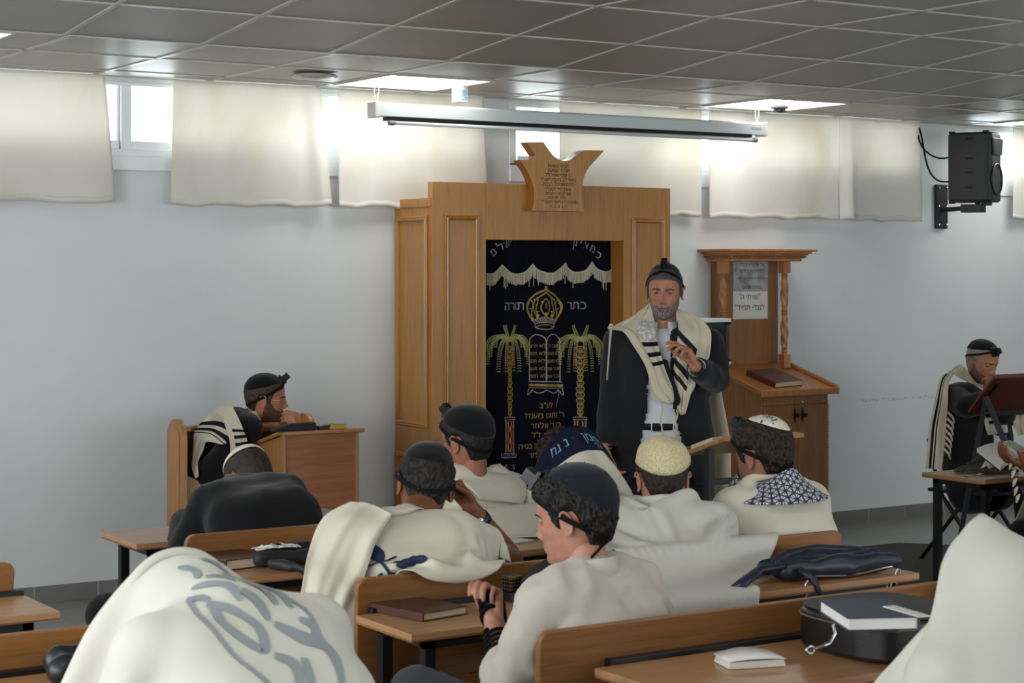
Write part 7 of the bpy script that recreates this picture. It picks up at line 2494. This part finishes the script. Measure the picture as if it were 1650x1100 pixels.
garment('jacket', B.torso + B.arm_caps(1, 0, .8) + B.arm_caps(-1, 0, .8), M['coat'], r13, .018, .014, 4, .01)
finish_legs(r13, B, M['trouser'])
X0, pins = cape_start(B.N + V(0, 0, .012), B.F, B.R, .082, 1.6, .72, 61, 34, .03, spread=.9, pinu=.40)
c13 = Cloth(X0, 1.6, .72, pins, B.all_caps(.02) + [(hc, hc, .10, .10)], [], steps=280)
c13.mesh('prayer_shawl', M['wool3'], r13)
m = mb(); rnd = random.Random(5)
for (px, py) in ((1632, 742), (1636, 756), (1638, 770), (1640, 784), (1643, 796)):
    p = at(px, py, Z=7.7); m.tube([p, p + V(-.012, 0, -.012), p + V(-.02, 0, -.035)], [.004, .009, .003], 6)
m.build('tassel', M['wool3'], r13, smooth=True)
# ================================================================== things on the desks
def quad_book(corners, h, z, label, cover, pages, name='book', deco=True):
    """corners of the upper cover as seen: far-left, far-right, near-right, near-left"""
    c = [at(*p, z=z + h) for p in corners]; ctr = sum(c, Vector()) / 4
    ex = ((c[1] - c[0]) + (c[2] - c[3])) / 2; ey = ((c[0] - c[3]) + (c[1] - c[2])) / 2
    w = ex.length; l = min(max(ey.length, w * .62), w * 1.5)
    return book(TR(ctr.x, ctr.y, z) @ RZ(math.atan2(ex.y, ex.x)), w, l, h, cover, pages, label, name, None, deco)


cream_pages = plain('cream_pages', (206, 190, 164), .8, 0, .3, 300)
quad_book([(319, 891), (387, 882), (431, 895), (357, 903)], .032, .7612, 'thick brown book on the desk behind the front bench, above the hunched shawl', M['bookbrown'], cream_pages)
quad_book([(618, 965), (688, 955), (725, 978), (652, 992)], .022, .7612, 'brown book lying alone on the desk behind the boy with the watch', M['bookbrown'], cream_pages)
# grey binder on the front desk
c = at(508, 825, z=.80)
mbx = mb(); mbx.box(-.10, .10, -.12, .12, 0, .034, TR(c.x, min(c.y, 6.09), .7612) @ RZ(.05))
tag(mbx.build('box_file', plain('grey_board', (104, 104, 106), .5), bevel=.003), 'flat grey box on the front desk, right of the bowed man', 'box')


def soft(name, label, cat, caps, mat, voxel=.006, disp=.004, dscale=.05, parent=None, seed=0., part=None):
    m = MB()
    for a, b, ra, rb in caps: capsule(m, a, b, ra, rb, 12)
    v, f = bake_remesh(m, voxel, 4)
    if disp: v = v + nz(v / dscale + seed, 1.0)[:, None] * np.array([0.6, .6, 1]) * disp
    o = raw(part or name, v, f, mat, parent)
    if parent is None: tag(o, label, cat)
    return o


def tef(px, py, z, label, rot=0., upper='gold', s=.036, y=None):
    """phylactery in its patterned case"""
    c = at(px, py, z=z) if y is None else at(px, py, y=y)
    th = thing('phylactery_case', label, 'ritual case', (c.x, c.y, z))
    T = TR(c.x, c.y, z) @ RZ(rot)
    mb().box(-s * .85, s * .85, -s * 1.0, s * .7, .0005, .026, T).build('base', M['leather'], th, bevel=.0015)
    m = mb(); m.box(-s * .55, s * .55, -s * .62, s * .48, .026, .026 + s * 1.15, T); bx_ = m.build('box_cover', M['iron'], th, bevel=.0015)
    m = mb()
    for k in range(4):
        for j in range(4):
            x = -s * .45 + k * s * .3; zz_ = .031 + j * s * .27
            m.box(x - s * .08, x + s * .08, -s * .63, -s * .618, zz_, zz_ + s * .07, T); m.box(-s * .558, -s * .55, x - s * .10, x + s * .04, zz_, zz_ + s * .07, T)
    for a_ in (-s * .555, s * .525): m.box(a_, a_ + s * .03, -s * .63, s * .49, .026 + s * 1.1, .026 + s * 1.16, T)
    for b_ in (-s * .63, s * .46): m.box(-s * .55, s * .55, b_, b_ + s * .03, .026 + s * 1.1, .026 + s * 1.16, T)
    m.build('gilt_pattern', plain('gilt_ornament', (150, 128, 74), .4, .6), bx_)
    return th


tef(824, 966, .7612, 'black ritual case with gilt patterned box beside the bare forearm of the leaning boy', .1)
tef(868, 958, .7612, 'gilt-topped black ritual case half hidden behind the linen shirt', .3)
tef(480, 889, .7612, 'small black ritual case on the dark bag behind the front bench', .2)
z = .7612
c = at(872, 925, z=.80); Y0 = 4.30
cc_ = lambda px, py, y: at(px, py, y=y)
soft('cloth_bag', 'crumpled black bag heaped on the desk behind the patterned ritual cases', 'bag',
     [(cc_(858, 945, 4.29), cc_(900, 940, 4.29), .035, .045), (cc_(866, 925, 4.30), cc_(905, 918, 4.30), .03, .04), (cc_(880, 910, 4.32), cc_(905, 908, 4.3), .02, .03), (cc_(852, 950, 4.24), cc_(870, 955, 4.2), .02, .02)], plain('black_bag_cloth', (22, 23, 28), .8, 0, .3, 200), .005, .010, .05)
# dark bag and straps behind the front bench
c = at(455, 905, z=.78)
soft('cloth_bag', 'black strapped bag on the desk behind the front bench, its strap over the edge', 'bag',
     [(V(c.x - .05, 5.22, .785), V(c.x + .12, 5.20, .785), .024, .024), (V(c.x + .0, 5.26, .80), V(c.x + .13, 5.28, .80), .022, .022), (V(c.x - .04, 5.16, .78), V(c.x + .0, 5.10, .775), .016, .016),
      (V(c.x + .0, 5.10, .775), V(c.x + .03, 5.062, .765), .014, .014), (V(c.x + .03, 5.062, .765), V(c.x + .045, 5.055, .66), .013, .012)], plain('dark_grey_nylon', (32, 33, 37), .6, 0, .2, 300), .005, .006, .04)
m = mb(); rnd = random.Random(9)


def crumple(name, label, px, py, z, w, h, seed, hh=.02):
    c = at(px, py, z=z); n = 14; vs = []; fs = []; rn = random.Random(seed)
    for j in range(n + 1):
        for i in range(n + 1):
            a_ = (i / n - .5) * 2; b_ = (j / n - .5) * 2
            e = max(0, 1 - (a_ * a_ + b_ * b_) * .5)
            vs.append((c.x + a_ * w / 2 + rn.uniform(-.003, .003), c.y + b_ * h / 2 + rn.uniform(-.003, .003), z + .002 + e * hh * (.4 + abs(mnoise.noise(Vector((i * .45 + seed, j * .45, 0)))) * 2.2) + rn.uniform(0, .002)))
    for j in range(n):
        for i in range(n): q = j * (n + 1) + i; fs.append((q, q + 1, q + n + 2, q + n + 1))
    m = mb(); m.add(vs, fs); o = m.build(name, M['paper'], solid=.0008); return tag(o, label, 'tissue')


crumple('tissue', 'crumpled white tissue on the dark bag behind the front bench', 445, 884, .808, .15, .05, 3, .01)
crumple('tissue', 'crumpled white tissue on the small table at the right edge', 1595, 756, .775, .06, .05, 5, .035)
c = at(812, 868, z=.7612)
tag(mb().box(-.07, .05, -.05, .05, 0, .004, TR(c.x, 5.27, .7612) @ RZ(.2)).build('paper_sheet', M['paper']), 'white paper sheet by the wristwatch on the second desk', 'paper')

# navy shoulder bag on the centre desk
c0, c1 = at(1262, 935, y=4.14), at(1448, 935, y=4.14)
nb = thing('shoulder_bag', 'navy leather shoulder bag with metal clasps lying on the right end of the desk', 'bag', ((c0.x + c1.x) / 2, 4.2, z))
navyl = plain('navy_leather', (30, 38, 56), .42, 0, .25, 120, .15)
xa, xb = c0.x, c1.x; L_ = xb - xa
P_ = lambda u, y, h: V(xa + L_ * u, y, z + h)
v = soft('bag_body', None, None, [(P_(.06, 4.16, .03), P_(.5, 4.13, .036), .028, .034), (P_(.5, 4.13, .036), P_(.96, 4.14, .03), .034, .026), (P_(.04, 4.24, .034), P_(.5, 4.26, .036), .026, .032), (P_(.5, 4.26, .036), P_(.94, 4.24, .03), .032, .024), (P_(.1, 4.20, .03), P_(.9, 4.20, .03), .03, .03)], navyl, .006, .008, .06, nb, 0, 'bag_body')
m = mb(); m.tube([P_(.0, 4.17, .02), P_(.02, 4.19, .055), P_(.25, 4.25, .066), P_(.55, 4.28, .068), P_(.85, 4.25, .055), P_(1.0, 4.19, .03)], [.012] * 6, 8, flat=.5); m.build('handle', navyl, nb, smooth=True)
m = mb(); m.tube([P_(.02, 4.15, .05), P_(-.12, 4.18, .04), P_(-.25, 4.16, .022), P_(-.40, 4.12, .012)], [.02, .022, .024, .024], 10, flat=.45); m.build('strap', navyl, nb, smooth=True)
m = mb(); m.tube([P_(.10, 4.12, .04), P_(.14, 4.085, .02), P_(.16, 4.060, -.03)], [.018, .016, .012], 8, flat=.5); m.build('strap_end', navyl, nb, smooth=True)
m = mb(); m.tube([P_(u, 4.125 - .015 * math.sin(u * PI), .012 + .004 * math.sin(u * 9)) for u in [.1 + k * .05 for k in range(17)]], .003, 6); m.build('zip', M['chrome'], nb)
for (px, py) in ((1302, 944), (1432, 940), (1447, 925)):
    m = mb(); q = at(px, py, y=4.085); m.tube([q + V(.010 * math.cos(t_), 0, .016 * math.sin(t_)) for t_ in [2 * PI * k / 14 for k in range(14)]], .0028, 6, closed=True); m.tube([q - V(0, 0, .014), q - V(.01, 0, .034)], .004, 6); m.build('clasp', M['chrome'], nb, smooth=True)

# black case on the nearest desk
cA = at(1280, 1010, z=.80); 
kc_ = thing('instrument_case', 'rounded black case with a zip lying on the nearest desk under a blue book', 'case', (cA.x + .2, 3.28, z))
xa = at(1270, 970, y=3.46).x; xb = at(1500, 1010, y=3.26).x
pts = []
for k in range(28):
    t_ = 2 * PI * k / 28; cx_ = (xa + xb + .06) / 2; rx = (xb + .06 - xa) / 2; ry = .175
    sx_, sy_ = math.cos(t_), math.sin(t_)
    pts.append((cx_ + rx * abs(sx_) ** .45 * (1 if sx_ > 0 else -1), 3.305 + ry * abs(sy_) ** .7 * (1 if sy_ > 0 else -1)))
m = mb(); m.slab(pts, z + .001, z + .098); m.build('case_shell', M['leather'], kc_, bevel=.014, seg=4)
m = mb(); m.slab([(cx_ + (x - cx_) * .97, 3.305 + (y - 3.305) * .97) for x, y in pts], z + .098, z + .103); m.build('lid', plain('patterned_black_lid', (34, 36, 38), .5, 0, .6, 90, .3), kc_, bevel=.004)
m = mb(); m.tube([(x + (x - cx_) * .006, y + (y - 3.305) * .006, z + .080) for x, y in pts], .0028, 6, closed=True); m.build('zip', plain('tarnished_zip', (120, 104, 88), .4, .7), kc_)
m = mb(); q = at(1342, 1020, y=3.13); m.tube([q + V(0, .0, .02), q + V(.004, -.004, 0), q + V(-.02, -.012, -.018), q + V(-.075, -.022, -.024)], .004, 6); m.tube([q + V(-.085 + .012 * math.cos(t_), -.022, -.024 + .008 * math.sin(t_)) for t_ in [2 * PI * k / 12 for k in range(12)]], .003, 6, closed=True)
m.build('zip_pull', M['chrome'], kc_, smooth=True)
zt2 = z + .1035
bb = [at(1324, 954, z=zt2 + .03), at(1405, 964, z=zt2 + .03), at(1474, 1002, z=zt2 + .03), at(1394, 998, z=zt2 + .03)]
bluec = plain('blue_cloth_cover', (52, 62, 84), .5, 0, .2, 200, .12)
ctr = sum(bb, Vector()) / 4; ex = (bb[1] - bb[0]); ang_ = math.atan2(bb[2].y - bb[1].y, bb[2].x - bb[1].x)
yv = (bb[3] - bb[0]); yv.z = 0; yv.normalize()
book(TR(ctr.x, ctr.y, zt2) @ RZ(math.atan2(-yv.x, yv.y)), .165, .235, .030, bluec, M['paper'], 'blue clothbound book lying on the black case', deco=False)
nt = thing('calendar_strip', 'white ruled calendar strip on the blue book', 'calendar', (ctr.x + .12, 3.33, zt2 + .03))
q0_, q1_ = at(1432, 975, z=zt2 + .034), at(1490, 992, z=zt2 + .034)
T = TR(q0_.x, q0_.y, zt2 + .0315) @ RZ(math.atan2(q1_.y - q0_.y, q1_.x - q0_.x)); Lq = (q1_ - q0_).length
mb().box(0, Lq, -.016, .016, 0, .002, T).build('strip', M['paper'], nt)
m = mb()
for k in range(6): m.box(Lq * (k + .5) / 6 - .0006, Lq * (k + .5) / 6 + .0006, -.014, .014, .002, .0024, T)
m.build('ruling', M['ink'], nt)
# white booklet
bc = [at(1147, 1054, z=.775), at(1192, 1049, z=.775), at(1272, 1068, z=.775), at(1222, 1070, z=.775)]
ctr = sum(bc, Vector()) / 4
T = TR(at(1208, 1063, z=.77).x, at(1208, 1063, z=.77).y, .7612) @ RZ(-.30)
wb = thing('booklet', 'thin white booklet with a slightly lifted cover on the nearest desk', 'booklet', T.translation)
m = mb()
for k in range(5): m.box(-.07 + .0008 * k, .07 - .001 * k, -.046, .046 - .0008 * k, .0005 + .003 * k, .003 + .003 * k, T)
m.build('pages', M['paper'], wb)
vs = []; fs = []
for i in range(9):
    u = i / 8; vs += [T @ Vector((-.071 + .142 * u, -.048, .0172 + .007 * math.sin(u * PI) * .6)), T @ Vector((-.071 + .142 * u, .048, .0172 + .012 * math.sin(u * PI)))]
for i in range(8): fs.append((2 * i, 2 * i + 2, 2 * i + 3, 2 * i + 1))
m = mb(); m.add(vs, fs); m.build('cover', M['paper'], wb, smooth=True, solid=.001)
# black pouch and chain near the hood
c = at(1480, 958, z=.80)
soft('pouch', 'small black pouch stacked beside the black case, next to the pointed white hood', 'pouch', [(V(c.x - .03, 3.42, .80), V(c.x + .12, 3.40, .80), .036, .036), (V(c.x - .01, 3.44, .85), V(c.x + .12, 3.42, .85), .025, .028)], M['leather'], .006, .006, .05)
# dark bag on the lower left desk
c = at(185, 1078, z=.80)
soft('handbag', 'dark leather bag on the desk in front of the hunched shawl, lower left', 'bag', [(V(c.x - .10, 3.95, .80), V(c.x + .12, 3.97, .80), .036, .036), (V(c.x - .08, 4.03, .805), V(c.x + .12, 4.04, .805), .038, .035), (V(c.x - .02, 3.90, .79), V(c.x + .1, 3.92, .79), .025, .025)], plain('dark_bag_leather', (24, 28, 34), .4), .006, .006, .06)
# small table at the right edge
c = at(1540, 757, z=.77)
gb = soft('cloth_bag', 'flat grey fabric bag on the small table at the right edge', 'bag', [(V(c.x - .06, 5.86, .772), V(c.x + .20, 5.80, .772), .009, .009), (V(c.x - .03, 5.95, .772), V(c.x + .22, 5.90, .775), .010, .012), (V(c.x, 5.90, .772), V(c.x + .2, 5.85, .772), .012, .012), (V(c.x + .02, 5.98, .775), V(c.x + .18, 5.96, .78), .01, .02)], plain('grey_felt', (92, 90, 86), .9, 0, .3, 300, .2), .005, .003, .05)
c2 = at(1582, 744, y=5.93)
soft('scarf', 'dark grey-brown folded cloth behind the tissue on the small table', 'cloth', [(at(1562, 748, y=5.99), at(1600, 742, y=5.99), .014, .035), (at(1580, 745, y=6.0), at(1625, 752, y=5.98), .03, .02)], plain('grey_brown_wool', (70, 66, 60), .9, 0, .3, 300, .2), .006, .006, .05)
gx = mb(); c = at(1575, 766, z=.765)
for sx_ in (-.022, .022): gx.tube([V(c.x + sx_ + .018 * math.cos(t_), c.y + .008 * math.sin(t_), .768 + .004 * math.sin(t_)) for t_ in [2 * PI * k / 18 for k in range(18)]], .0014, 6, closed=True)
gx.tube([V(c.x - .04, c.y, .768), V(c.x - .05, c.y + .08, .766)], .0012, 6); gx.tube([V(c.x + .04, c.y, .768), V(c.x + .03, c.y + .09, .766)], .0012, 6)
tag(gx.build('spectacles', M['chrome'], smooth=True), 'folded metal-rimmed spectacles at the near edge of the small table', 'glasses')
# open book held over the small table
ob = thing('open_book', 'open prayer book with white pages held over the small table at the right edge', 'book', at(1610, 740, y=5.72))
A_, B_, C_, D_ = at(1574, 722, y=5.82), at(1612, 716, y=5.90), at(1642, 738, y=5.66), at(1612, 752, y=5.58)
E_ = at(1632, 712, y=5.95); F_ = at(1668, 730, y=5.72)


def leafblock(a, b, c, d, lift, mat, parent, name, th=.016):
    vs = []; fs = []; n = 8
    for i in range(n + 1):
        u = i / n; p = a.lerp(b, u); q = d.lerp(c, u); l = V(0, 0, lift * math.sin(u * PI * .9))
        vs += [p + l, q + l, q + l - V(0, 0, th), p + l - V(0, 0, th)]
    for i in range(n):
        for k in range(4): fs.append((4 * i + k, 4 * i + (k + 1) % 4, 4 * i + 4 + (k + 1) % 4, 4 * i + 4 + k))
    fs += [(3, 2, 1, 0), tuple(4 * n + k for k in range(4))]
    m = mb(); m.add(vs, fs); return m.build(name, mat, parent)


pa = leafblock(A_, B_, C_, D_, .012, M['paper'], ob, 'page_block'); leafblock(B_, E_, F_, C_, .012, M['paper'], ob, 'page_block')
m = mb()
for k in range(9):
    u0, u1 = .2, .85; v_ = .12 + k * .085
    p = B_.lerp(E_, u0).lerp(C_.lerp(F_, u0), v_) + V(0, 0, .0085); q = B_.lerp(E_, u1).lerp(C_.lerp(F_, u1), v_) + V(0, 0, .0085)
    m.tube([p, B_.lerp(E_, .5).lerp(C_.lerp(F_, .5), v_) + V(0, 0, .0135), q], .0012, 4)
m.build('print_lines', M['ink'], pa)
dn_ = V(0, 0, -.018)
leafblock(A_ + dn_ + V(-.004, 0, 0), E_ + dn_, F_ + dn_ + V(.003, -.003, 0), D_ + dn_ + V(-.003, -.004, 0), .0, M['bookbrown'], ob, 'cover', .003)
